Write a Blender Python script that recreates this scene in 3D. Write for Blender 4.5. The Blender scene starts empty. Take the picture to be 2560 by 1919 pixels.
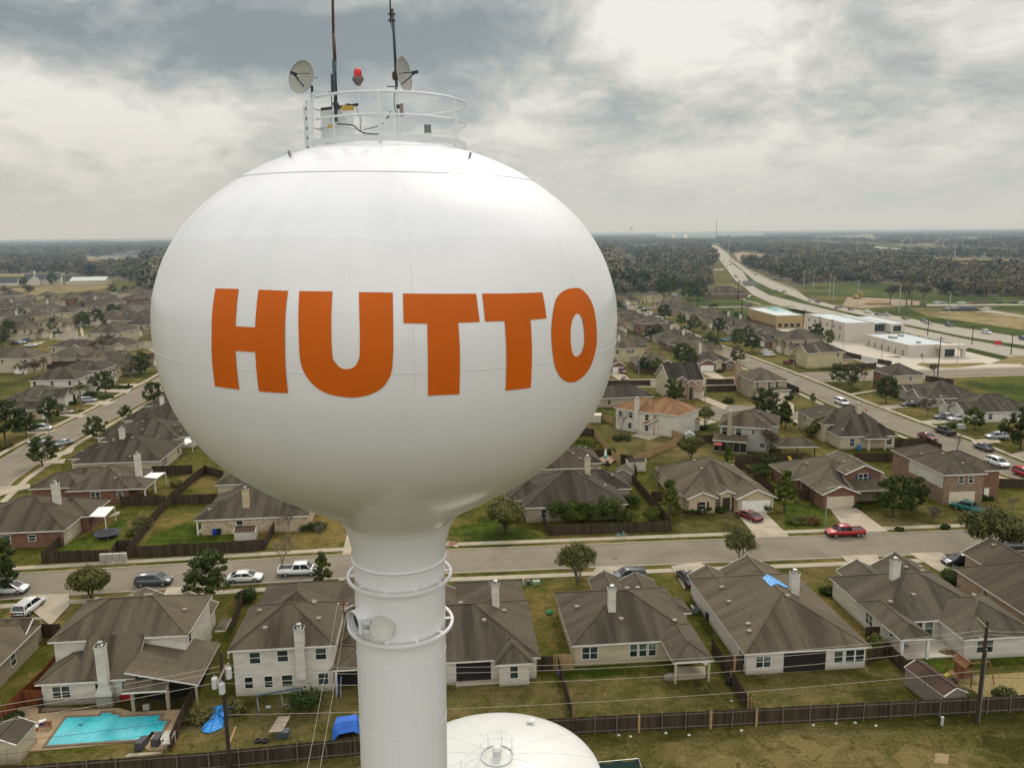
import bpy, bmesh, math, random
from mathutils import Vector, Matrix
RD = math.radians
random.seed(7)
scene = bpy.context.scene
COL = scene.collection
PI = math.pi
FPX, IW, IH = 2000.0, 2560.0, 1919.0
PITCH = math.atan((959.5 - 583.0) / FPX)
ROLL = RD(0.67)
CAM = Vector((0, 0, 47.0))
_f = Vector((0, math.cos(PITCH), -math.sin(PITCH)))
_r0 = Vector((1, 0, 0)); _u0 = Vector((0, math.sin(PITCH), math.cos(PITCH)))
_r = math.cos(ROLL) * _r0 - math.sin(ROLL) * _u0
_u = math.sin(ROLL) * _r0 + math.cos(ROLL) * _u0
cam_d = bpy.data.cameras.new('camera')
cam = bpy.data.objects.new('camera', cam_d); COL.objects.link(cam)
m = Matrix.Identity(4)
for i in range(3):
    m[i][0] = _r[i]; m[i][1] = _u[i]; m[i][2] = -_f[i]; m[i][3] = CAM[i]
cam.matrix_world = m
cam_d.sensor_fit = 'HORIZONTAL'; cam_d.sensor_width = 36.0
cam_d.lens = 36.0 * FPX / IW
cam_d.clip_start = 0.5; cam_d.clip_end = 60000
scene.camera = cam
CROP = {'s': (0, 0, 1), 'a': (0, 540, 4.606), 'b': (0, 880, 4.252), 'c': (0, 1160, 3.948), 'd': (480, 1180, 3.948),
        'e': (1000, 1120, 3.948), 'f': (1500, 1120, 3.948), 'g': (2000, 1120, 3.948), 'h': (1440, 860, 3.948),
        'i': (1960, 800, 3.685), 'j': (1440, 550, 3.948), 'k': (2000, 540, 3.948), 'l': (0, 1500, 3.95),
        'm': (460, 1500, 3.95), 'n': (1000, 1500, 3.95), 'p': (1500, 1500, 3.95), 'q': (2000, 1500, 3.95),
        't': (680, 0, 3.948), 'v': (0, 680, 5.5275), 'w': (1500, 680, 5.5275), 'x': (1480, 560, 6.144), 'y': (820, 1200, 3.947)}
def ray(c, px, py):
    o = CROP[c]; px = o[0] + px / o[2]; py = o[1] + py / o[2]
    return _f + _r * ((px - IW / 2) / FPX) - _u * ((py - IH / 2) / FPX)
def G(c, px, py, z=0.0):
    d = ray(c, px, py)
    return CAM + d * ((z - CAM.z) / d.z)
def D(c, px, py, y):
    d = ray(c, px, py)
    return CAM + d * (y / d.y)
MATS = {}
def _mat(name):
    mt = bpy.data.materials.new(name); mt.use_nodes = True
    nt = mt.node_tree; b = nt.nodes['Principled BSDF']
    return mt, nt, b
def nd(nt, t, **k):
    n = nt.nodes.new(t)
    for a, v in k.items():
        if a in ('op',): n.operation = v
        elif hasattr(n, a): setattr(n, a, v)
    return n
def ramp(nt, fac, stops):
    r = nt.nodes.new('ShaderNodeValToRGB')
    el = r.color_ramp.elements
    while len(el) > 1: el.remove(el[-1])
    el[0].position = stops[0][0]; el[0].color = (*stops[0][1], 1)
    for p, c in stops[1:]:
        e = el.new(p); e.color = (*c, 1)
    nt.links.new(fac, r.inputs[0]); return r.outputs[0]
def noise(nt, vec, scale, detail=4, rough=0.55, dist=0.0):
    n = nt.nodes.new('ShaderNodeTexNoise'); n.inputs['Scale'].default_value = scale
    n.inputs['Detail'].default_value = detail; n.inputs['Roughness'].default_value = rough
    n.inputs['Distortion'].default_value = dist
    if vec is not None: nt.links.new(vec, n.inputs['Vector'])
    return n.outputs['Fac']
def math_(nt, op, a, b=None, clamp=False):
    n = nt.nodes.new('ShaderNodeMath'); n.operation = op; n.use_clamp = clamp
    for i, v in enumerate((a, b)):
        if v is None: continue
        if isinstance(v, (int, float)): n.inputs[i].default_value = v
        else: nt.links.new(v, n.inputs[i])
    return n.outputs[0]
def mix(nt, fac, a, b, mode='MIX'):
    n = nt.nodes.new('ShaderNodeMix'); n.data_type = 'RGBA'; n.blend_type = mode
    for i, v in ((0, fac), (6, a), (7, b)):
        if isinstance(v, (int, float)): n.inputs[i].default_value = v
        elif isinstance(v, tuple): n.inputs[i].default_value = (*v, 1)
        else: nt.links.new(v, n.inputs[i])
    return n.outputs[2]
def pos(nt, obj=False):
    if obj:
        return nt.nodes.new('ShaderNodeTexCoord').outputs['Object']
    return nt.nodes.new('ShaderNodeNewGeometry').outputs['Position']
def mapping(nt, vec, scale):
    n = nt.nodes.new('ShaderNodeMapping'); n.inputs['Scale'].default_value = scale
    nt.links.new(vec, n.inputs['Vector']); return n.outputs[0]
def bump(nt, b, h, strength=0.3, dist=0.05):
    n = nt.nodes.new('ShaderNodeBump'); n.inputs['Strength'].default_value = strength
    n.inputs['Distance'].default_value = dist
    nt.links.new(h, n.inputs['Height']); nt.links.new(n.outputs[0], b.inputs['Normal'])
def simple(name, col, rough=0.6, metal=0.0, var=0.12, scale=1.5, coat=0.0, spec=None):
    if name in MATS: return MATS[name]
    mt, nt, b = _mat(name)
    f = noise(nt, pos(nt), scale, 5, 0.6)
    lo = tuple(c * (1 - var) for c in col); hi = tuple(min(1, c * (1 + var)) for c in col)
    nt.links.new(ramp(nt, f, [(0.3, lo), (0.7, hi)]), b.inputs['Base Color'])
    b.inputs['Roughness'].default_value = rough; b.inputs['Metallic'].default_value = metal
    b.inputs['Coat Weight'].default_value = coat
    if spec is not None: b.inputs['Specular IOR Level'].default_value = spec
    MATS[name] = mt; return mt
def shingle(name, col):
    """asphalt shingles: courses, mottling, dark algae streaks running down the slope"""
    mt, nt, b = _mat(name)
    g = nt.nodes.new('ShaderNodeNewGeometry'); p = g.outputs['Position']; nr = g.outputs['True Normal']
    sp = nt.nodes.new('ShaderNodeSeparateXYZ'); nt.links.new(p, sp.inputs[0])
    sn = nt.nodes.new('ShaderNodeSeparateXYZ'); nt.links.new(nr, sn.inputs[0])
    hx = math_(nt, 'MULTIPLY', sn.outputs[0], 1.9); hy = math_(nt, 'MULTIPLY', sn.outputs[1], 1.9)
    uu = math_(nt, 'SUBTRACT', math_(nt, 'MULTIPLY', sp.outputs[0], hy), math_(nt, 'MULTIPLY', sp.outputs[1], hx))
    cb = nt.nodes.new('ShaderNodeCombineXYZ')
    nt.links.new(uu, cb.inputs[0]); nt.links.new(math_(nt, 'MULTIPLY', sp.outputs[2], 0.16), cb.inputs[1])
    nt.links.new(math_(nt, 'MULTIPLY', sn.outputs[0], 7.0), cb.inputs[2])
    streak = noise(nt, cb.outputs[0], 0.55, 6, 0.62)
    south = math_(nt, 'MULTIPLY', sn.outputs[1], -1.0)
    amt = math_(nt, 'ADD', math_(nt, 'MULTIPLY', south, 0.9), 0.42, True)
    st = math_(nt, 'MULTIPLY', ramp(nt, streak, [(0.42, (0, 0, 0)), (0.60, (1, 1, 1))]), amt)
    c2 = nt.nodes.new('ShaderNodeCombineXYZ')
    nt.links.new(uu, c2.inputs[0]); nt.links.new(math_(nt, 'MULTIPLY', sp.outputs[2], 3.2), c2.inputs[1])
    grain = noise(nt, c2.outputs[0], 2.2, 5, 0.75)
    big = noise(nt, p, 0.23, 3)
    base = ramp(nt, grain, [(0.25, tuple(c * 0.68 for c in col)), (0.5, col), (0.78, tuple(c * 1.36 for c in col))])
    base = mix(nt, math_(nt, 'MULTIPLY', big, 0.35), base, tuple(c * 0.7 for c in col))
    base = mix(nt, st, base, tuple(c * 0.36 for c in col))
    oi = nt.nodes.new('ShaderNodeObjectInfo')
    tint = ramp(nt, oi.outputs['Random'], [(0, (0.78, 0.78, 0.80)), (0.35, (1.05, 0.99, 0.92)), (0.65, (.92, .93, .92)), (1, (1.26, 1.20, 1.10))])
    base = mix(nt, 1.0, base, tint, 'MULTIPLY')
    nt.links.new(base, b.inputs['Base Color']); b.inputs['Roughness'].default_value = 0.95
    b.inputs['Specular IOR Level'].default_value = 0.15
    saw = math_(nt, 'FRACT', math_(nt, 'MULTIPLY', sp.outputs[2], 11.0))
    bump(nt, b, math_(nt, 'ADD', saw, grain), 0.35, 0.03)
    MATS[name] = mt; return mt
def siding(name, col, dirt=0.25):
    mt, nt, b = _mat(name)
    p = pos(nt); sp = nt.nodes.new('ShaderNodeSeparateXYZ'); nt.links.new(p, sp.inputs[0])
    saw = math_(nt, 'FRACT', math_(nt, 'MULTIPLY', sp.outputs[2], 5.2))
    line = ramp(nt, saw, [(0.0, (0.72, 0.72, 0.72)), (0.12, (0.97, 0.97, 0.97)), (1.0, (1, 1, 1))])
    nz = noise(nt, mapping(nt, p, (0.5, 0.5, 1.6)), 0.9, 5, 0.65)
    c = ramp(nt, nz, [(0.3, tuple(x * (1 - dirt) for x in col)), (0.6, col)])
    low = math_(nt, 'SUBTRACT', 1.0, math_(nt, 'MULTIPLY', sp.outputs[2], 1.6), True)
    c = mix(nt, math_(nt, 'MULTIPLY', low, math_(nt, 'MULTIPLY', nz, 0.9)), c, (0.13, 0.12, 0.07))
    c = mix(nt, 1.0, c, line, 'MULTIPLY')
    nt.links.new(c, b.inputs['Base Color']); b.inputs['Roughness'].default_value = 0.65
    bump(nt, b, saw, 0.3, 0.02)
    MATS[name] = mt; return mt
def brick(name, c1, c2, mortar, sc=1.0):
    mt, nt, b = _mat(name)
    g = nt.nodes.new('ShaderNodeNewGeometry'); p = g.outputs['Position']
    sp = nt.nodes.new('ShaderNodeSeparateXYZ'); nt.links.new(p, sp.inputs[0])
    cb = nt.nodes.new('ShaderNodeCombineXYZ')
    nt.links.new(math_(nt, 'ADD', sp.outputs[0], sp.outputs[1]), cb.inputs[0]); nt.links.new(sp.outputs[2], cb.inputs[1])
    br = nt.nodes.new('ShaderNodeTexBrick'); nt.links.new(cb.outputs[0], br.inputs['Vector'])
    br.inputs['Color1'].default_value = (*c1, 1); br.inputs['Color2'].default_value = (*c2, 1)
    br.inputs['Mortar'].default_value = (*mortar, 1); br.inputs['Scale'].default_value = 1.0
    br.inputs['Brick Width'].default_value = 0.24 * sc; br.inputs['Row Height'].default_value = 0.08 * sc
    br.inputs['Mortar Size'].default_value = 0.011 * sc
    n = noise(nt, p, 1.1, 5, 0.7)
    c = mix(nt, 1.0, br.outputs['Color'], ramp(nt, n, [(0.3, (0.7, 0.7, 0.7)), (0.7, (1.25, 1.2, 1.15))]), 'MULTIPLY')
    nt.links.new(c, b.inputs['Base Color']); b.inputs['Roughness'].default_value = 0.9
    MATS[name] = mt; return mt
def glassy(name, col=(0.03, 0.045, 0.045), rough=0.08):
    mt, nt, b = _mat(name)
    f = noise(nt, pos(nt), 0.7, 2)
    nt.links.new(ramp(nt, f, [(0.35, tuple(c * 0.35 for c in col)), (0.6, col), (0.75, tuple(c * 2.6 for c in col))]), b.inputs['Base Color'])
    b.inputs['Roughness'].default_value = rough; b.inputs['IOR'].default_value = 1.5
    b.inputs['Specular IOR Level'].default_value = 0.6
    MATS[name] = mt; return mt
def concrete(name, col, sc=0.35, joints=0.0, stain=0.3):
    mt, nt, b = _mat(name)
    p = pos(nt)
    n1 = noise(nt, p, sc, 6, 0.65, 0.4); n2 = noise(nt, p, sc * 14, 4, 0.7)
    n3 = noise(nt, mapping(nt, p, (0.05, 1.0, 1.0)), 0.9, 4, 0.6)
    c = ramp(nt, n1, [(0.25, tuple(x * (1 - stain) for x in col)), (0.55, col), (0.8, tuple(min(1, x * 1.12) for x in col))])
    c = mix(nt, math_(nt, 'MULTIPLY', n2, 0.25), c, tuple(x * 0.6 for x in col))
    c = mix(nt, math_(nt, 'MULTIPLY', ramp(nt, n3, [(0.5, (0, 0, 0)), (0.75, (1, 1, 1))]), 0.22), c, tuple(x * 0.6 for x in col))
    nt.links.new(c, b.inputs['Base Color']); b.inputs['Roughness'].default_value = 0.92
    b.inputs['Specular IOR Level'].default_value = 0.25
    MATS[name] = mt; return mt
def grassmat(name, greens, dry, bias=0.5, sc=1.0):
    """lawn: lush clumps, olive turf and dry straw patches at several scales"""
    mt, nt, b = _mat(name)
    p = pos(nt)
    big = noise(nt, p, 0.05 * sc, 5, 0.6, 0.6); mid = noise(nt, p, 0.42 * sc, 6, 0.72, 0.6); fine = noise(nt, p, 3.2, 5, 0.8)
    v = nt.nodes.new('ShaderNodeTexVoronoi'); v.inputs['Scale'].default_value = 0.055; nt.links.new(p, v.inputs['Vector'])
    s = math_(nt, 'ADD', math_(nt, 'MULTIPLY', big, 0.75), math_(nt, 'MULTIPLY', mid, 0.6))
    s = math_(nt, 'ADD', s, math_(nt, 'MULTIPLY', fine, 0.22))
    sv = nt.nodes.new('ShaderNodeSeparateXYZ'); nt.links.new(v.outputs['Color'], sv.inputs[0])
    s = math_(nt, 'ADD', s, math_(nt, 'MULTIPLY', sv.outputs[0], 0.16))
    s = math_(nt, 'ADD', s, (bias - 0.45) * 0.5)
    dk = tuple(c * 0.55 for c in greens)
    c = ramp(nt, s, [(0.72, dk), (0.81, greens), (0.885, tuple((a * 0.5 + d * 0.5) for a, d in zip(greens, dry))), (0.96, dry), (1.0, tuple(d * 1.2 for d in dry))])
    cl = noise(nt, p, 0.55 * max(sc, .3), 5, 0.68, 0.9); c = mix(nt, math_(nt, 'MULTIPLY', ramp(nt, cl, [(.56, (0, 0, 0)), (.64, (1, 1, 1))]), .75), c, tuple(a * .75 for a in greens))
    c = mix(nt, math_(nt, 'MULTIPLY', ramp(nt, cl, [(.34, (1, 1, 1)), (.42, (0, 0, 0))]), .6), c, tuple(a * 1.15 for a in dry))
    c = mix(nt, 1.0, c, ramp(nt, fine, [(0.3, (0.6, 0.6, 0.6)), (0.7, (1.35, 1.35, 1.3))]), 'MULTIPLY')
    nt.links.new(c, b.inputs['Base Color']); b.inputs['Roughness'].default_value = 1.0
    b.inputs['Specular IOR Level'].default_value = 0.1
    bump(nt, b, fine, 0.5, 0.08)
    MATS[name] = mt; return mt
def leafmat(name, dark, light, sc=0.8, tintvar=0.25):
    mt, nt, b = _mat(name)
    p = pos(nt)
    n = noise(nt, p, sc, 3, 0.6); n2 = noise(nt, p, sc * 7, 2, 0.6)
    s = math_(nt, 'ADD', math_(nt, 'MULTIPLY', n, 0.6), math_(nt, 'MULTIPLY', n2, 0.4))
    c = ramp(nt, s, [(0.36, dark), (0.62, light)])
    oi = nt.nodes.new('ShaderNodeObjectInfo')
    tint = ramp(nt, oi.outputs['Random'], [(0, (1 - tintvar, 1 - tintvar * 0.8, 1 - tintvar)), (1, (1 + tintvar, 1 + tintvar * 0.8, 1))])
    c = mix(nt, 1.0, c, tint, 'MULTIPLY')
    nt.links.new(c, b.inputs['Base Color']); b.inputs['Roughness'].default_value = 0.75
    b.inputs['Specular IOR Level'].default_value = 0.2
    b.inputs['Subsurface Weight'].default_value = 0.0
    MATS[name] = mt; return mt
R_BROWN = shingle('shingle_brown', (0.106, 0.091, 0.070))
R_GREY = shingle('shingle_grey', (0.104, 0.092, 0.072))
R_DARK = shingle('shingle_dark', (0.084, 0.073, 0.059))
R_ORANGE = shingle('shingle_orange', (0.27, 0.150, 0.078))
R_RED = shingle('shingle_maroon', (0.090, 0.058, 0.046))
W_WHITE = siding('siding_white', (0.62, 0.58, 0.51)); W_CREAM = siding('siding_cream', (0.50, 0.43, 0.31))
W_TAN = siding('siding_tan', (0.36, 0.30, 0.22)); W_YEL = siding('siding_yellow', (0.50, 0.42, 0.25))
W_BEIGE = simple('stucco_beige', (0.44, 0.35, 0.24), 0.85); W_GREY = siding('siding_grey', (0.36, 0.34, 0.31))
B_RED = brick('brick_red', (0.13, 0.048, 0.030), (0.19, 0.070, 0.042), (0.20, 0.15, 0.11))
B_BRN = brick('brick_brown', (0.17, 0.10, 0.065), (0.24, 0.15, 0.10), (0.26, 0.21, 0.16))
B_PINK = brick('brick_pink', (0.26, 0.17, 0.13), (0.34, 0.23, 0.17), (0.36, 0.29, 0.23))
B_STONE = brick('limestone_rubble', (0.52, 0.47, 0.36), (0.36, 0.24, 0.12), (0.46, 0.41, 0.32), 3.2)
TRIM = simple('white_trim_paint', (0.70, 0.68, 0.63), 0.5)
TRIM_T = simple('tan_trim_paint', (0.42, 0.36, 0.27), 0.6)
GLASS = glassy('window_glass'); GLASS2 = glassy('window_glass_blinds', (0.16, 0.19, 0.17), 0.15)
DOORM = simple('garage_door_paint', (0.56, 0.49, 0.38), 0.5); DOORW = simple('garage_door_white', (0.72, 0.70, 0.64), 0.5)
DOORR = simple('door_maroon', (0.09, 0.03, 0.025), 0.5)
METAL = simple('galvanised_metal', (0.36, 0.37, 0.38), 0.4, 0.7)
DARKM = simple('dark_metal', (0.025, 0.027, 0.03), 0.5, 0.3)
RUST = simple('rusty_steel', (0.17, 0.05, 0.025), 0.8)
ROAD = concrete('road_concrete', (0.225, 0.192, 0.148), 0.12, stain=0.34)
ASPH = concrete('old_asphalt', (0.20, 0.18, 0.155), 0.1)
WALK = concrete('sidewalk_concrete', (0.40, 0.345, 0.26), 0.5)
DRIVE = concrete('driveway_concrete', (0.42, 0.36, 0.275), 0.35, stain=0.4)
PALE = concrete('pale_new_concrete', (0.50, 0.45, 0.38), 0.08, stain=0.15)
HWY = concrete('highway_concrete', (0.34, 0.31, 0.26), 0.03, stain=0.15)
LAWN = grassmat('lawn_turf', (0.060, 0.068, 0.009), (0.138, 0.104, 0.034), 0.45)
LUSH = grassmat('lush_turf', (0.050, 0.076, 0.007), (0.105, 0.095, 0.020), 0.27)
DRYG = grassmat('dry_turf', (0.066, 0.062, 0.014), (0.128, 0.100, 0.040), 0.52)
MEADOW = grassmat('meadow_turf', (0.055, 0.085, 0.012), (0.13, 0.10, 0.035), 0.25, 0.2)
TANF = grassmat('tan_field', (0.11, 0.095, 0.035), (0.21, 0.165, 0.08), 0.6, 0.15)
DIRT = simple('bare_dirt', (0.25, 0.19, 0.12), 1.0, 0, 0.3, 0.08)
MULCH = simple('dark_mulch', (0.035, 0.022, 0.014), 1.0, 0, 0.4, 6)
FENCE = None
def woodfence(name, col, var=0.45):
    mt, nt, b = _mat(name)
    g = nt.nodes.new('ShaderNodeNewGeometry'); p = g.outputs['Position']
    sp = nt.nodes.new('ShaderNodeSeparateXYZ'); nt.links.new(p, sp.inputs[0])
    uu = math_(nt, 'ADD', math_(nt, 'MULTIPLY', sp.outputs[0], 6.7), math_(nt, 'MULTIPLY', sp.outputs[1], 6.9))
    w = nt.nodes.new('ShaderNodeTexWhiteNoise'); w.noise_dimensions = '1D'
    nt.links.new(math_(nt, 'FLOOR', uu), w.inputs['W'])
    n = noise(nt, mapping(nt, p, (1, 1, 0.25)), 1.3, 5, 0.7)
    s = math_(nt, 'ADD', math_(nt, 'MULTIPLY', w.outputs[0], 0.4), math_(nt, 'MULTIPLY', n, 0.6))
    c = ramp(nt, s, [(0.2, tuple(x * (1 - var) for x in col)), (0.75, tuple(x * (1 + var) for x in col))])
    gap = ramp(nt, math_(nt, 'FRACT', uu), [(0.0, (0.35, 0.35, 0.35)), (0.12, (1, 1, 1))])
    nt.links.new(mix(nt, 1.0, c, gap, 'MULTIPLY'), b.inputs['Base Color'])
    b.inputs['Roughness'].default_value = 0.95; b.inputs['Specular IOR Level'].default_value = 0.1
    MATS[name] = mt; return mt
FENCE = woodfence('weathered_fence_boards', (0.055, 0.042, 0.029))
FENCEN = woodfence('new_cedar_boards', (0.34, 0.23, 0.12), 0.2)
FENCER = woodfence('red_stained_boards', (0.16, 0.055, 0.022), 0.3)
POSTW = simple('grey_post_wood', (0.13, 0.11, 0.085), 0.95, 0, 0.3, 3)
BARK = simple('tree_bark', (0.07, 0.055, 0.042), 0.95, 0, 0.4, 4)
BARKG = simple('pale_grey_bark', (0.16, 0.135, 0.105), 0.95, 0, 0.3, 4)
POLEW = simple('creosote_pole_wood', (0.035, 0.024, 0.018), 0.9, 0, 0.35, 3)
OAK = leafmat('oak_leaves', (0.010, 0.020, 0.006), (0.062, 0.085, 0.022))
OAKY = leafmat('young_oak_leaves', (0.016, 0.032, 0.006), (0.105, 0.125, 0.024))
OLIVE = leafmat('olive_leaves', (0.035, 0.042, 0.014), (0.15, 0.145, 0.05))
HEDGE = leafmat('hedge_leaves', (0.007, 0.016, 0.004), (0.042, 0.070, 0.016), 2.0)
TWIG = leafmat('winter_twigs', (0.06, 0.045, 0.035), (0.16, 0.125, 0.09), 1.0)
WOODB = leafmat('bare_woodland', (0.058, 0.054, 0.045), (0.190, 0.165, 0.128), 0.03, 0.3)
WOODG = leafmat('evergreen_woodland', (0.010, 0.022, 0.010), (0.040, 0.056, 0.024), 0.05, 0.3)
FLOORM = simple('leaf_litter_floor', (0.085, 0.072, 0.050), 1, 0, .4, .02)
WOODO = leafmat('olive_woodland', (0.038, 0.043, 0.022), (0.125, 0.122, 0.058), 0.04, 0.3)
WOODR = leafmat('rusty_woodland', (0.058, 0.044, 0.034), (0.150, 0.110, 0.080), 0.04, 0.3)
SASH = glassy('blind_behind_glass', (.085, .115, .10), .15)
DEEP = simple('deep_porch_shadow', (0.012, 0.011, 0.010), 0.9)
JOINT = simple('road_joint_tar', (.11, .095, .075), .9)
OAKG = leafmat('grey_green_leaves', (0.024, 0.032, 0.014), (0.098, 0.100, 0.042))
class MB:
    def __init__(s): s.v = []; s.f = []; s.mi = []
    def add(s, vs, fs, mi=0):
        o = len(s.v); s.v += [tuple(v) for v in vs]
        s.f += [tuple(o + i for i in f) for f in fs]; s.mi += [mi] * len(fs); return s
    def quad(s, a, b, c, d, mi=0): return s.add([a, b, c, d], [(0, 1, 2, 3)], mi)
    def box(s, x0, y0, z0, x1, y1, z1, mi=0):
        return s.add([(x0, y0, z0), (x1, y0, z0), (x1, y1, z0), (x0, y1, z0), (x0, y0, z1), (x1, y0, z1), (x1, y1, z1), (x0, y1, z1)],
                     [(0, 3, 2, 1), (4, 5, 6, 7), (0, 1, 5, 4), (1, 2, 6, 5), (2, 3, 7, 6), (3, 0, 4, 7)], mi)
    def prism(s, pts, z0, z1, mi=0):
        n = len(pts)
        vs = [(p[0], p[1], z0) for p in pts] + [(p[0], p[1], z1) for p in pts]
        return s.add(vs, [tuple(range(n))[::-1], tuple(range(n, 2 * n))] + [(i, (i + 1) % n, n + (i + 1) % n, n + i) for i in range(n)], mi)
    def bar(s, a, b, w=0.05, h=None, mi=0):
        a = Vector(a); b = Vector(b); d = (b - a).normalized(); h = h or w
        up = Vector((0, 0, 1)) if abs(d.z) < 0.95 else Vector((0, 1, 0))
        sx = d.cross(up).normalized() * (w / 2); sy = sx.cross(d).normalized() * (h / 2)
        return s.add([a - sx - sy, a + sx - sy, a + sx + sy, a - sx + sy, b - sx - sy, b + sx - sy, b + sx + sy, b - sx + sy],
                     [(0, 3, 2, 1), (4, 5, 6, 7), (0, 1, 5, 4), (1, 2, 6, 5), (2, 3, 7, 6), (3, 0, 4, 7)], mi)
    def tube(s, pts, rs, n=8, mi=0, caps=True):
        pts = [Vector(p) for p in pts]
        if isinstance(rs, (int, float)): rs = [rs] * len(pts)
        o = len(s.v); ref = None
        for i, p in enumerate(pts):
            d = (pts[min(i + 1, len(pts) - 1)] - pts[max(i - 1, 0)]).normalized()
            if ref is None: ref = Vector((0, 0, 1)) if abs(d.z) < 0.9 else Vector((1, 0, 0))
            sx = d.cross(ref)
            if sx.length < 1e-4: sx = d.cross(Vector((0, 1, 0)))
            sx.normalize(); sy = sx.cross(d).normalized()
            for k in range(n):
                a = 2 * PI * k / n; s.v.append(tuple(p + (sx * math.cos(a) + sy * math.sin(a)) * rs[i]))
        for i in range(len(pts) - 1):
            for k in range(n):
                s.f.append((o + i * n + k, o + i * n + (k + 1) % n, o + (i + 1) * n + (k + 1) % n, o + (i + 1) * n + k)); s.mi.append(mi)
        if caps:
            s.f.append(tuple(o + k for k in range(n))[::-1]); s.mi.append(mi)
            s.f.append(tuple(o + (len(pts) - 1) * n + k for k in range(n))); s.mi.append(mi)
        return s
    def lathe(s, prof, n=32, c=(0, 0, 0), mi=0):
        o = len(s.v)
        for r, z in prof:
            for k in range(n):
                a = 2 * PI * k / n; s.v.append((c[0] + r * math.cos(a), c[1] + r * math.sin(a), c[2] + z))
        for i in range(len(prof) - 1):
            for k in range(n):
                s.f.append((o + i * n + k, o + i * n + (k + 1) % n, o + (i + 1) * n + (k + 1) % n, o + (i + 1) * n + k)); s.mi.append(mi)
        return s
    def mesh(s, name, mats, smooth=False):
        me = bpy.data.meshes.new(name); me.from_pydata(s.v, [], s.f)
        if not isinstance(mats, (list, tuple)): mats = [mats]
        for x in mats: me.materials.append(x)
        if len(mats) > 1: me.polygons.foreach_set('material_index', s.mi)
        if smooth: me.polygons.foreach_set('use_smooth', [True] * len(me.polygons))
        me.update(); return me
    def build(s, name, mats, parent=None, smooth=False, loc=None, rz=0):
        return link(name, s.mesh(name, mats, smooth), parent, loc, rz)
def link(name, me, parent=None, loc=None, rz=0):
    o = bpy.data.objects.new(name, me); COL.objects.link(o)
    if loc is not None: o.location = loc
    if rz: o.rotation_euler = (0, 0, rz)
    if parent: o.parent = parent
    return o
def tag(o, label=None, cat=None, group=None, kind=None):
    if label: o['label'] = label
    if cat: o['category'] = cat
    if group: o['group'] = group
    if kind: o['kind'] = kind
    return o
def thing(name, label, cat, loc=(0, 0, 0), rz=0, group=None):
    o = bpy.data.objects.new(name, None); COL.objects.link(o); o.empty_display_size = 0.3
    o.location = loc; o.rotation_euler = (0, 0, rz)
    return tag(o, label, cat, group)
def copy_tree(o, parent=None):
    c = o.copy(); COL.objects.link(c)
    if parent is not None: c.parent = parent
    for ch in list(o.children): copy_tree(ch, c)
    return c
def struct(name, mb, mat, smooth=False): return tag(mb.build(name, mat, smooth=smooth), kind='structure')
NS = [0]
def sheet(name, pts, z, mat, thick=None):
    NS[0] += 1; z += .0003 * (NS[0] % 30)
    mb = MB()
    if thick: mb.prism([(p[0], p[1]) for p in pts], z - thick, z)
    else: mb.add([(p[0], p[1], z) for p in pts], [tuple(range(len(pts)))])
    o = struct(name, mb, mat); return o
def strip_pts(line, off0, off1):
    """offset ribbon of a polyline (left offsets positive)"""
    L = [Vector((p[0], p[1])) for p in line]; a = []; b = []
    for i, p in enumerate(L):
        if i == 0: d = (L[1] - L[0]).normalized(); n = Vector((-d.y, d.x)); k = 1
        elif i == len(L) - 1: d = (L[-1] - L[-2]).normalized(); n = Vector((-d.y, d.x)); k = 1
        else:
            d1 = (L[i] - L[i - 1]).normalized(); d2 = (L[i + 1] - L[i]).normalized()
            n = Vector((-(d1 + d2).y, (d1 + d2).x)).normalized(); k = 1 / max(0.3, n.dot(Vector((-d1.y, d1.x))))
        a.append(p + n * off0 * k); b.append(p + n * off1 * k)
    return a, b
def ribbon(mb, line, off0, off1, z, thick=0.0):
    a, b = strip_pts(line, off0, off1); n = len(a)
    for i in range(n - 1):
        q = [(a[i].x, a[i].y), (a[i + 1].x, a[i + 1].y), (b[i + 1].x, b[i + 1].y), (b[i].x, b[i].y)]
        if off1 < off0: pass
        else: q = q[::-1]
        ar = sum(q[k][0] * q[(k + 1) % 4][1] - q[(k + 1) % 4][0] * q[k][1] for k in range(4))
        if ar < 0: q = q[::-1]
        if thick: mb.prism(q, z - thick, z)
        else: mb.add([(x, y, z) for x, y in q], [(0, 1, 2, 3)])
    return mb
gm = MB()
gm.add([(-30000, -400, 0), (30000, -400, 0), (30000, 45000, 0), (-30000, 45000, 0)], [(0, 1, 2, 3)])
struct('ground', gm, LAWN)
ANG = RD(5.0)
E1 = Vector((math.cos(ANG), math.sin(ANG), 0)); E2 = Vector((-math.sin(ANG), math.cos(ANG), 0))
def st(s, t, z=0.0): v = E1 * s + E2 * t; v.z = z; return v
def to_st(p): p = Vector((p[0], p[1], 0)); return p.dot(E1), p.dot(E2)
def street(name, line, half=4.5, z=0.03, walks=(1, 1), mat=None, gapwalk=1.6):
    NS[0] += 1; dz = .003 * (NS[0] % 9); z += dz
    rd = MB(); ribbon(rd, line, half, -half, z); struct('road', rd, mat or ROAD)
    jt = MB(); [ribbon(jt, line, o + .04, o - .04, z + .004) for o in ((0, half * .62) if half > 4.3 else (0,))]; struct('road_joint', jt, JOINT)
    kb = MB(); ribbon(kb, line, half + 0.25, half, 0.13 + dz, 0.13); ribbon(kb, line, -half, -half - 0.25, 0.13 + dz, 0.13)
    struct('road_kerb', kb, WALK)
    wk = MB()
    if walks[0]: ribbon(wk, line, half + gapwalk + 1.25, half + gapwalk, 0.10 + dz, 0.10)
    if walks[1]: ribbon(wk, line, -half - gapwalk, -half - gapwalk - 1.25, 0.10 + dz, 0.10)
    if wk.v: struct('sidewalk', wk, WALK)
MAIN_T = 112.2
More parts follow.
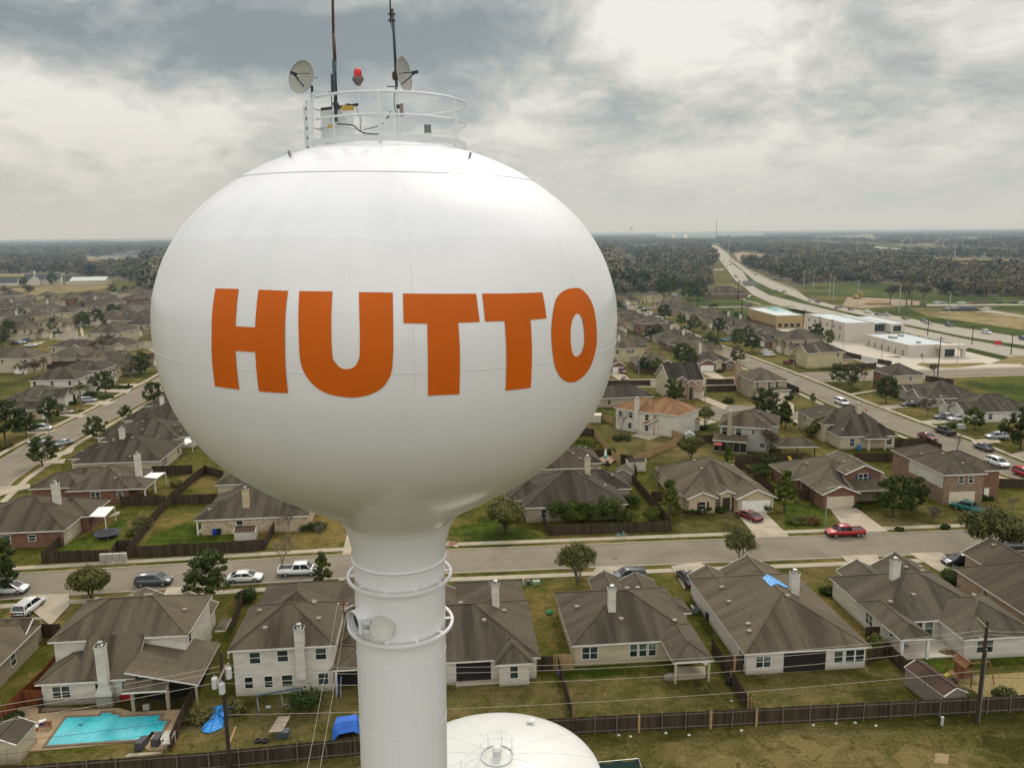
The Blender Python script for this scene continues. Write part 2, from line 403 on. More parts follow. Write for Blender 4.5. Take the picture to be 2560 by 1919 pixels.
def P2(c, *v): return [G(c, v[i], v[i + 1]) for i in range(0, len(v), 2)]
street('main', [st(-170, 107.5), st(-95, 107.9), st(-62, 108.9), st(-37, 109.8), st(-14, 110.6), st(2, 110.5), st(16, 110.2), st(30, 110.0), st(47, 109.6), st(70, 109.1), st(85, 108.8), st(130, 108)], 4.15)
BLINE = [(-94.5, 120), (-103.5, 152), (-108, 178), (-109.5, 196), (-111.8, 226), (-115, 262), (-120, 300), (-150, 345), (-215, 385), (-262, 470), (-300, 540), (-372, 640)]
street('west', BLINE, 4.6)
CLINE = [(110, 122), (98.5, 152), (97, 175), (94, 192), (91.5, 216), (90, 240), (87.5, 270), (83, 310), (79, 345), (76, 425), (74, 520)]
street('east', CLINE, 4.6)
street('side', [st(-8.5, 114.7), st(-9.5, 150), st(-10, 232)], 4.4)
street('back', [(5, 247), (30, 247.5), (60, 249), (84.5, 251)], 3.8)
street('court', [(60, 203.5), (74, 200.5), (88.5, 198)], 4.0, walks=(0, 0))
crt = MB(); crt.prism([(60 + 10.5 * math.cos(a), 203.5 + 10.5 * math.sin(a)) for a in [2 * PI * k / 32 for k in range(32)]], 0.0, 0.062); struct('court_turning_circle', crt, ROAD)
ck = MB(); ribbon(ck, [(60 + 10.6 * math.cos(a), 203.5 + 10.6 * math.sin(a)) for a in [RD(20) + 2 * PI * k / 40 for k in range(37)]], 0.12, -0.12, 0.12, 0.12); struct('court_kerb', ck, WALK)
street('cross', [(95, 254.5), (115, 256.5), (150, 260.5), (190, 264), (240, 268)], 5.2)
street('lane', [(60, 512), (84, 500), (113, 500), (146, 501), (178, 500)], 4.5, walks=(0, 0))
street('distant', [(-470, 560), (-420, 585), (-372, 640), (-345, 700), (-310, 760)], 4.5)
NEAR = [(186, 240), (182.5, 319), (181, 382), (172, 482), (170, 520), (180, 600), (193, 660), (214, 767), (240, 880), (266, 991), (330, 1270), (400, 1570), (664, 2683)]
FAR_ = [(262, 250), (237, 300), (222, 344), (214, 387), (210, 441), (203, 500), (207, 560), (224, 628), (246, 760), (285, 960), (332, 1170), (392, 1440), (457, 1701), (724, 2876)]
MEDL = [(212, 240), (201, 305), (195, 340), (191.5, 403), (189, 440), (188.5, 523), (190, 592), (203, 665), (218, 734), (270, 937), (310, 1120), (349, 1295)]
MEDR = [(232, 240), (208, 318), (199.5, 349), (196, 414), (194, 470), (196, 523), (201, 560), (213, 660), (231, 763), (282, 985), (316, 1135), (351, 1296)]
def between(name, A, B, z, mat):
    def at(L, y):
        for (x0, y0), (x1, y1) in zip(L, L[1:]):
            if y0 <= y <= y1: return x0 + (x1 - x0) * (y - y0) / (y1 - y0)
        return L[-1][0] if y > L[-1][1] else L[0][0]
    ys = sorted({p[1] for p in A} | {p[1] for p in B}); lo = max(A[0][1], B[0][1]); hi = min(A[-1][1], B[-1][1])
    ys = [y for y in ys if lo <= y <= hi]; mb = MB()
    for y0, y1 in zip(ys, ys[1:]):
        mb.quad((at(A, y0), y0, z), (at(B, y0), y0, z), (at(B, y1), y1, z), (at(A, y1), y1, z))
    return struct(name, mb, mat)
between('highway', NEAR, FAR_, 0.05, HWY)
between('highway_median', MEDL, MEDR, 0.12, LUSH)
for L, o in ((MEDL, -1), (MEDR, 1), (NEAR, -1), (FAR_, 1)):
    mb = MB(); ribbon(mb, L[:8], 0.25, -0.25, 0.16, 0.14)
    struct('highway_kerb', mb, WALK)
mb = MB(); ribbon(mb, NEAR[:4], 7, .3, .045); ribbon(mb, [(180, 400), (171, 482)], 9, .3, .045); struct('highway_verge', mb, LUSH)
sheet('planted_island', P2('i', 1215, 410, 1330, 440, 1600, 440, 1880, 405, 1830, 393, 1500, 400, 1260, 395), .05, TANF); sheet('planted_island', P2('i', 1900, 400, 2300, 410, 2300, 330, 2120, 330), .05, TANF); sheet('planted_island', P2('i', 940, 340, 1085, 350, 1060, 335), .05, MULCH)
WHITEP = simple('white_road_paint', (0.6, 0.6, 0.56), 0.8)
def lerpL(A, B, k, n):
    def at(L, y):
        for (x0, y0), (x1, y1) in zip(L, L[1:]):
            if y0 <= y <= y1: return x0 + (x1 - x0) * (y - y0) / (y1 - y0)
        return L[-1][0]
    out = MB(); y = 300
    while y < 900:
        w = 0.12
        x0 = at(A, y) * (1 - k) + at(B, y) * k; x1 = at(A, y + 4) * (1 - k) + at(B, y + 4) * k
        out.quad((x0 - w, y, 0.056), (x0 + w, y, 0.056), (x1 + w, y + 4, 0.056), (x1 - w, y + 4, 0.056)); y += 12
    return out
for A, B in ((NEAR, MEDL), (MEDR, FAR_)):
    mm = lerpL(A, B, 0.5, 0); struct('lane_marking', mm, WHITEP)
pb = MB()
for L in (NEAR, FAR_):
    ribbon(pb, [(x, y) for x, y in L if 590 < y < 1000], 0.3, -0.3, 1.0, 0.95)
struct('bridge_parapet', pb, PALE)
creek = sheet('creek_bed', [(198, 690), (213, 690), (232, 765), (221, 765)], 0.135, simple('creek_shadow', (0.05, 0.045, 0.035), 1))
def patch(name, c, z, mat, *v): sheet(name, P2(c, *v), z, mat)
sheet('verge_field', [(212, 240), (300, 240), (300, 250), (262, 252), (238, 303), (223, 346), (215, 390), (211, 441), (204, 500), (206, 540), (198, 560), (190, 300)][0:0] or [(262, 252), (420, 250), (400, 560), (225, 560), (211, 441), (223, 346), (238, 303)], 0.012, LUSH)
patch('tan_lot', 'k', 0.02, TANF, 1050, 900, 1700, 905, 2211, 960, 2211, 1130, 1780, 1060, 1250, 985)
patch('dirt_lot', 'k', 0.024, DIRT, 470, 800, 900, 815, 1180, 840, 1180, 880, 600, 910, 420, 880)
patch('parking_road', 'k', 0.03, HWY, 1250, 868, 2211, 868, 2211, 880, 1700, 884, 1250, 890)
patch('parking_road', 'k', 0.034, HWY, 1640, 890, 1900, 930, 2211, 985, 2211, 1000, 1850, 950, 1600, 905)
patch('bright_meadow', 'k', 0.016, MEADOW, 0, 700, 560, 650, 900, 660, 1750, 800, 2211, 820, 2211, 862, 1200, 862, 850, 800, 250, 800)
patch('bright_meadow', 'j', 0.016, MEADOW, 1000, 780, 1150, 700, 1300, 680, 1560, 640, 1690, 730, 1990, 830, 1960, 850, 1150, 855)
patch('olive_field', 'j', 0.02, TANF, 1400, 640, 1560, 630, 1680, 730, 1560, 740)
patch('olive_field', 'j', 0.02, MEADOW, 1390, 880, 1730, 880, 1730, 950, 1500, 960)
patch('school_path', 'j', 0.03, WALK, 1620, 780, 1720, 735, 1735, 742, 1660, 788, 1830, 830, 1820, 838)
patch('olive_field', 'v', 0.02, TANF, -300, 190, 950, 170, 1500, 190, 1450, 230, 800, 300, 560, 330, 400, 400, -300, 400)
patch('bright_meadow', 'v', 0.016, MEADOW, -200, 60, 900, 60, 1300, 100, 1500, 190, -200, 195)
patch('parking_lot', 'x', 0.02, PALE, 1500, 420, 1770, 405, 1770, 440, 1500, 470)
patch('quarry_clearing', 'j', 0.02, DIRT, 1560, 330, 1640, 320, 1900, 345, 1960, 380, 1900, 420, 1740, 440, 1600, 400)
patch('quarry_clearing', 'j', 0.02, DIRT, 1990, 395, 2100, 375, 2130, 400, 2060, 425)
patch('far_road', 'k', 0.05, PALE, -300, 238, 0, 255, 560, 285, 1100, 335, 1700, 368, 2400, 372, 2400, 380, 1700, 378, 1100, 345, 560, 296, 0, 285, -300, 262)
patch('far_meadow', 'k', 0.03, MEADOW, -300, 225, 0, 240, 700, 268, 1300, 305, 2000, 345, 2400, 350, 2400, 392, 1900, 390, 1300, 362, 700, 318, 0, 290, -300, 270)
patch('far_hill_field', 'x', 0.03, MEADOW, 1050, 250, 1160, 140, 1690, 140, 1800, 235, 1780, 275, 1300, 262)
patch('far_quarry_road', 'x', 0.3, PALE, 1190, 240, 1255, 150, 1305, 148, 1235, 238)
patch('far_quarry_road', 'x', 0.3, PALE, 1400, 225, 1425, 150, 1475, 150, 1450, 228)
patch('far_field', 'x', 0.03, MEADOW, 250, 342, 700, 342, 1400, 330, 1450, 348, 700, 358, 250, 358)
patch('far_field', 'x', 0.03, MEADOW, 200, 655, 800, 650, 1300, 655, 1300, 690, 700, 695, 210, 690)
patch('gravel_path', 'x', 0.05, WALK, 380, 704, 900, 696, 1500, 702, 2030, 690, 2035, 705, 1500, 712, 900, 708, 380, 716)
patch('far_tan_field', 'k', 0.03, TANF, 1650, 222, 2300, 205, 2300, 236, 1900, 238, 1400, 262, 1330, 262)
patch('far_tan_field', 'k', 0.03, TANF, 380, 200, 720, 190, 740, 225, 600, 240, 350, 235)
patch('far_tan_field', 'a', 0.03, TANF, 820, 300, 1000, 278, 1900, 278, 1990, 300, 1990, 315, 1300, 312, 1200, 325)
patch('far_tan_field', 'a', 0.03, TANF, -200, 440, 560, 437, 620, 452, -200, 466)
patch('far_tan_field', 'a', 0.03, TANF, 1100, 500, 1500, 430, 1900, 400, 1900, 520, 1500, 560, 1000, 555)
sheet('commercial_paving', [(128, 262.5), (180, 268), (181.5, 319), (178, 382), (150, 400), (128, 395), (123, 330)], 0.02, PALE)
patch('sports_field', 'i', 0.03, LUSH, 1600, 560, 2300, 520, 2300, 760, 2150, 740)
def quadpts(c, *v): return P2(c, *v)
def slab(name, pts, mat, z=0.14, thick=0.14):
    NS[0] += 1; z += .0011 * (NS[0] % 37)
    pts = [(p[0], p[1]) for p in pts]
    ar = sum(pts[k][0] * pts[(k + 1) % len(pts)][1] - pts[(k + 1) % len(pts)][0] * pts[k][1] for k in range(len(pts)))
    if ar < 0: pts = pts[::-1]
    return struct(name, MB().prism(pts, z - thick, z), mat)
_wc = {}
def window_mesh(w, h, trim, glass, cols=1, blind=False):
    k = (round(w, 2), round(h, 2), trim.name, glass.name, cols)
    if k in _wc: return _wc[k]
    t = 0.07; f = MB()
    f.box(-w / 2 - t, -0.05, -h / 2 - t, w / 2 + t, 0.02, -h / 2); f.box(-w / 2 - t, -0.05, h / 2, w / 2 + t, 0.02, h / 2 + t)
    f.box(-w / 2 - t, -0.05, -h / 2, -w / 2, 0.02, h / 2); f.box(w / 2, -0.05, -h / 2, w / 2 + t, 0.02, h / 2)
    f.box(-w / 2, -0.035, -0.03, w / 2, -0.006, 0.03)
    for i in range(1, cols):
        x = -w / 2 + w * i / cols; f.box(x - 0.05, -0.045, -h / 2, x + 0.05, -0.008, h / 2)
    p = MB().quad((-w / 2, -0.02, -h / 2), (w / 2, -0.02, -h / 2), (w / 2, -0.02, 0), (-w / 2, -0.02, 0)); p.quad((-w / 2, -0.02, 0), (w / 2, -0.02, 0), (w / 2, -0.02, h / 2), (-w / 2, -0.02, h / 2), 1)
    _wc[k] = (f.mesh('window', trim), p.mesh('pane', [GLASS, SASH if glass is GLASS2 else GLASS])); return _wc[k]
SIDE_ROT = {'S': 0, 'E': PI / 2, 'N': PI, 'W': -PI / 2}
OH = 0.42
def roof_h(b, x, y):
    x0, y0, x1, y1 = b['r']
    if not (x0 <= x <= x1 and y0 <= y <= y1): return -1
    z = b.get('z', 2.7); p = b.get('p', 0.48); t = b.get('t', 'hip')
    if t == 'hip': return z + p * min(x - x0, x1 - x, y - y0, y1 - y)
    if t == 'gx': return z + p * min(y - y0, y1 - y)
    if t == 'gy': return z + p * min(x - x0, x1 - x)
    if t == 'shS': return z + (b['z2'] - z) * (y - y0) / (y1 - y0)
    if t == 'shE': return z + (b['z2'] - z) * (x1 - x) / (x1 - x0)
    return z
def add_block(b, R, F, Wl):
    x0, y0, x1, y1 = b['r']; z = b.get('z', 2.7); p = b.get('p', 0.48); t = b.get('t', 'hip'); fh = b.get('fh', 0.18)
    w, d = x1 - x0, y1 - y0; oh = OH
    c = [(x0, y0, z), (x1, y0, z), (x1, y1, z), (x0, y1, z)]
    wallz = z - 0.02
    X0, Y0, X1, Y1 = x0 + oh, y0 + oh, x1 - oh, y1 - oh
    if t == 'hip':
        if w >= d: a = (x0 + d / 2, y0 + d / 2, z + p * d / 2); e = (x1 - d / 2, y0 + d / 2, z + p * d / 2)
        else: a = (x0 + w / 2, y0 + w / 2, z + p * w / 2); e = (x0 + w / 2, y1 - w / 2, z + p * w / 2)
        if abs(w - d) < 0.05: R.add(c + [a], [(0, 1, 4), (1, 2, 4), (2, 3, 4), (3, 0, 4)])
        elif w >= d: R.add(c + [a, e], [(0, 1, 5, 4), (1, 2, 5), (2, 3, 4, 5), (3, 0, 4)])
        else: R.add(c + [a, e], [(0, 1, 4), (1, 2, 5, 4), (2, 3, 5), (3, 0, 4, 5)])
        R.bar(a, e, 0.28, 0.05) if (Vector(a) - Vector(e)).length > 0.3 else None
        tr = 0.10
        for (q, s) in ((c[0], a), (c[3], e if w < d else a), (c[1], a if w < d else e), (c[2], e)):
            R.bar(Vector(q) + Vector((0, 0, 0.01)), Vector(s) + Vector((0, 0, 0.01)), 0.26, 0.05)
        F.add(c + [(v[0], v[1], z - fh) for v in c], [(0, 4, 5, 1), (1, 5, 6, 2), (2, 6, 7, 3), (3, 7, 4, 0), (4, 7, 6, 5)])
    elif t in ('gx', 'gy'):
        if t == 'gx': h = p * d / 2; a = (x0, y0 + d / 2, z + h); e = (x1, y0 + d / 2, z + h); fs = [(0, 1, 5, 4), (2, 3, 4, 5)]
        else: h = p * w / 2; a = (x0 + w / 2, y0, z + h); e = (x0 + w / 2, y1, z + h); fs = [(1, 2, 5, 4), (3, 0, 4, 5)]
        R.add(c + [a, e], fs); R.bar(Vector(a) + Vector((0, 0, .01)), Vector(e) + Vector((0, 0, .01)), 0.28, 0.05)
        dn = Vector((0, 0, -fh))
        def board(u, v): F.quad(u, v, Vector(v) + dn, Vector(u) + dn)
        if t == 'gx':
            board(c[1], c[0]); board(c[3], c[2]); ends = (((c[3], a), (a, c[0])), ((c[1], e), (e, c[2])))
        else:
            board(c[0], c[3]); board(c[2], c[1]); ends = (((c[0], a), (a, c[1])), ((c[2], e), (e, c[3])))
        for en in ends:
            for u, v in en:
                u = Vector(u); v = Vector(v)
                F.bar(u + dn * .5 , v + dn * .5, 0.07, fh)
        for f in fs:
            q = [Vector((c + [a, e])[i]) + dn for i in f][::-1]; F.add(q, [tuple(range(4))])
    elif t == 'shS':
        z2 = b['z2']
        q = [(x0, y0, z), (x1, y0, z), (x1, y1, z2), (x0, y1, z2)]
        R.add(q, [(0, 1, 2, 3)]); F.add(q + [(v[0], v[1], v[2] - fh) for v in q], [(0, 4, 5, 1), (1, 5, 6, 2), (3, 7, 4, 0), (4, 7, 6, 5)])
    elif t == 'shE':
        z2 = b['z2']
        q = [(x0, y0, z2), (x1, y0, z), (x1, y1, z), (x0, y1, z2)]
        R.add(q, [(0, 1, 2, 3)]); F.add(q + [(v[0], v[1], v[2] - fh) for v in q], [(0, 4, 5, 1), (1, 5, 6, 2), (2, 6, 7, 3), (4, 7, 6, 5)])
    elif t == 'flat':
        R.box(x0, y0, z - fh, x1, y1, z)
    wb = b.get('wb', 0.0)
    if b.get('wall', True) and Wl is not None:
        wt = z - fh - 0.01
        Wl.add([(X0, Y0, wb), (X1, Y0, wb), (X1, Y1, wb), (X0, Y1, wb), (X0, Y0, wt), (X1, Y0, wt), (X1, Y1, wt), (X0, Y1, wt)],
               [(0, 1, 5, 4), (1, 2, 6, 5), (2, 3, 7, 6), (3, 0, 4, 7)])
        if t == 'gx':
            hh = p * d / 2 - fh
            for X in (X0, X1): Wl.add([(X, y0 + fh / p, wt), (X, y1 - fh / p, wt), (X, (y0 + y1) / 2, z + hh)], [(0, 1, 2)])
        if t == 'gy':
            hh = p * w / 2 - fh
            for Y in (Y0, Y1): Wl.add([(x0 + fh / p, Y, wt), (x1 - fh / p, Y, wt), ((x0 + x1) / 2, Y, z + hh)], [(0, 1, 2)])
        if t in ('shS',):
            for X in (X0, X1): Wl.add([(X, Y0, wt), (X, Y1, wt), (X, Y1, b['z2'] - fh)], [(0, 1, 2)])
        if t == 'shE':
            for Y in (Y0, Y1): Wl.add([(X1, Y, wt), (X0, Y, wt), (X0, Y, b['z2'] - fh)], [(0, 1, 2)])
CAPM = {}
def chimney_part(root, x, y, zb, zt, w=0.95, d=0.75, mat=None, rootname='chimney'):
    mb = MB(); mb.box(x - w / 2, y - d / 2, zb, x + w / 2, y + d / 2, zt); mb.box(x - w / 2 - .05, y - d / 2 - .05, zt - 0.12, x + w / 2 + .05, y + d / 2 + .05, zt)
    ch = mb.build(rootname, mat or W_WHITE, root)
    c = MB(); c.lathe([(0.0, zt + 0.001), (0.32, zt + 0.002), (0.15, zt + 0.12), (0.14, zt + 0.32), (0.28, zt + 0.33), (0.27, zt + 0.42), (0.0, zt + 0.47)], 12, (x, y, 0))
    c.build('chimney_cap', METAL, ch, smooth=False); return ch
VENTM = None
def house(label, O, ang, blocks, wall=W_WHITE, roof=R_BROWN, trim=TRIM, wins=(), chims=(), vents=3, doors=(), posts=(), seed=0,
          name='house', cat='house', group='suburban houses', slab=True, z0=0.0, glass=None, pipes=2):
    rnd = random.Random(seed * 77 + len(label))
    root = thing(name, label, cat, (O[0], O[1], z0), ang, group)
    R, F = MB(), MB(); walls = {}
    for i, b in enumerate(blocks):
        wm = b.get('m', wall)
        W = walls.setdefault(wm.name, (MB(), wm))[0]
        add_block(b, R, F, W)
        if slab and b.get('wall', True) and b.get('wb', 0) == 0:
            x0, y0, x1, y1 = b['r']; k = OH - 0.06
    for W, wm in walls.values():
        if W.v: W.build('wall', wm, root)
    R.build('roof', roof, root); F.build('fascia', trim, root)
    for wn in wins:
        bi, side, u, z, w, h = wn[:6]; cols = wn[6] if len(wn) > 6 else 1
        x0, y0, x1, y1 = blocks[bi]['r']; x0 += OH; y0 += OH; x1 -= OH; y1 -= OH
        e = 0.003
        px, py = {'S': (x0 + u, y0 - e), 'E': (x1 + e, y0 + u), 'N': (x1 - u, y1 + e), 'W': (x0 - e, y1 - u)}[side]
        gl = (glass or (GLASS2 if rnd.random() < 0.5 else GLASS))
        fm, pm = window_mesh(w, h, TRIM if trim is TRIM else trim, gl, cols)
        fo = link('window', fm, root, (px, py, z), SIDE_ROT[side]); link('pane', pm, fo)
    for dr in doors:
        bi, side, u, w, h, mt, nm = dr
        x0, y0, x1, y1 = blocks[bi]['r']; x0 += OH; y0 += OH; x1 -= OH; y1 -= OH
        px, py = {'S': (x0 + u, y0), 'E': (x1, y0 + u), 'N': (x1 - u, y1), 'W': (x0, y1 - u)}[side]
        mb = MB(); mb.box(-w / 2, -0.05, 0.02, w / 2, 0.03, h)
        if nm == 'garage_door':
            for k in range(1, 4): mb.box(-w / 2 + .06, -0.065, h * k / 4 - 0.015, w / 2 - .06, -0.05, h * k / 4 + 0.015)
            for k in range(4):
                for j in range(3):
                    xa = -w / 2 + w * (k + .12) / 4; xb = -w / 2 + w * (k + .88) / 4; za = h * (j + .18) / 4; zb = h * (j + .82) / 4
                    mb.box(xa, -0.058, za, xb, -0.05, zb)
        o = mb.build(nm, mt, root, loc=(px, py, 0), rz=SIDE_ROT[side])
    for (x, y, zb, zt, w, mt) in posts:
        MB().box(x - w / 2, y - w / 2, zb, x + w / 2, y + w / 2, zt).build('porch_post', mt, root)
    for c in chims:
        x, y, zt = c[:3]; w = c[3] if len(c) > 3 else 0.95; mt = c[4] if len(c) > 4 else W_WHITE; zb = c[5] if len(c) > 5 else None
        if zb is None: zb = max([roof_h(b, x, y) for b in blocks] + [2.7]) - 0.9
        chimney_part(root, x, y, zb, zt, w, w * 0.8, mt)
    n = 0; tries = 0
    while n < vents and tries < 60:
        tries += 1
        b = rnd.choice([blocks[0]] * 5 + [blocks[-1]]); x0, y0, x1, y1 = b['r']
        x = rnd.uniform(x0 + 1.2, x1 - 1.2); y = rnd.uniform(y0 + 1.2, y1 - 1.2)
        hs = [roof_h(q, x, y) for q in blocks]; z = max(hs)
        if z < b.get('z', 2.7) + 0.5: continue
        mb = MB(); mb.box(-.19, -.19, -0.2, .19, .19, 0.15); mb.box(-.25, -.25, 0.15, .25, .25, 0.22)
        mb.build('roof_vent', simple('roof_vent_metal', (0.22, 0.18, 0.14), 0.6), root, loc=(x, y, z)); n += 1
    for k in range(pipes if vents else 0):
        b = blocks[0]; x0, y0, x1, y1 = b['r']
        x = rnd.uniform(x0 + 1.5, x1 - 1.5); y = rnd.uniform((y0 + y1) / 2, y1 - 1.0); z = max(roof_h(q, x, y) for q in blocks)
        MB().tube([(x, y, z - .1), (x, y, z + 0.55)], 0.05, 6).build('vent_pipe', METAL, root)
    return root
def HB(*r, **k): d = {'r': r}; d.update(k); return d
def off(P, s, t): v = E1 * s + E2 * t; return (P[0] + v.x, P[1] + v.y)
def anchor(c, px, py, z): p = G(c, px, py, z); return (p.x, p.y)
A = anchor('l', 465, 415, 5.4)
_ph = house('white two storey house with stained roof behind the turquoise swimming pool', A, ANG,
      [HB(0, 0, 14.3, 9.8, z=5.4, p=.5), HB(.1, -3.6, 6.2, 2.6, z=2.7, p=.55), HB(4.0, -3.5, 9.9, .3, z=2.72, z2=5.7, t='shS'),
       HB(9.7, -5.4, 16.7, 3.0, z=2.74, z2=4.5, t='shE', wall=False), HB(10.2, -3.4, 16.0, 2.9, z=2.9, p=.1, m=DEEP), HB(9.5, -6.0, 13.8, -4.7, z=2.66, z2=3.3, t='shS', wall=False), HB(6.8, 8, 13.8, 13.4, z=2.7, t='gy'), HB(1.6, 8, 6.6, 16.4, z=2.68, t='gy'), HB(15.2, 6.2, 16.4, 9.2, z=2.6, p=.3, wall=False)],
      W_WHITE, R_BROWN, wins=[(1, 'S', 1.9, 1.5, 1.7, 1.25, 2), (2, 'S', 1.1, 1.15, 1.15, 2.0), (2, 'S', 4.4, 1.35, .9, 1.7), (0, 'E', 1.4, 4.2, .9, 1.1)],
      chims=[(6.9, -3.6, 6.6, .95, W_WHITE, 1.5)], posts=[(10.2, -5.2, 0, 2.55, .34, W_TAN), (13.6, -5.2, 0, 2.55, .34, W_TAN), (16.4, -5.1, 0, 2.55, .2, W_TAN)], vents=5, seed=3)
p7 = MB(); p7.box(-0.8, -.4, 0, .8, .3, 1.6); p7.add([(-.8, -.4, 1.6), (.8, -.4, 1.6), (.8, .3, 1.6), (-.8, .3, 1.6), (-.48, -.38, 2.3), (.48, -.38, 2.3), (.48, .28, 2.3), (-.48, .28, 2.3)], [(0, 1, 5, 4), (1, 2, 6, 5), (2, 3, 7, 6), (3, 0, 4, 7)])
p7.build('chimney_base', W_WHITE, _ph, loc=(6.9, -3.65, 0))
A = anchor('m', 425, 500, 5.4)
house('white two storey house with tall back chimney, left of the tower column', A, ANG,
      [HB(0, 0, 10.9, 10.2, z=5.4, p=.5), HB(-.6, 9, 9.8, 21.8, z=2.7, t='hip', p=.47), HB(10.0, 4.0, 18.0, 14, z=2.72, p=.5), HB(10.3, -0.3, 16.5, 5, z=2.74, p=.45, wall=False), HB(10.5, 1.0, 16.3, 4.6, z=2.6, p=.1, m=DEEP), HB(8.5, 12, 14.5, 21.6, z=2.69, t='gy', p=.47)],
      W_WHITE, R_BROWN, wins=[(0, 'S', 2.2, 4.25, 1.05, 1.2), (0, 'S', 5.0, 4.3, 1.05, 1.2), (0, 'S', 8.9, 4.3, 1.05, 1.2), (0, 'S', 1.4, 1.5, .8, 1.25), (0, 'S', 3.4, 1.5, .8, 1.25), (0, 'S', 5.3, 1.5, 1.05, 1.25), (0, 'S', 9.0, 1.5, 1.0, 1.3)],
      chims=[(7.3, .15, 7.5, .95, W_WHITE, 1.8)], posts=[(16, 0.1, 0, 2.6, .25, W_WHITE), (10.8, .1, 0, 2.6, .25, W_WHITE)], vents=6, seed=5)
A = off(anchor('n', 1390, 560, 2.7), -17.2, 0)
house('low house with bay window and white chimney just right of the tower column', A, ANG,
      [HB(0, 0, 17.2, 13.6, z=2.7, p=.48), HB(12.3, -1.1, 16.3, 4.0, z=2.72, p=.62), HB(8.2, 6, 17.0, 19.5, z=2.68, p=.47), HB(2, 9, 9, 17.5, z=2.66, t='gy', p=.47)],
      W_WHITE, R_BROWN, wins=[(1, 'S', 1.55, 1.55, .8, 1.35)], chims=[(13.0, 8.4, 7.4, .85)], vents=6, seed=9)
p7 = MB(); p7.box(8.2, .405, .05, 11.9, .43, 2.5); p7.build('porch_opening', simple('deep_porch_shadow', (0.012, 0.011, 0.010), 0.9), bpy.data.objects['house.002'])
A = anchor('s', 1431.6, 1622.9, 2.7)
house('cream house with hipped back porch and triple window behind the patchy garden', A, ANG,
      [HB(0, .8, 14.3, 14.1, z=2.7, p=.47), HB(10.0, -3.8, 14.4, 4.4, z=2.72, p=.5, wall=False), HB(4.9, 9, 9.2, 17.6, z=2.68, t='gy', p=.5), HB(8.2, 8, 13.4, 16.2, z=2.66, t='gy', p=.5), HB(13.0, 7, 15.4, 11, z=2.64, p=.4)],
      W_CREAM, R_BROWN, wins=[(0, 'S', 1.7, 1.5, 1.7, 1.4, 2), (0, 'S', 6.6, 1.5, .8, 1.45), (0, 'S', 7.65, 1.5, .8, 1.45), (0, 'S', 8.7, 1.5, .8, 1.45), (0, 'W', 6, 1.5, 1, 1.1)],
      chims=[(5.3, 4.9, 7.2, .85)], posts=[(10.4, -3.4, 0, 2.55, .22, W_CREAM), (14.0, -3.4, 0, 2.55, .22, W_CREAM)], vents=6, seed=11)
A = anchor('p', 1425, 530, 2.7)
tarp_house = house('white house with blue tarp patched on its wide brown roof', A, ANG,
      [HB(0, 0, 14.2, 19.2, z=2.7, p=.47), HB(4.4, 12, 12.4, 21.2, z=2.68, t='gy', p=.5), HB(.1, 13, 5.2, 20.4, z=2.66, t='gy', p=.5)],
      W_WHITE, R_BROWN, wins=[(0, 'S', 1.9, 1.45, 1.6, 1.25, 2), (0, 'S', 10.3, 1.5, .95, 1.4), (0, 'S', 11.6, 1.5, .95, 1.4), (0, 'S', 12.7, 1.5, .95, 1.4), (0, 'W', 17.2, 1.5, 1.5, 1.3, 2)],
      chims=[(9.3, 8.8, 7.6, .95)], vents=6, seed=13)
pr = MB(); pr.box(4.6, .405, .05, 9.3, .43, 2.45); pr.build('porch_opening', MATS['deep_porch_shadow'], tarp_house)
A = anchor('s', 2252.2, 1599.7, 2.7)
nh = house('white house with notched paved patio between two wings', A, ANG,
      [HB(0, 3.9, 14.2, 16.6, z=2.7, p=.49), HB(0, 0, 3.9, 9.5, z=2.72, p=.5, wall=False), HB(6.9, -.6, 16.2, 9.6, z=2.68, p=.47), HB(2, 11, 7.4, 18.6, z=2.67, t='gy', p=.5), HB(6.6, 10, 14, 19.2, z=2.66, t='gy', p=.5)],
      W_WHITE, R_GREY, wins=[(0, 'S', 4.3, 1.5, .95, 1.9), (0, 'S', 5.6, 1.5, .95, 1.9), (2, 'S', 2.4, 1.5, 1.9, 1.4, 2), (0, 'W', 9, 1.5, 1.5, 1.3, 2), (0, 'S', 1.4, 1.4, .9, 1.2)],
      chims=[(5.0, 10.2, 7.4, .95)], posts=[(.5, .5, 0, 2.6, .3, TRIM), (3.5, .5, 0, 2.6, .3, TRIM)], vents=6, seed=15)
A = (G('g', 1510, 1180, 2.7).x, G('g', 1510, 1180, 2.7).y)
house('pink brick house at the right edge with a clipped shrub by its wall', off(A, 0, -17.5), ANG,
      [HB(0, 0, 15, 17.5, z=2.7, p=.55), HB(4.5, 13, 12.5, 22.5, z=2.68, t='gy')], B_PINK, R_BROWN, wins=[(0, 'W', 5.6, 1.5, .9, 1.3), (0, 'W', 13.0, 1.5, .9, 1.3)], vents=4, seed=17)
A = anchor('l', 480, 165, 2.7)
house('beige house cut by the left edge, next to the pool house', off(A, -14, -20.0), ANG,
      [HB(0, 0, 14, 18.2, z=2.7, p=.52), HB(4, 15, 13.6, 20.0, z=2.68, t='gx', p=.5)], simple('stucco_taupe', (0.27, 0.23, 0.165), .85), R_BROWN,
      wins=[(0, 'E', 12.0, 1.5, .95, 1.3), (0, 'E', 6.6, 1.5, .95, 1.3), (0, 'E', 2, 1.5, .95, 1.3)], vents=3, seed=19)
A = anchor('c', 635, 652, 2.7)
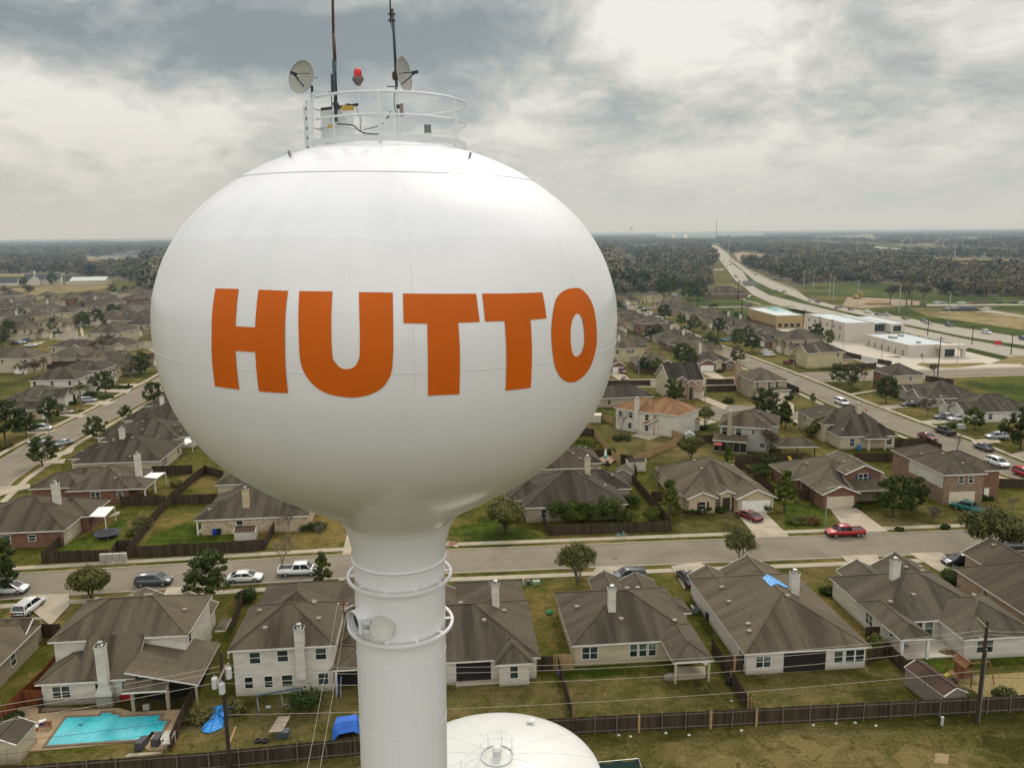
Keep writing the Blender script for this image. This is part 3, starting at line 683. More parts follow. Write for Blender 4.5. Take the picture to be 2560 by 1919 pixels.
l1 = house('brick and cream house with tall white chimney beside the trampoline garden', off(A, -16.5, 0), ANG,
      [HB(0, 0, 16.5, 15, z=2.7, p=.46), HB(9.0, 6.2, 17.7, 14.8, z=2.68, p=.45), HB(-3, 3, 6, 13.5, z=2.66, t='hip')], B_RED, R_BROWN,
      wins=[(0, 'S', 7.1, 1.5, 1.4, 1.2), (0, 'S', 11.0, 1.55, 1.0, .9), (0, 'E', 1.9, 1.5, 1.4, 1.3, 2)], chims=[(12.2, 7.8, 8.0, 1.05)], vents=5, seed=21)
MB().box(16.5 - OH + .004, OH, 0, 16.5 - OH + .03, 6.4, 2.5).build('wall', W_CREAM, l1)
A = anchor('c', 1440, 238, 2.7)
lh2 = house('red brick house with white patio cover and green umbrella on its porch', off(A, -14, 0), ANG,
      [HB(0, 0, 11.2, 12.0, z=2.7, p=.5), HB(6.5, .02, 14, 5.8, z=2.71, p=.48, wall=False), HB(-7.3, 2.2, 1.8, 9.8, z=2.72, p=.5), HB(-5, 6, 6, 13, z=2.66, p=.5)], B_RED, R_BROWN,
      wins=[(0, 'S', 4.6, 1.5, 1.6, 1.3, 2), (0, 'S', 8.8, 1.6, .9, 1.0)], posts=[(13.6, .5, 0, 2.5, .2, TRIM), (13.6, 5.4, 0, 2.5, .2, TRIM)], chims=[(10.6, 6.4, 7.4, 1.0)], vents=5, seed=23)
A = anchor('b', 1700, 1155, 2.7)
house('cream house with white chimney and heavily streaked roof on the left', off(A, -17, 0), ANG,
      [HB(0, 0, 17.0, 15.5, z=2.7, p=.52), HB(-2.5, 4, 6, 13, z=2.68, p=.5)], W_CREAM, R_DARK, wins=[(0, 'E', 2.2, 1.5, .8, 1.5), (0, 'E', 3.2, 1.5, .8, 1.5), (0, 'E', 4.2, 1.5, .8, 1.5), (0, 'E', 12, 1.5, 1.1, 1.4)], chims=[(7.6, 6.6, 8.2, 1.0)], vents=7, seed=25)
A = anchor('b', 1990, 920, 2.7)
house('dark roofed house with small white gable, against the tank edge on the left', off(A, -19, 0), ANG,
      [HB(0, 0, 17.0, 14.5, z=2.7, p=.5), HB(-2.5, 4, 6, 13, z=2.68, p=.5), HB(13, 2, 20, 9, z=2.7, t='gx', p=.5)], W_WHITE, R_DARK, vents=7, seed=27)
for k, (dx, dy) in enumerate([(0, 17), (-1, 34), (-2, 52)]):
    A = anchor('b', 1990, 920, 2.7)
    house(['grey roofed house with white chimney beside the tank on the left', 'dark roofed house behind two round street trees on the left', 'last house in view of the row left of the tank'][k], off(A, -19 + dx, dy), ANG,
      [HB(0, 0, 15.5, 14.0, z=2.7, p=.5), HB(-3, 4, 6, 12, z=2.68, p=.5)], [W_WHITE, W_TAN, B_RED][k], [R_DARK, R_GREY, R_BROWN][k], chims=[(6, 7, 7.8, .9)] if k == 0 else [], vents=6, seed=29 + k)
A = anchor('d', 0, 475, 2.7)
mh = house('limestone walled house with yellow chimney below the tank', A, ANG,
      [HB(0.2, 0.1, 8, 7.5, z=2.68, p=.5, wall=False), HB(0.8, 0, 18.3, 13.0, z=2.7, p=.5), HB(2.5, 8, 12, 17.5, z=2.66, p=.48)], B_STONE, R_DARK,
      wins=[(1, 'S', 6.0, 1.5, .95, 1.4)], chims=[(8.0, 2.4, 6.8, 1.0, W_YEL)], posts=[(.6, .5, 0, 2.6, .22, TRIM), (.6, 6.5, 0, 2.6, .2, TRIM)], vents=2, seed=33)
house('roof corner house half hidden by the underside of the tank', off((mh.location.x, mh.location.y), -1.5, 18.5), ANG,
      [HB(0, 0, 17, 13.0, z=2.7, p=.48), HB(.4, 11, 9, 17.5, z=2.66, p=.5)], W_CREAM, R_BROWN, wins=[(0, 'W', 6.0, 1.5, .95, 1.4)], vents=2, seed=35)
A = anchor('e', 1225, 590, 2.7)
house('tan sided house behind the tall evergreen hedge with pale chimney', A, ANG,
      [HB(0, 0, 17.4, 16.0, z=2.7, p=.46), HB(-2.6, 4, 6, 14.5, z=2.68, p=.48), HB(9, 8, 20.0, 17, z=2.66, p=.52)], W_TAN, R_DARK,
      wins=[(0, 'S', 2.9, 1.45, .9, 1.5)], chims=[(12.3, 9.8, 8.1, .95, W_CREAM)], vents=4, seed=37)
A = anchor('e', 1420, 208, 2.7)
house('dark roofed house peeping out behind the hedge house', off(A, -3, 0), ANG,
      [HB(0, 0, 12.5, 12.5, z=2.7, p=.5), HB(7, 3, 15.0, 13, z=2.66, p=.5)], W_TAN, R_DARK, wins=[(0, 'S', 6.4, 1.4, 1.2, 1.4)], vents=3, seed=39)
A = anchor('f', 870, 500, 2.7)
fh = house('beige house with two front gables, shutters and red car in the drive', A, ANG,
      [HB(-.5, 2.0, 14.8, 19.0, z=2.7, p=.5), HB(-.2, -.2, 5.2, 6, z=2.72, t='gy', p=.42), HB(8.0, -1.2, 15.0, 7, z=2.74, t='gy', p=.45), HB(5.6, .6, 8.4, 5, z=3.1, t='gy', p=.45)], W_BEIGE, R_BROWN,
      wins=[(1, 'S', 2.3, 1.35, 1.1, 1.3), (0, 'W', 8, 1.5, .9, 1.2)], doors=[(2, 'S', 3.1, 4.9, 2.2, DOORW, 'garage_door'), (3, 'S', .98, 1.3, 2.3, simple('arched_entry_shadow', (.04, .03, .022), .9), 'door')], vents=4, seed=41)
for sx in (-1, 1): MB().box(2.3 + OH + sx * .82 - .2, -.2 + OH - .06, .75, 2.3 + OH + sx * .82 + .2 - .2 * 0 , -.2 + OH - .004, 2.0).build('shutter', DOORR, fh)
A = anchor('g', 220, 460, 2.7)
gh = house('brick two storey house with blue shutters and stained driveway', A, ANG,
      [HB(0, 3.0, 13, 19.0, z=2.7, p=.5, m=W_TAN), HB(0, 0, 6.8, 9, z=2.72, t='gy', p=.42), HB(6.0, 4.0, 13.2, 14, z=4.9, t='gy', p=.42, m=B_RED), HB(6.4, 1.4, 14.2, 6.5, z=2.66, z2=4.4, t='shS', p=.3, wall=False), HB(-1.5, 9, 6, 19, z=2.68, p=.48)], B_RED, R_GREY,
      wins=[(2, 'S', 3.1, 4.0, 1.7, 1.4, 2)], doors=[(1, 'S', 3.1, 4.8, 2.15, DOORM, 'garage_door'), (2, 'S', 1.2, 1.0, 2.1, DOORR, 'door')], posts=[(6.9, 1.8, 0, 2.5, .3, B_RED), (13.8, 1.8, 0, 2.5, .3, B_RED)], vents=4, seed=43)
for sx in (-1, 1): MB().box(6.42 + 3.1 + sx * 1.15 - .22, 4.42 - .06, 3.3, 6.42 + 3.1 + sx * 1.15 + .22, 4.42 - .004, 4.7).build('shutter', simple('blue_shutter', (.03, .05, .09), .6), gh)
A = anchor('g', 1425, 265, 5.4)
g2 = house('two storey brown brick and white house with teal pickup in front', A, ANG,
      [HB(0, 0, 8.0, 11.5, z=5.4, p=.5, m=B_BRN), HB(5.5, 1.4, 11.8, 12.5, z=5.42, p=.5, m=B_RED), HB(.1, 3.0, 9, 17, z=5.36, p=.48, m=B_BRN)], B_BRN, R_BROWN,
      wins=[(0, 'S', 3.0, 4.3, .85, 1.2), (0, 'S', 4.8, 4.3, .85, 1.2), (0, 'W', 8.3, 4.5, .7, .8)], doors=[(0, 'S', 3.4, 4.7, 2.15, DOORM, 'garage_door'), (1, 'S', 3.4, .9, 2.1, TRIM, 'door')], vents=3, seed=45)
sp = MB(); sp.box(OH - .03, OH + .3, 2.75, OH - .004, 11.0, 5.15); sp.build('wall', W_WHITE, g2)['label'] = 'white sided upper floor wall'
house('two storey house with dark screened porch and tall tan chimney', anchor('h', 1400, 800, 5.4), RD(-20),
      [HB(0, 0, 11.2, 10.5, z=5.4, p=.5), HB(-.8, -2.6, 6.4, 1.0, z=2.7, z2=3.7, t='shS', wall=False), HB(2, 3, 12.6, 13.5, z=5.37, p=.48)], W_GREY, R_BROWN,
      wins=[(0, 'S', 1.0, 4.2, 1.1, 1.4), (0, 'S', 4.0, 4.2, 1.2, 1.4), (0, 'S', 7.0, 4.3, .6, .9), (0, 'S', 9.0, 1.5, 1.2, .9)], chims=[(2.5, .2, 8.4, .9, W_TAN, .2)], vents=4, seed=47)
_h = [o for o in bpy.data.objects if o.name.startswith('house') and o.get('label', '').startswith('two storey house with dark')][0]
sc = MB()
for k in range(5): sc.box(-.45 + k * 1.36, -2.3, .35, -.45 + k * 1.36 + 1.24, -2.24, 2.35)
sc.build('screen_panel', simple('insect_screen', (.012, .016, .014), .4), _h)
fr = MB(); fr.box(-.5, -2.34, 0, 6.4, -2.2, .33)
for k in range(6): fr.box(-.56 + k * 1.36, -2.36, .33, -.46 + k * 1.36, -2.2, 2.5)
fr.box(-.5, -2.34, 2.36, 6.4, -2.2, 2.5); fr.build('porch_frame', W_TAN, _h)
house('tan storey and a half house with pale chimney at the street corner', anchor('i', 510, 1075, 2.9), RD(3),
      [HB(0, 0, 13.0, 16, z=2.9, p=.78), HB(-1.0, 6, 9, 21, z=4.2, p=.48), HB(5.2, -1.6, 10.6, 4, z=2.72, p=.45, wall=False)], W_CREAM, R_GREY,
      wins=[(0, 'S', 2.7, 1.5, 1.0, 1.6), (0, 'S', 11.0, 1.5, 1.2, 1.3), (1, 'W', 4, 3.2, .9, 1.2)], chims=[(6.6, 5.4, 8.8, 1.15, W_CREAM)], posts=[(6.0, -1.2, 0, 2.5, .45, W_CREAM), (9.6, -1.2, 0, 2.5, .35, W_CREAM)], vents=4, seed=49)
house('two storey white house with bright orange shingle roof', anchor('h', 370, 625, 5.4), RD(-40),
      [HB(0, 0, 11.0, 9.5, z=5.4, p=.5), HB(5, 1, 17, 12, z=5.42, p=.5)], W_WHITE, R_ORANGE,
      wins=[(0, 'S', 1.3, 4.1, 1, 1.2), (0, 'S', 4.2, 4.1, 1, 1.3), (0, 'S', 8.6, 4.1, 1, 1.4), (0, 'S', 8.6, 1.6, 1, 1.4), (0, 'S', 4.0, 1.5, 1, 1.3)], chims=[(6.3, .3, 8.3, .95, W_WHITE, 1.0)], vents=3, seed=51)
_a = anchor('h', 690, 790, 2.9)
house('orange roofed garage wing and porch beside the orange roofed house', _a, RD(8),
      [HB(0, 0, 5.2, 6, z=2.75, t='gy', p=.6, wall=False), HB(7.5, 2.0, 14.5, 10.0, z=2.7, p=.5, m=W_GREY), HB(3.8, .9, 10.2, 9, z=5.3, t='hip', p=.5)], W_WHITE, R_ORANGE, wins=[(2, 'S', 4.6, 4.2, 1, 1.4), (1, 'S', 4.6, 1.5, .9, 1.2)], posts=[(2.6, .4, 0, 2.6, .22, TRIM)], vents=1, seed=52, name='garage_wing', cat='house wing')
house('cream gabled two storey house with pink brick front', anchor('h', 965, 365, 5.4), RD(9),
      [HB(-1.5, 0, 9.2, 12, z=5.4, t='gx', p=.7), HB(-.1, -.9, 4.2, 6, z=5.3, t='gy', p=.75, m=B_PINK), HB(3.4, -1.3, 6.2, 4, z=4.9, t='gy', p=.7, m=B_PINK)], W_CREAM, R_DARK,
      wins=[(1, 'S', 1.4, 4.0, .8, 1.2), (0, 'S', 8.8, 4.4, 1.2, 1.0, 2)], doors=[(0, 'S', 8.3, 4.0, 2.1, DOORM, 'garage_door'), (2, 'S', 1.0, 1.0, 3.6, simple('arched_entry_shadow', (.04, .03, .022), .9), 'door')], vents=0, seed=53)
_h = [o for o in bpy.data.objects if o.get('label', '').startswith('cream gabled')][0]
MB().box(-1.5 + OH + .01, OH - .05, 0, 9.2 - OH - .01, OH - .004, 5.18).build('wall', B_PINK, _h)['label'] = 'pink brick front wall'
house('two storey tan house with tall side chimney in front of the east street', anchor('h', 1750, 365, 5.4), RD(4),
      [HB(-.3, -.2, 10.2, 13, z=5.4, p=.48), HB(.2, -1.6, 3.4, 2.6, z=2.9, p=.4), HB(5.2, -1.5, 10.6, 2.6, z=2.92, p=.4)], W_TAN, R_GREY,
      wins=[(0, 'S', 1.2, 4.3, .9, 1.2), (0, 'S', 4.6, 4.1, .8, 1.6), (0, 'S', 6.9, 4.3, .8, 1.5), (0, 'W', 9, 4.3, .9, 1.1)], chims=[(-.3, 11.6, 9.2, 1.3, B_PINK, 2)], doors=[(2, 'S', 2.3, 4.0, 2.1, DOORM, 'garage_door')], vents=3, seed=55)
house('brown brick house with wide hip roof behind two small trees', anchor('h', 610, 205, 2.7), RD(3),
      [HB(-.3, 0, 12.5, 14.5, z=2.7, p=.48), HB(6.5, -1.2, 13.0, 5, z=2.72, t='gy', p=.5)], B_RED, R_BROWN, doors=[(1, 'S', 2.9, 4.4, 2.1, DOORM, 'garage_door')], wins=[(0, 'W', 9, 1.5, .9, 1.2)], vents=2, seed=57)
house('brick house with stone arch entry and white garage on the corner', anchor('h', 1210, 190, 2.7), RD(3),
      [HB(-.6, 1, 12.5, 14, z=2.7, p=.5), HB(-.2, -1.2, 5.8, 6, z=2.72, t='gy', p=.5), HB(9, -.2, 12.9, 6, z=2.74, t='gy', p=.5), HB(5.6, .1, 8.6, 5, z=3.2, t='gy', p=.48, m=B_STONE)], B_RED, R_BROWN,
      doors=[(1, 'S', 2.6, 4.5, 2.1, DOORW, 'garage_door')], wins=[(2, 'S', 1.5, 1.4, 1.4, 1.4, 2)], chims=[(3, 9, 8.3, .9)], vents=2, seed=59)
house('yellow two storey house with grey roof, right behind the last letter', anchor('h', 370, 45, 5.4), RD(5),
      [HB(0, 0, 12, 12.5, z=5.4, p=.5)], W_YEL, R_BROWN, wins=[(0, 'S', 1.2, 4.2, 1.2, 1.3), (0, 'S', 5.0, 4.2, .7, 1.3), (0, 'S', 5.95, 4.2, .7, 1.3), (0, 'S', 6.9, 4.2, .7, 1.3)], chims=[(3.5, 7, 9.2, .9)], vents=1, seed=61)
house('small brick garage fronted house beside the tank on the right', off(anchor('h', 470, 205, 2.7), -9, 0), RD(5),
      [HB(0, 0, 9.3, 12.0, z=2.7, p=.48), HB(4.5, -1, 9.6, 5, z=2.72, t='gy', p=.5)], B_RED, R_BROWN, doors=[(1, 'S', 2.1, 3.8, 2.1, DOORW, 'garage_door')], vents=1, seed=63)
house('long low dark roofed house with grey wall behind the orange roof', off(anchor('h', 750, 510, 2.7), -15.5, -1.5), RD(8),
      [HB(0, 0, 16, 11, z=2.7, p=.48)], W_TAN, R_DARK, wins=[(0, 'S', 3, 1.5, 1, 1.2), (0, 'S', 11, 1.5, 1, 1.2)], vents=3, seed=65)
house('brick and cream two storey house on the cross street corner', anchor('i', 990, 512, 5.4), RD(4),
      [HB(0, 0, 10.2, 11, z=5.4, p=.52)], W_CREAM, R_GREY, wins=[(0, 'S', 5.6, 4.3, .8, 1.1), (0, 'W', 4.5, 4.0, .9, 1.2), (0, 'W', 6, 4.0, .9, 1.2)], vents=1, seed=67)
_h = [o for o in bpy.data.objects if o.get('label', '').startswith('brick and cream two storey')][0]
MB().box(OH + .01, OH - .05, 0, 10.2 - OH - .01, OH - .004, 2.7).build('wall', B_RED, _h)['label'] = 'red brick lower wall'
MB().box(OH - .05, OH - .04, 0, OH - .004, 11 - OH, 5.18).build('wall', B_RED, _h)['label'] = 'red brick end wall'
house('yellow two storey house by the commercial yard with porch', anchor('i', 250, 300, 5.4), RD(6),
      [HB(0, 0, 12.2, 11, z=5.4, p=.5), HB(-1.8, -.8, 3, 9, z=5.3, t='gx', p=.5), HB(10.5, .6, 16.5, 10, z=2.7, p=.5)], W_YEL, R_GREY, wins=[(0, 'S', 9.6, 4.3, .8, 1.2), (0, 'S', 10.6, 1.5, 1, .8)], vents=1, seed=69)
house('long grey roofed house with white gable ends facing the east street', anchor('i', 1325, 722, 2.7), RD(2),
      [HB(0, 0, 15, 14, z=2.7, p=.5), HB(-1.5, 1.5, 6, 8.5, z=2.72, t='gx', p=.5), HB(-.8, 9, 6, 14.5, z=2.68, t='gx', p=.5)], W_GREY, R_GREY, wins=[(0, 'S', 10, 1.5, 1, 1.1)], vents=3, seed=71)
house('white walled house with triple gables next to the white parked car', anchor('i', 1730, 850, 2.7), RD(2),
      [HB(0, 0, 17, 13, z=2.7, p=.5), HB(-1.8, .3, 6, 7.5, z=2.72, t='gx', p=.5), HB(-1.6, 7.5, 6, 12.5, z=2.68, t='gx', p=.5)], W_WHITE, R_GREY, wins=[(0, 'S', 4.6, 1.5, 1, 1.4), (0, 'S', 10.4, 1.5, 1, 1.4)], vents=3, seed=73)
WALLS = [('cream', W_CREAM), ('tan', W_TAN), ('white', W_WHITE), ('beige', W_BEIGE), ('yellow', W_YEL), ('red brick', B_RED), ('brown brick', B_BRN), ('pink brick', B_PINK), ('grey', W_GREY)]
ROOFS = [('brown', R_BROWN), ('grey', R_GREY), ('dark', R_DARK)]
ORD = ['first', 'second', 'third', 'fourth', 'fifth', 'sixth', 'seventh', 'eighth', 'ninth', 'tenth', 'eleventh', 'twelfth', 'thirteenth', 'fourteenth', 'fifteenth', 'sixteenth']
def far_house(x, y, ang, where, seed, front='S', two=None, w=None, d=None, detail=True, wall=None, roof=None):
    r = random.Random(seed); two = (r.random() < 0.4) if two is None else two
    w = w or r.uniform(11, 14); d = d or r.uniform(11.5, 15)
    wn, wm = wall or r.choice(WALLS); rn, rm = roof or r.choice(ROOFS); z = 5.3 if two else 2.7
    bl = [HB(0, 0, w, d, z=z, p=r.uniform(.42, .52))]; doors = []; wins = []
    gw = r.uniform(5.4, 6.6)
    gx = 0.2 if r.random() < .5 else w - gw - .2
    if front == 'S':
        bl.append(HB(gx, -1.6, gx + gw, 5, z=2.72, t='gy', p=.5))
        if detail: doors.append((1, 'S', (gw - .84) / 2, 4.2, 2.1, r.choice([DOORM, DOORW]), 'garage_door'))
    elif front == 'E':
        bl.append(HB(w - 5, gx * .9, w + 2.2, gx * .9 + gw, z=2.72, t='gx', p=.55))
        bl.append(HB(w - 4, (d - 5) if gx < 2 else .2, w + .8, d - .2 if gx < 2 else 4.6, z=2.66, t='gx', p=.55))
        if detail: doors.append((1, 'E', (gw - .84) / 2, 4.2, 2.1, r.choice([DOORM, DOORW]), 'garage_door'))
    elif front == 'W':
        bl.append(HB(-2.2, gx * .9, 5, gx * .9 + gw, z=2.72, t='gx', p=.55))
        bl.append(HB(-.8, (d - 5) if gx < 2 else .2, 4, d - .2 if gx < 2 else 4.6, z=2.66, t='gx', p=.55))
        if detail: doors.append((1, 'W', (gw - .84) / 2, 4.2, 2.1, r.choice([DOORM, DOORW]), 'garage_door'))
    if r.random() < .5: bl.append(HB(w * .3, d * .3, w * .75, d + 2.5, z=z - .04 if not two else 2.68, p=.5))
    if detail:
        if two:
            for u in (1.2, w * .45, w - 2.6): wins.append((0, 'S', u, 4.2, .9, 1.25))
            for u in (2, d * .6): wins.append((0, 'W' if x > 0 else 'E', u, 4.2, .9, 1.2))
        for u in ((w - 2.5) if gx < 2 else 1.6,): wins.append((0, 'S', u, 1.5, 1.1, 1.3))
        wins.append((0, 'W' if x > 0 else 'E', d * .55, 1.5, 1, 1.2))
    label = '%s %s house, %s roof, %s' % (wn, 'two storey' if two else 'low', rn, where)
    ch = [(w * .5, d * .5, z + 5.0, .95)] if r.random() < .25 else []
    return house(label, (x, y), ang, bl, wm, rm, TRIM if r.random() < .6 else TRIM_T, wins=wins if detail else (), doors=doors, chims=ch if detail else [], vents=2 if detail and y < 300 else 0, seed=seed, pipes=1)
k = 0
specs = [(-139.5, 205.5, 0, 'nearest beyond the west street', 'dark', 13, 12), (-143, 221, 0, 'with white chimney behind the palm', 'brown', 14, 12), (-145, 236, 1, 'behind the palm tree', 'dark', 14, 12),
         (-146.5, 252, 1, 'stone fronted, beyond the palm', 'brown', 15, 12), (-149, 268, 0, 'above the parked silver wagon', 'grey', 14, 12), (-149, 284, 0, 'up the slope of the west street', 'dark', 15, 12),
         (-163, 298, 0, 'behind the winter shrubs on the left', 'brown', 13, 13)]
for i, (x, y, two, wh, rf, w, d) in enumerate(specs):
    wl = [WALLS[3], WALLS[2], WALLS[2], WALLS[0], WALLS[4], WALLS[1], WALLS[0]][i]
    far_house(x, y, RD(4), wh, 300 + i, 'E', bool(two), w, d, True, wl, [q for q in ROOFS if q[0] == rf][0])
LH = [(-191, 282, RD(-2), 1, 'cream', 'brown', 'with dark windows at the left edge', 20, 13, 'S'), (-176, 298, RD(6), 0, 'cream', 'grey', 'with wide hip roof near the left edge', 14, 14, 'S'),
      (-193, 331, RD(-15), 0, 'beige', 'dark', 'long and low near the curved street', 18, 12, 'S'), (-174, 334, RD(-12), 0, 'cream', 'brown', 'low beside the bare shrubs', 14, 12, 'S'),
      (-190, 355, RD(-2), 1, 'cream', 'brown', 'big and broad below the curved street', 15, 20, 'N'), (-169, 372, RD(0), 1, 'tan', 'brown', 'half hidden by the tank edge', 13, 13, 'N'),
      (-240, 376, RD(-6), 1, 'cream', 'brown', 'with pillared front porch on the curved street', 13, 12, 'E'), (-241, 406, RD(0), 1, 'cream', 'brown', 'with brown stone end on the curved street', 12, 12, 'E'),
      (-236, 432, RD(6), 1, 'white', 'grey', 'with white gable above the curved street', 9, 12, 'E'), (-229, 446, RD(10), 1, 'pink brick', 'grey', 'pink fronted by the round street tree', 9, 12, 'S'),
      (-289, 415, RD(-4), 1, 'white', 'brown', 'white walled at the left edge', 13, 12, 'S'), (-308, 495, RD(-5), 1, 'cream', 'brown', 'tall, with two slim cypresses', 14, 14, 'E'),
      (-283, 442, RD(0), 0, 'red brick', 'brown', 'low, with brick gable among shrubs', 12, 12, 'E'), (-262, 455, RD(10), 1, 'yellow', 'brown', 'with yellow gable in the middle of the roofs', 12, 12, 'E')]
for i, (x, y, a, two, wn, rn, wh, w, d, fr) in enumerate(LH):
    far_house(x, y, a, wh, 330 + i, fr, bool(two), w, d, True, [q for q in WALLS if q[0] == wn][0], [q for q in ROOFS if q[0] == rn][0])
i = 0
def in_left(x, y): return -0.67 * y < x < -0.435 * y
rowsL = [(-2, 'S'), (17, 'N')]
PLACE = ['in the western rooftops', 'left of the tank']
cnt = 0
for row in range(16):
    y0 = 392 + row * 25 - (0 if row % 2 else 7)
    n = 0
    for q in range(34):
        x = -520 + q * 16.5 + random.uniform(-1.5, 1.5); yy = y0 + (x + 300) * -0.25 + random.uniform(-2, 2)
        if not in_left(x, yy) or yy < 385 or yy > 800: continue
        if yy > 640 + (x + 300) * .2 - max(0, (-x - 400)) * 3.2: continue
        if any((x - a[0] - 6) ** 2 + (yy - a[1]) ** 2 < 17 ** 2 for a in LH): continue
        if any((Vector((x + 6, yy + 5)) - Vector(b)).length < 16 for b in [(-230, 395), (-262, 470), (-245, 432), (-281, 505), (-300, 540), (-335, 590), (-372, 640)]): continue
        n += 1; cnt += 1
        far_house(x, yy, RD(-14 + random.uniform(-4, 4)), '%s in roof rank %s left of the tank' % (ORD[min(15, n - 1)], ORD[row]), 400 + cnt, random.choice('SSNE'), None, None, None, yy < 560)
n = 0
for i, y in enumerate([291, 307, 323, 339, 355, 371, 387, 403, 419, 435, 451, 467, 483]):
    x = 108 - (y - 290) * 0.085
    far_house(x, y, RD(4), '%s up the right side of the east street' % ORD[i], 600 + i, 'W', i in (1,), 16, 13.5, y < 400, None, ROOFS[i % 2])
for i, y in enumerate([283, 299, 315, 333, 350, 368, 386, 404, 422, 440, 458]):
    x = 65 - (y - 290) * 0.075
    if y in (283,): continue
    far_house(x, y, RD(4), '%s up the left side of the east street' % ORD[i], 630 + i, 'E', i in (5,), 14, 13, y < 400)
for i, (x, y, two) in enumerate([(58, 536, 1), (72, 524, 0), (88, 532, 1), (100, 518, 0), (60, 505, 0), (40, 300, 1), (38, 330, 0), (40, 350, 0), (42, 372, 0)]):
    far_house(x, y, RD(0), '%s around the end of the east street' % ORD[i], 660 + i, 'S', bool(two))
sch = house('long brick building with brown hip roof standing alone in the green field', (138, 566), RD(-4), [HB(0, 0, 29, 20, z=3.2, p=.5)], B_RED, R_BROWN, wins=[(0, 'S', 2 + 2.6 * q, 1.9, .9, 1) for q in range(10)], vents=0, seed=1, name='lodge_building', cat='building', group=None)
small = []
for v in range(6):
    w, d = random.uniform(13, 17), random.uniform(11, 14); two = v % 2
    Rm, Fm, Wm = MB(), MB(), MB(); add_block(HB(0, 0, w, d, z=5.2 if two else 2.8, p=.55), Rm, Fm, Wm)
    small.append((Rm.mesh('roof', [R_BROWN, R_GREY, R_DARK][v % 3]), Wm.mesh('wall', [W_CREAM, W_WHITE, W_TAN, B_PINK, W_YEL, W_GREY][v])))
def sprinkle(area, n, label, group):
    (c, poly) = area; P = P2(c, *poly); xs = [p.x for p in P]; ys = [p.y for p in P]; made = 0; tries = 0
    def inside(x, y):
        o = False
        for a, b in zip(P, P[1:] + P[:1]):
            if (a.y > y) != (b.y > y) and x < (b.x - a.x) * (y - a.y) / (b.y - a.y) + a.x: o = not o
        return o
    while made < n and tries < 6000:
        tries += 1; x = random.uniform(min(xs), max(xs)); y = random.uniform(min(ys), max(ys))
        if not inside(x, y): continue
        a = thing('house', label, 'house', (x, y, 0), RD(random.choice([0, 90, 20])), group); R_, W_ = random.choice(small)
        s = 1.0 if y < 1800 else 1.35
        a.scale = (s, s, s)
        link('wall', W_, a); link('roof', R_, a); made += 1
taken = [o.location.copy() for o in bpy.data.objects if o.get('category') == 'house']; rb_ = random.Random(3); hm_ = MB(); nh_ = 0
for row in range(15):
    for q in range(-12, 9):
        p = st(q * 17.5 - 6, 152 + row * 31 + rb_.uniform(-2, 2) - (10 if row % 2 else 0))
        if not (-.43 * p.y + 8 < p.x < .115 * p.y - 4) or abs(to_st(p)[0] + 9) < 9 and p.y < 235 or -18 < to_st(p)[0] < -8 and p.y < 235 or 236 < p.y < 258 or any((p - t_).length < 19 for t_ in taken): continue
        nh_ += 1
        if nh_ > 32:
            o_ = len(hm_.v); B_ = MB(); F_ = MB(); W_ = MB(); add_block(HB(0, 0, 15, 12.5, z=(2.8, 5.2)[nh_ % 2]), B_, F_, W_); c_, s_ = math.cos(ANG), math.sin(ANG)
            for M_, k_ in ((B_, 0), (W_, 1)): hm_.add([(p.x + x * c_ - y * s_, p.y + x * s_ + y * c_, z) for x, y, z in M_.v], M_.f, k_)
            continue
        a = thing('house', 'plain suburban house in the streets behind the tank of the water tower', 'house', p, ANG, 'houses behind the water tower tank'); R_, W_ = rb_.choice(small); link('wall', W_, a); link('roof', R_, a)
tag(hm_.build('far_housing', [R_BROWN, W_CREAM]), 'mass of suburban roofs in the far streets behind the tank', 'housing', kind='stuff')
sprinkle(('x', (60, 400, 160, 360, 700, 370, 900, 415, 640, 440, 250, 520, 130, 530)), 42, 'tiny grey roofed house in the hazy subdivision right of the tank', 'houses in the hazy subdivision')
sprinkle(('x', (150, 560, 300, 540, 690, 560, 690, 635, 210, 640)), 20, 'tiny pale house on the near rim of the subdivision by the woods', 'houses on the rim of the subdivision')
sprinkle(('a', (1050, 500, 1500, 420, 1880, 400, 1880, 510, 1500, 560, 1000, 548)), 36, 'tiny house in the distant estate beyond the western woods', 'houses in the western distant estate')
sprinkle(('k', (-200, 175, 0, 170, 560, 185, 560, 240, 0, 232, -200, 225)), 24, 'tiny house among the far apartments above the right hand woods', 'far houses above the woods')
def box_building(name, label, c, pts, z, mat, roofm, zb=0):
    root = thing(name, label, 'building'); P = [(p.x, p.y) for p in P2(c, *pts)]
    ar = sum(P[k][0] * P[(k + 1) % len(P)][1] - P[(k + 1) % len(P)][0] * P[k][1] for k in range(len(P)))
    if ar < 0: P = P[::-1]
    MB().prism(P, 0, z).build('wall', mat, root); MB().prism(P, z + .002, z + .5).build('roof', roofm, root); return root
ROOFW = simple('white_membrane_roof', (0.42, 0.48, 0.51), 0.6)
box_building('school_building', 'long dark roofed school block far beyond the woods, left of the tank', 'a', (1160, 515, 1880, 520, 1880, 500, 1160, 500), 9, W_WHITE, simple('slate_roof', (.03, .035, .045), .7))
D0 = G('a', 340, 800)
house('white gabled farmhouse group with dark roofs in the meadow on the far left', (D0.x - 6, D0.y), RD(20), [HB(0, 0, 34, 16, z=5.5, t='gx', p=.7), HB(6, -5, 16, 10, z=5.4, t='gy', p=.9), HB(20, -4, 28, 10, z=5.2, t='gy', p=.9), HB(38, -2, 52, 10, z=3, t='gx', p=.8), HB(-26, 2, -6, 14, z=3, t='gx', p=.7)],
      W_WHITE, simple('slate_roof', (.03, .035, .045), .7), chims=[(10, 5, 15, 1.6)], vents=0, seed=5, name='farmhouse', cat='farmhouse', group=None)
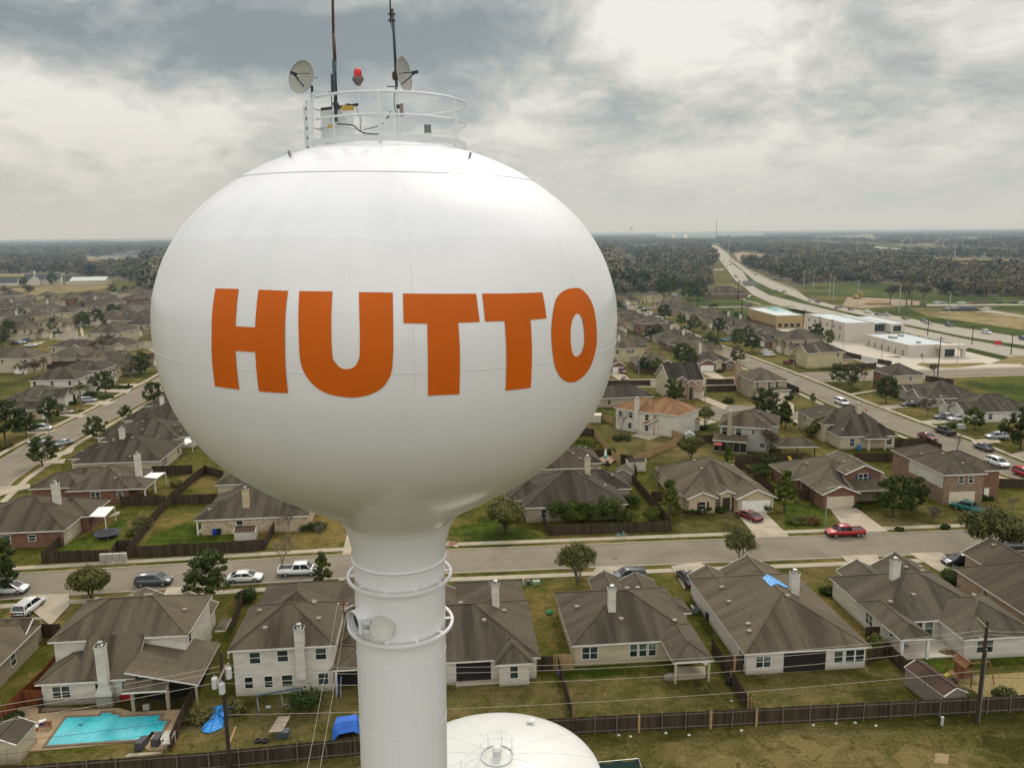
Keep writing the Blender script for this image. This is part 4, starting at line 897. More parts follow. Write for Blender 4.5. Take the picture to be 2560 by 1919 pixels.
D0 = G('a', 800, 805)
house('long white roofed barn in the meadow on the far left', (D0.x, D0.y), RD(10), [HB(0, 0, 34, 22, z=5.0, t='gx', p=.3)], W_CREAM, simple('pale_green_metal_roof', (.45, .5, .45), .5), vents=0, seed=5, name='barn', cat='barn', group=None)
STUC = simple('pale_stucco', (0.50, 0.45, 0.39), 0.85, 0, 0.06, 0.3); STUG = simple('grey_stucco', (0.20, 0.175, 0.155), 0.85, 0, 0.06, 0.3)
BGL = glassy('shop_glass', (0.02, 0.045, 0.05), 0.05)
b1 = thing('office_block', 'two storey white office block with flat pale roof beside the highway', 'building', (140.5, 335.5, 0), RD(3))
MB().box(0, 0, 0, 13, 41, 7.8).build('wall', STUC, b1)
MB().box(.35, .35, 7.8, 12.7, 40.6, 7.85).build('roof', ROOFW, b1)
pm = MB()
for q in ((0, 0, 13, .3), (0, 40.7, 13, 41), (0, .3, .3, 40.7), (12.7, .3, 13, 40.7)): pm.box(q[0], q[1], 7.8, q[2], q[3], 8.3)
pm.build('parapet', STUC, b1)
MB().box(13.02, 3, 0, 19, 38, 7.5).build('rear_wing', STUG, b1); MB().box(19.02, -1.5, 4.2, 25, 28, 7.7).build('canopy_wing', STUC, b1); MB().box(19.02, 5, 0, 23, 27, 4.19).build('rear_wing', STUG, b1)
MB().box(13.2, 3.2, 7.5, 18.9, 37.8, 7.56).build('roof', ROOFW, b1); MB().box(19.3, -1.2, 7.7, 24.7, 27.7, 7.75).build('roof', ROOFW, b1)
MB().box(14, 2.85, 4.4, 18.4, 2.995, 6.9).build('shop_window', BGL, b1); MB().box(20.3, -1.6, 4.6, 23.6, -1.502, 6.9).build('shop_window', BGL, b1); MB().box(14, 2.85, .2, 18.4, 2.995, 3.2).build('shop_window', BGL, b1)
MB().box(13.1, .5, 3.6, 19, 2.98, 3.9).build('balcony_slab', STUC, b1)
ss = MB(); [ss.box(14 + .25 * k, -.8, 3.4 - .3 * k, 14.3 + .25 * k, .4, 3.5 - .3 * k) for k in range(12)]; ss.build('outside_stair', METAL, b1)
fm, pmn = window_mesh(1.3, 1.5, TRIM, GLASS)
for i in range(6):
    for z in (2.0, 5.8):
        fo = link('window', fm, b1, (-.003, 4 + i * 6.3, z), SIDE_ROT['W']); link('pane', pmn, fo)
b2 = thing('retail_building', 'single storey white retail building with flat pale roof and glass porch', 'building', (147.5, 294.5, 0), RD(3))
MB().box(0, 0, 0, 18, 34, 4.1).build('wall', STUC, b2); MB().box(.35, .35, 4.1, 17.7, 33.6, 4.15).build('roof', ROOFW, b2)
pm = MB()
for q in ((0, 0, 18, .3), (0, 33.7, 18, 34), (0, .3, .3, 33.7)): pm.box(q[0], q[1], 4.1, q[2], q[3], 4.5)
for y in (2, 10, 18, 26): pm.box(17.7, y, 4.1, 18, y + 5, 5.0)
pm.build('parapet', STUC, b2)
MB().box(10.4, -3.6, 3.2, 20.6, -.02, 4.7).build('porch_roof', STUC, b2)
MB().box(10.8, -3.2, 0, 12.2, -2.2, 3.19).build('column', STUC, b2); MB().box(18.8, -3.2, 0, 20.2, -2.2, 3.19).build('column', STUC, b2)
MB().box(13, -.3, .2, 17.6, -.015, 3.0).build('shop_window', BGL, b2)
for i in range(6): MB().box(-.06, 3 + i * 5.2, .02, -.004, 4.1 + i * 5.2, 2.1).build('door', STUG, b2)
MB().box(4.4, 20, 4.15, 6.6, 23, 5.1).build('rooftop_unit', METAL, b2); MB().box(7, 6, 4.15, 8.2, 7.2, 4.9).build('rooftop_unit', METAL, b2); MB().box(11, 26, 4.15, 12.6, 28, 4.9).build('rooftop_unit', METAL, b2)
b3 = thing('tan_store_building', 'tan block building with white roof and turquoise gable past the houses', 'building', (128.5, 387, 0), RD(3))
MB().box(0, 0, 0, 13.5, 40, 6.2).build('wall', brick('tan_block', (.36, .27, .13), (.42, .31, .16), (.30, .22, .11), 2.5), b3)
MB().box(.3, .3, 6.2, 13.2, 39.7, 6.3).build('roof', ROOFW, b3)
R_, F_ = MB(), MB(); add_block(HB(7, 18, 15, 34, z=6.35, p=.35), R_, F_, None); R_.build('gable_roof', simple('turquoise_metal', (.06, .26, .25), .4), b3); F_.build('fascia', TRIM, b3)
for i in range(4): MB().box(1.2 + 3 * i, -.05, .6, 3 + 3 * i, -.004, 2.4).build('window', GLASS, b3)
MB().box(-.06, 0, 0, -.004, 40, 1.2).build('wainscot', B_RED, b3)
bw = box_building('low_store', 'long low pale building beside the distant highway', 'x', (1520, 470, 1740, 452, 1740, 440, 1520, 456), 7, W_BEIGE, simple('salmon_roof', (.42, .27, .2), .8))
def leaf_quads(mb, c, rad, n, size, rnd, flat=1.0, up=0.25):
    for _ in range(n):
        th = rnd.uniform(0, 2 * PI); u = rnd.uniform(-1, 1); q = math.sqrt(1 - u * u); rr = rad * rnd.uniform(.45, 1.0) ** .6
        d = Vector((q * math.cos(th), q * math.sin(th), u)); p = Vector(c) + Vector((d.x * rr, d.y * rr, d.z * rr * flat))
        nrm = (d + Vector((rnd.uniform(-.7, .7), rnd.uniform(-.7, .7), rnd.uniform(-.4, .9)))).normalized()
        a = nrm.cross(Vector((rnd.uniform(-1, 1), rnd.uniform(-1, 1), rnd.uniform(-1, 1)))).normalized(); b = nrm.cross(a)
        s = size * rnd.uniform(.55, 1.25); a *= s; b *= s * rnd.uniform(.5, .9)
        mb.add([p - a, p + b * .8, p + a, p - b * .8], [(0, 1, 2, 3)])
def limbs(mb, base, h, r, rnd, n=5, spread=.5, frac=.35):
    top = Vector(base) + Vector((0, 0, h * frac))
    mb.tube([base, (Vector(base) + top) / 2 + Vector((rnd.uniform(-.05, .05) * h, rnd.uniform(-.05, .05) * h, 0)) * .5, top], [r, r * .8, r * .62], 7)
    ends = []
    for k in range(n):
        a = 2 * PI * k / n + rnd.uniform(-.4, .4); l = h * rnd.uniform(.3, .5)
        e = top + Vector((math.cos(a) * spread * l, math.sin(a) * spread * l, l * rnd.uniform(.6, 1)))
        mb.tube([top - Vector((0, 0, rnd.uniform(0, .3))), (top + e) / 2 + Vector((0, 0, l * .06)), e], [r * .45, r * .3, r * .13], 5); ends.append(e)
    return ends
def oak_mesh(seed, dens=1.5, h=6.5, rad=2.7, size=.18, cone=False):
    rnd = random.Random(seed); T = MB(); limbs(T, (0, 0, 0), h, .17, rnd, 6, .55, .3); L = MB()
    for k in range(int(46)):
        a = rnd.uniform(0, 2 * PI); zz = rnd.uniform(0, 1)
        if cone: R = rad * (1 - zz) ** .75 * .9 + .15
        else: R = rad * math.sqrt(max(0.05, 1 - (zz * 1.9 - .85) ** 2 * .85))
        q = R * rnd.uniform(.15, 1.0) ** .5
        lob = 1 + .22 * math.sin(a * 3 + seed) * math.sin(a * 2 + seed * 2.1); c = (q * math.cos(a) * rnd.uniform(.8, 1.15) * lob, q * math.sin(a) * lob, h * (.24 + .70 * zz) + rnd.uniform(-.25, .25))
        leaf_quads(L, c, rnd.uniform(.4, .95) * (rad / 2.7), int(70 * dens), size, rnd, .7)
    return T.mesh('trunk', BARK), L
def bare_mesh(seed, h=6.5, levels=4, leafy=0, mat=None, spread=.55, trunk=.16, multi=1, size=.13, f0=.27):
    rnd = random.Random(seed); T = MB(); L = MB()
    def grow(p, d, l, r, lev):
        e = p + d * l; mid = (p + e) / 2 + Vector((rnd.uniform(-1, 1), rnd.uniform(-1, 1), rnd.uniform(-.3, .6))) * l * .06
        T.tube([p, mid, e], [r, r * .8, r * .62], 5 if lev > 2 else 3, caps=False)
        if lev == 0 or l < .25:
            if leafy: leaf_quads(L, e, .45, leafy, size, rnd)
            return
        for k in range(rnd.choice([3, 3, 4])):
            a = rnd.uniform(0, 2 * PI); w = Vector((math.cos(a), math.sin(a), 0)) * spread
            nd_ = (d + w + Vector((0, 0, .16))).normalized()
            grow(p + d * l * rnd.uniform(.55, 1.0), nd_, l * rnd.uniform(.6, .82), max(r * .55, .012), lev - 1)
    for k in range(multi):
        a = 2 * PI * k / multi; d = Vector((math.cos(a) * .3, math.sin(a) * .3, 1)).normalized() if multi > 1 else Vector((0, 0, 1))
        grow(Vector((0, 0, 0)), d, h * f0, trunk / math.sqrt(multi), levels)
    return T.mesh('trunk', mat or BARKG), L
def blob_mesh(seed, rx, ry, h, n=1500, size=.14, z0=.02):
    rnd = random.Random(seed); L = MB()
    for k in range(20):
        a = rnd.uniform(0, 2 * PI); q = math.sqrt(rnd.random())
        c = (q * math.cos(a) * rx * .75, q * math.sin(a) * ry * .75, z0 + h * rnd.uniform(.3, .72) * (1 - .35 * q * q))
        leaf_quads(L, c, min(rx, ry, h) * .5, n // 20, size, rnd, .8)
    return L
TREES = {}
def proto(key, label, cat='tree', group=None):
    root = thing('tree' if cat == 'tree' else 'shrub', label, cat, (0, 0, -500), 0, group); return root
def tset(key):
    if key in TREES: return TREES[key]
    kind, v = key
    if kind == 'oak': t, L = oak_mesh(v * 11 + 1); r = (t, L.mesh('crown', OAK))
    elif kind == 'oakmid': t, L = oak_mesh(v * 13 + 2, .8 - .15 * v, size=.25); r = (t, L.mesh('crown', [OAK, OAKY, OAKG][v % 3]))
    elif kind == 'young': t, L = oak_mesh(v * 17 + 3, 1.3, 6.6, 2.0, .17, cone=True); r = (t, L.mesh('crown', OAKY))
    elif kind == 'sparse': t, L = bare_mesh(v * 19 + 4, 6.2, 5, 8, None, .55, .13, 3, .10, .2); r = (t, L.mesh('crown', OLIVE))
    elif kind == 'bush': t, L = bare_mesh(v * 21 + 5, 4.6, 4, 26, BARK, .7, .16, 6, .115, .2); r = (t, L.mesh('crown', OLIVE))
    elif kind == 'bare': t, L = bare_mesh(v * 23 + 6, 6.8, 5, 0, BARKG, .55, .13); r = (t, None)
    elif kind == 'barebush': t, L = bare_mesh(v * 29 + 7, 5.0, 5, 0, BARKG, .62, .14, 5); r = (t, None)
    elif kind == 'baremid': t, L = bare_mesh(v * 31 + 8, 6.5, 5, 1, BARKG, .6, .17, 1, .22); r = (t, L.mesh('crown', TWIG))
    TREES[key] = r; return r
KS = {'bush': 1.45, 'sparse': 1.6, 'young': 1.08, 'oak': 1.08, 'bare': 1.25, 'barebush': 1.3, 'baremid': 1.2}
def tree(kind, v, P, s, label, group='street and garden trees', name='tree', cat='tree', rz=None, sz=None):
    s *= KS.get(kind, 1.0)
    t, L = tset((kind, v)); o = thing(name, label, cat, (P[0], P[1], 0), random.uniform(0, 6) if rz is None else rz, group)
    o.scale = (s, s, sz or s); link('trunk', t, o)
    if L: link('crown', L, o)
    return o
def shrub(P, rx, ry, h, label, mat=None, seed=0, rz=0.0, n=1500, group='shrubs and hedges', name='shrub', cat='shrub', size=.13):
    L = blob_mesh(seed + 5, rx, ry, h, n, size); root = L.build(name, mat or HEDGE, None, loc=(P[0], P[1], 0), rz=rz)
    return tag(root, label, cat, group)
T = [
 ('oak', 0, 'd', 185, 1300, 1.05, 'dark oak in front of the pool house street, left of the white sedan'),
 ('young', 1, 'd', 1295, 1160, .75, 'small dark oak beside the white truck, left of the column'),
 ('bush', 0, 'c', 900, 1330, 1.15, 'olive leafed round tree on the street left of the pool house'),
 ('bare', 0, 'd', 900, 1010, .95, 'leafless tree standing over the white pickup'),
 ('bare', 1, 'd', 960, 700, .85, 'leafless tree behind the fence corner under the tank'),
 ('barebush', 0, 'd', 1265, 640, .45, 'small bare sapling in the corner lawn under the tank'),
 ('sparse', 0, 'e', 1750, 1340, 1.0, 'half leafed tree by the driveway right of the column'),
 ('bush', 1, 'e', 1040, 830, 1.35, 'round green tree against the underside of the tank'),
 ('sparse', 1, 'f', 1380, 1120, .85, 'feathery pale tree across the street from the red car'),
 ('bare', 2, 'f', 565, 430, .95, 'pale leafless tree between the fences left of the shuttered house'),
 ('young', 0, 'f', 695, 640, .9, 'pyramidal oak beside the shuttered beige house'),
 ('bare', 3, 'f', 1272, 765, .42, 'thin sapling in mulch on the lawn by the red car'),
 ('young', 2, 'f', 1822, 620, 1.05, 'dense pyramidal oak between the beige and the brick house'),
 ('oak', 1, 'g', 915, 670, 1.0, 'spreading oak in a square bed before the blue shuttered house'),
 ('oak', 2, 'g', 1110, 610, .85, 'second oak behind the one in the square bed'),
 ('barebush', 1, 'g', 1315, 720, .6, 'leafless shrub tree on the lawn of the brown brick house'),
 ('sparse', 2, 'g', 1905, 1115, 1.3, 'large grey green tree across from the teal pickup'),
 ('bare', 1, 'g', 2100, 660, .5, 'small bare tree in a ringed bed at the right edge'),
 ('oak', 1, 'b', 1030, 920, .8, 'roundest oak on the near kerb of the west street'),
 ('oak', 0, 'b', 455, 1215, .95, 'oak with pale forked stems, nearest on the west street'),
 ('oak', 2, 'b', 1340, 715, .55, 'small oak on the kerb beyond the roundest oak'),
 ('oak', 1, 'b', 1650, 555, .95, 'oak touching the edge of the tank on the left'),
 ('oak', 0, 'b', 1120, 455, 1.05, 'wide oak behind the palm on the west street'),
 ('oak', 2, 'b', 550, 740, .95, 'oak on the lawn left of the silver sedan'),
 ('oak', 1, 'b', 280, 895, .85, 'oak with ringed foot beside the parked trailer'),
 ('oak', 0, 'b', 60, 960, 1.5, 'big dark oak at the left edge above the street'),
 ('oak', 2, 'b', 1500, 240, .9, 'light green tree by the tank edge behind the palm'),
 ('oak', 0, 'c', -30, 1320, 1.15, 'dark oak cut by the left edge over the white hatchback'),
 ('sparse', 0, 'h', 1275, 810, .85, 'pale leafless tree at the end of the court'),
 ('bare', 0, 'h', 455, 890, .9, 'dense bare tree over the round hedge by the orange roof'),
 ('sparse', 2, 'h', 1130, 1150, .9, 'yellowish bare tree in the brown yard'),
 ('baremid', 0, 'h', 1890, 1080, .95, 'brown winter tree beside the screened porch'),
 ('oak', 1, 'h', 1870, 720, 1.1, 'oak behind the screened porch house'),
 ('oak', 0, 'h', 2030, 830, .9, 'oak at the mouth of the court'),
 ('oak', 0, 'h', 960, 600, 1.05, 'dark tree between the orange roof and the brick fronted house'),
 ('oakmid', 0, 'h', 1040, 210, 1.25, 'big oak behind the brick fronted house'),
 ('oakmid', 1, 'h', 1130, 245, 1.15, 'second oak behind the brick fronted house'),
 ('oakmid', 0, 'h', 670, 290, .85, 'small tree on the back street by the lamp'),
 ('oakmid', 1, 'h', 790, 285, .8, 'rounder small tree on the back street'),
 ('oakmid', 2, 'h', 1590, 200, 1.0, 'oak by the corner of the east street'),
 ('baremid', 1, 'h', 480, 470, .8, 'tall bare shrub by the dark long roof'),
 ('young', 1, 'h', 1495, 1180, .6, 'small dark conifer by the striped awning'),
 ('oakmid', 1, 'i', 485, 580, .95, 'left oak of the pair on the corner lawn'),
 ('oakmid', 2, 'i', 620, 620, 1.15, 'right oak of the pair on the corner lawn'),
 ('oakmid', 0, 'i', 940, 760, 1.15, 'round oak on the lawn before the corner brick house'),
 ('young', 0, 'i', 265, 770, .45, 'small round tree on the lawn across from the white minivan'),
 ('baremid', 2, 'i', 1320, 890, .9, 'leafless tree in a mulch ring by the long grey roof'),
 ('oakmid', 1, 'i', 1755, 1010, .85, 'neat oak by the white parked car'),
 ('oak', 2, 'i', 2180, 1190, 1.3, 'big dark oak at the right edge above the road'),
 ('bare', 2, 'i', 1600, 1210, .75, 'blossoming bare tree behind the brown brick house'),
 ('oakmid', 0, 'i', 290, 200, 1.2, 'dark tree in front of the office block'), ('oakmid', 1, 'i', 410, 235, 1.0, 'lower dark tree in front of the office block'),
 ('baremid', 0, 'i', 1380, 520, .75, 'brown shrub tree below the retail forecourt'), ('baremid', 1, 'i', 735, 570, .6, 'brown shrub on the corner lawn'),
 ('sparse', 1, 'i', 330, 1090, .9, 'tangled yellow green tree beside the corner chimney house'),
 ('bush', 0, 'i', 250, 1080, .8, 'round bush by the corner chimney house'),
 ('young', 2, 'i', 10, 1000, 1.0, 'oak by the court, in front of the corner chimney house'),
 ('bare', 1, 'i', 1278, 385, .5, 'tiny bare tree on the retail traffic island'),
 ('oakmid', 2, 'w', 1370, 390, 2.3, 'huge dark oak in the green field by the lodge'), ('oakmid', 1, 'w', 1220, 385, 2.0, 'lower huge oak in the green field'),
 ('oakmid', 0, 'w', 870, 350, 2.2, 'huge oak behind the end of the east street'), ('oakmid', 1, 'w', 1010, 300, 2.1, 'huge oak further behind the end of the east street'),
 ('oakmid', 2, 'w', 450, 240, 2.4, 'dark evergreen mass above the far roofs'), ('oakmid', 0, 'w', 600, 250, 2.4, 'second evergreen mass above the far roofs'),
 ('oakmid', 0, 'w', 885, 660, 1.3, 'oak by the white suv on the east street'), ('oakmid', 1, 'w', 1125, 740, .95, 'light oak on the east street'),
 ('oakmid', 2, 'w', 1300, 830, 1.3, 'round oak over the dark pickup on the east street'), ('oakmid', 0, 'w', 1640, 860, 1.2, 'oak behind the street lamp on the east street'),
 ('oakmid', 1, 'w', 1895, 1040, 1.2, 'tall oak before the white gabled house'), ('oakmid', 2, 'w', 2040, 960, 1.1, 'oak in front of the white gable end'),
 ('oakmid', 0, 'w', 2100, 1100, 1.1, 'oak beside the two white cars'), ('oakmid', 1, 'w', 710, 790, 1.0, 'oak over the roof by the east street'),
 ('oakmid', 2, 'w', 805, 945, 1.15, 'dark oak on the left side of the east street'), ('oakmid', 0, 'w', 690, 940, 1.0, 'grey oak left of the dark one'),
 ('oakmid', 1, 'w', 250, 600, 1.2, 'oak beside the tank edge at the far bend'), ('oakmid', 2, 'w', 380, 650, .6, 'small oak at the far bend'),
 ('oakmid', 1, 'w', 1540, 1100, 1.2, 'grey oak behind the white chimney by the street'), ('young', 0, 'w', 1130, 1010, .75, 'small tree behind the tall white chimney'),
 ('baremid', 2, 'w', 830, 1120, 1.0, 'reddish bare tree on the low roofs'), ('baremid', 0, 'w', 1440, 890, .9, 'reddish street tree on the east street'),
 ('oakmid', 1, 'w', 1880, 650, .6, 'round tree left of the tan store'), ('oakmid', 2, 'w', 2040, 700, .6, 'second round tree by the tan store'), ('oakmid', 0, 'w', 1725, 615, .5, 'third small round tree by the tan store'),
 ('baremid', 1, 'w', 1250, 480, .9, 'bare tree at the edge of the green field'),
 ('oakmid', 0, 'v', 1340, 730, 1.35, 'round green street tree by the pink house'), ('oakmid', 1, 'v', 1150, 760, 1.3, 'dark tree by the pink house'), ('oakmid', 2, 'v', 1040, 780, 1.0, 'lower dark tree by the pink house'),
 ('oakmid', 0, 'v', 740, 830, 1.1, 'dark oak by the columned porch'), ('oakmid', 1, 'v', 150, 940, 1.5, 'dark oak mass at the left edge'), ('oakmid', 2, 'v', 30, 1030, 1.5, 'lowest dark oak at the left edge'),
 ('oakmid', 0, 'v', 310, 650, 1.0, 'shrub tree before the low brick gable'), ('oakmid', 1, 'v', 680, 470, 1.2, 'tree behind the pale parked cars'), ('oakmid', 2, 'v', 985, 410, 1.1, 'tree beside the white driveway cars'),
 ('baremid', 0, 'v', 390, 390, 2.2, 'bare tree clump on the edge of the meadow'), ('baremid', 1, 'v', 90, 390, 2.0, 'bare tree clump at the left of the meadow'), ('baremid', 2, 'v', 1340, 1180, 1.4, 'large bare tree among the low roofs'),
 ('baremid', 0, 'v', 1440, 1120, 1.3, 'second large bare tree among the low roofs'), ('baremid', 1, 'v', 1520, 1060, 1.2, 'bare tree by the big broad house'), ('baremid', 2, 'v', 330, 1480, 1.1, 'winter shrub mass above the white chimney house'),
 ('baremid', 0, 'v', 480, 1470, 1.1, 'brown shrub mass behind the palm house'), ('baremid', 1, 'v', 600, 1400, 1.0, 'brown shrub on the fence line on the left'), ('baremid', 2, 'v', 1820, 1480, 1.1, 'dark bare tree beside the brown gable'),
 ('oakmid', 1, 'v', 1950, 1400, 1.2, 'light green tree at the tank edge on the left'), ('oakmid', 2, 'v', 1560, 300, 1.3, 'round tree in the far roofs left of the tank'), ('oakmid', 0, 'v', 1730, 300, 1.1, 'second round tree in the far roofs left of the tank'),
 ('oakmid', 0, 'v', 1560, 620, 1.2, 'dark shrub tree before the low roof by the tank'), ('oakmid', 1, 'v', 1640, 640, 1.1, 'second dark shrub tree before the low roof'), ('oakmid', 2, 'v', 1150, 570, 1.2, 'dark tree mid way in the left roofs'),
 ('oakmid', 1, 'v', 720, 180, 2.0, 'dark tree behind the farmhouse'), ('oakmid', 0, 'v', 330, 200, 1.4, 'dark shrub beside the farmhouse'), ('oakmid', 2, 'v', 1240, 160, 1.6, 'tree right of the barn'),
]
for i, (kd, v, c, px, py, s, lb) in enumerate(T):
    tree(kd, v, G(c, px, py), s, lb)
for i, (px, py, s) in enumerate([(890, 880, 2.3), (1050, 885, 2.6), (1100, 880, 2.5), (1215, 890, 2.4)]):
    tree('baremid', i % 3, G('k', px, py), s, '%s tall tree from the left on the construction verge' % ORD[i], 'tall trees on the construction verge')
def palm(P, h, label, s=1.0):
    root = thing('palm_tree', label, 'palm', (P[0], P[1], 0), 0, None); rnd = random.Random(5)
    MB().tube([(0, 0, 0), (.05, 0, h * .5), (0, .03, h)], [.28 * s, .22 * s, .2 * s], 8).build('trunk', BARKG, root)
    L = MB()
    for k in range(26):
        a = 2 * PI * k / 26 * 2.4; el = rnd.uniform(-.5, 1.1); l = 2.0 * s; d = Vector((math.cos(a), math.sin(a), 0))
        p0 = Vector((0, 0, h)); p1 = p0 + d * l * math.cos(el) * .6 + Vector((0, 0, l * math.sin(el) * .6)); p2 = p1 + d * l * .45 + Vector((0, 0, -l * .35))
        sd = Vector((-d.y, d.x, 0))
        for t in range(7):
            u = t / 6; p = p0 * (1 - u) ** 2 + p1 * 2 * u * (1 - u) + p2 * u * u
            for sg in (-1, 1): L.add([p, p + sd * sg * .5 * s + Vector((0, 0, -.22 * s)) + d * .15, p + sd * sg * .25 * s + d * .25 * s], [(0, 1, 2)])
    L.build('crown', OAKY, root)
palm(G('b', 865, 580), 5.6, 'fan palm on a ringed lawn by the silver wagon', 1.15)
palm(G('w', 1560, 580), 5.0, 'palm beside the wall of the tan store', 1.6)
palm(G('h', 40, 1110), 1.6, 'low palm in the lush yard under the tank', 1.3)
def cyp(P, h, lb):
    L = MB(); rnd = random.Random(3)
    for k in range(10): leaf_quads(L, (0, 0, h * (.1 + .85 * k / 10)), .55 * (1.15 - k / 10), 60, .22, rnd, 1.4)
    o = thing('cypress', lb, 'cypress', (P[0], P[1], 0), 0, 'slim cypresses'); link('crown', L.mesh('crown', HEDGE), o); MB().tube([(0, 0, 0), (0, 0, h * .4)], .1, 6).build('trunk', BARK, o)
cyp(G('v', 395, 600), 6.0, 'left slim cypress on the tall cream house'); cyp(G('v', 450, 560), 6.0, 'right slim cypress on the tall cream house'); cyp(G('v', 1412, 475), 5, 'single cypress in the middle of the left rooftops')
cyp(G('w', 1840, 850), 7, 'cypress by the white gable house on the east street'); cyp(G('b', 800, 560), 3.4, 'pointed conifer beside the brick garage'); cyp(G('b', 1370, 385), 1.6, 'small conifer in the hedge above the driveway')
for i, (c, px, py, rx, ry, h, lb, mt) in enumerate([
    ('d', 535, 1265, 1.6, 1.4, 1.9, 'clipped dark hedge block behind the white sedan', HEDGE), ('d', 1190, 570, 2.6, 1.2, 1.6, 'dark reddish shrubs at the limestone house corner', HEDGE),
    ('e', 1600, 740, 3.4, 1.9, 5.8, 'left part of the tall evergreen hedge', OAKY), ('e', 1750, 745, 2.8, 1.8, 5.0, 'low middle part of the tall evergreen hedge', OAKY), ('e', 1920, 740, 3.4, 1.9, 6.2, 'bushiest part of the tall evergreen hedge', OAKY), ('e', 2080, 735, 3.0, 1.9, 5.8, 'right part of the tall evergreen hedge', OAKY),
    ('f', 300, 570, 2.2, 1.8, 2.6, 'dark shrub in the lush side garden', HEDGE), ('f', 520, 700, 1.6, 1.4, 2.6, 'garden bush against the diagonal fence', OAKY), ('f', 300, 720, 2.0, 1.5, 2.2, 'last shrub of the fenced hedge garden', OAKY),
    ('f', 1000, 640, 3.6, .7, 1.2, 'long clipped hedge under the shuttered window', HEDGE), ('f', 1195, 635, 1.1, 1.0, 1.2, 'round bush at the arched entry', HEDGE), ('f', 1640, 620, 1.2, 1.1, 1.9, 'twin dark bushes right of the white garage door', HEDGE),
    ('f', 1960, 745, 1.7, 1.3, 1.2, 'grey green bush on the neighbour lawn', OLIVE), ('f', 2090, 745, 1.5, 1.3, 1.5, 'reddish bush on the neighbour lawn', simple('rust_leaves', (.12, .07, .025), .9, 0, .5, 3)),
    ('f', 1570, 250, 2.2, 2.0, 3.0, 'leafy bush behind the back fence', HEDGE), ('f', 1690, 180, 2.4, 2.2, 2.8, 'wide dark bush behind the back fence', HEDGE), ('f', 1470, 330, 2.0, 1.4, 1.6, 'yellow green shrub inside the fence', OLIVE), ('f', 1610, 300, 1.6, 1.6, 2.6, 'leafy shrub beside the diagonal fence', OAKY),
    ('g', 980, 815, .6, .6, .8, 'small round bush on the grass strip, left one', HEDGE), ('g', 1435, 795, .65, .65, .9, 'small round bush on the grass strip, right one', HEDGE), ('g', 1810, 515, 2.0, .9, 1.0, 'low planting by the brown brick entry', HEDGE), ('g', 570, 590, .9, .6, .8, 'low bush beside the brick garage', HEDGE),
    ('g', 1500, 1330, 1.5, 1.5, 1.9, 'clipped shrub by the pink brick wall', HEDGE), ('g', 1490, 1290, 1.3, 1.2, 2.0, 'yellow green clipped shrub behind it', OAKY), ('g', 275, 1440, 1.1, 1.0, 1.2, 'bush at the corner of the white walled house', HEDGE),
    ('h', 455, 945, 2.6, 1.6, 1.3, 'ringed round hedge under the bare tree', HEDGE), ('h', 1515, 580, 1.9, 1.6, 1.8, 'round clipped bush on the court lawn', HEDGE), ('h', 1790, 550, 2.2, .9, 1.2, 'dark bush by the tan house porch', HEDGE), ('h', 2095, 550, 1.6, 1.2, 1.6, 'bush right of the tan garage door', HEDGE),
    ('h', 1250, 835, 1.8, .9, .9, 'row of low bushes by the court tree', HEDGE), ('h', 1420, 280, 1.8, 1.2, 1.2, 'planting by the white garage', HEDGE), ('h', 60, 1000, 5, 3, 1.6, 'lush overgrown bed below the tank', OAKY), ('h', 340, 1100, 1.4, 1.2, 2.0, 'dark shrub by the yard corner', HEDGE),
    ('i', 40, 720, 1.4, 1.2, 1.5, 'bush at the left of the court lawn', HEDGE), ('i', 1545, 985, 2.0, 1.2, 1.3, 'bush by the grey utility box', OAKY), ('i', 1190, 700, 2.2, 1.6, 1.8, 'dark shrubs by the grey house', HEDGE), ('i', 430, 420, 7, 1.0, 1.3, 'low hedge along the yellow house', HEDGE), ('i', 300, 420, 1.0, 1.0, 2.6, 'upright bush on the yellow house front', HEDGE), ('i', 435, 410, 1.2, 1.0, 2.8, 'second upright bush on the yellow house', HEDGE),
    ('b', 960, 470, 2.0, 1.6, 1.6, 'dark bush left of the double driveway', HEDGE), ('b', 1270, 385, 6.0, 1.2, 1.1, 'long hedge between the driveways on the west street', HEDGE), ('b', 1130, 490, 3.6, .7, .8, 'row of low bushes on the west street lawn', HEDGE), ('b', 740, 555, 1.0, .9, 1.2, 'bush at the brick garage corner', HEDGE), ('b', 860, 635, .8, .6, .6, 'tiny bush on the palm lawn', OAKY),
    ('b', 1380, 230, 2.4, 2.0, 3.0, 'dark bush beside the stone house wall', HEDGE), ('b', 60, 1020, 2.5, 2, 1.8, 'shrub mass above the left edge pavement', OLIVE),
    ('m', 1240, 1080, 2.6, 2.0, 3.2, 'overgrown bush in front of the white house back wall', HEDGE), ('m', 540, 1110, .9, .8, 1.8, 'thin shrub in the swing garden', OLIVE), ('m', 170, 1180, 1.6, 1.2, 1.2, 'rough shrub by the blue slide tarp', OLIVE),
    ('l', 100, 1240, 1.5, 1.0, 1.1, 'dark plant bed beside the pool deck', HEDGE), ('l', 170, 1150, .6, .5, .6, 'little bush on the pool deck', HEDGE), ('q', 770, 490, 1.6, 1.5, 2.0, 'yellow green shrub by the patio fence', OAKY), ('q', 1655, 960, .8, .7, 1.0, 'brown shrub by the shed', OLIVE),
    ('q', 2010, 960, 1.2, 1.0, 1.5, 'twiggy shrub behind the back fence', OLIVE), ('c', 1400, 640, 2.0, 1.4, 3.0, 'leafless reddish shrub on the diagonal fence', OLIVE), ('c', 1330, 700, 1.4, 1.2, 1.8, 'lower twiggy shrub on the diagonal fence', OLIVE), ('c', 1740, 220, 1.3, 1.0, 1.8, 'twiggy shrub behind the patio cover', OLIVE), ('h', 1660, 1290, 1.5, 1.0, 1.0, 'pale shrub row inside the fence', OLIVE)]):
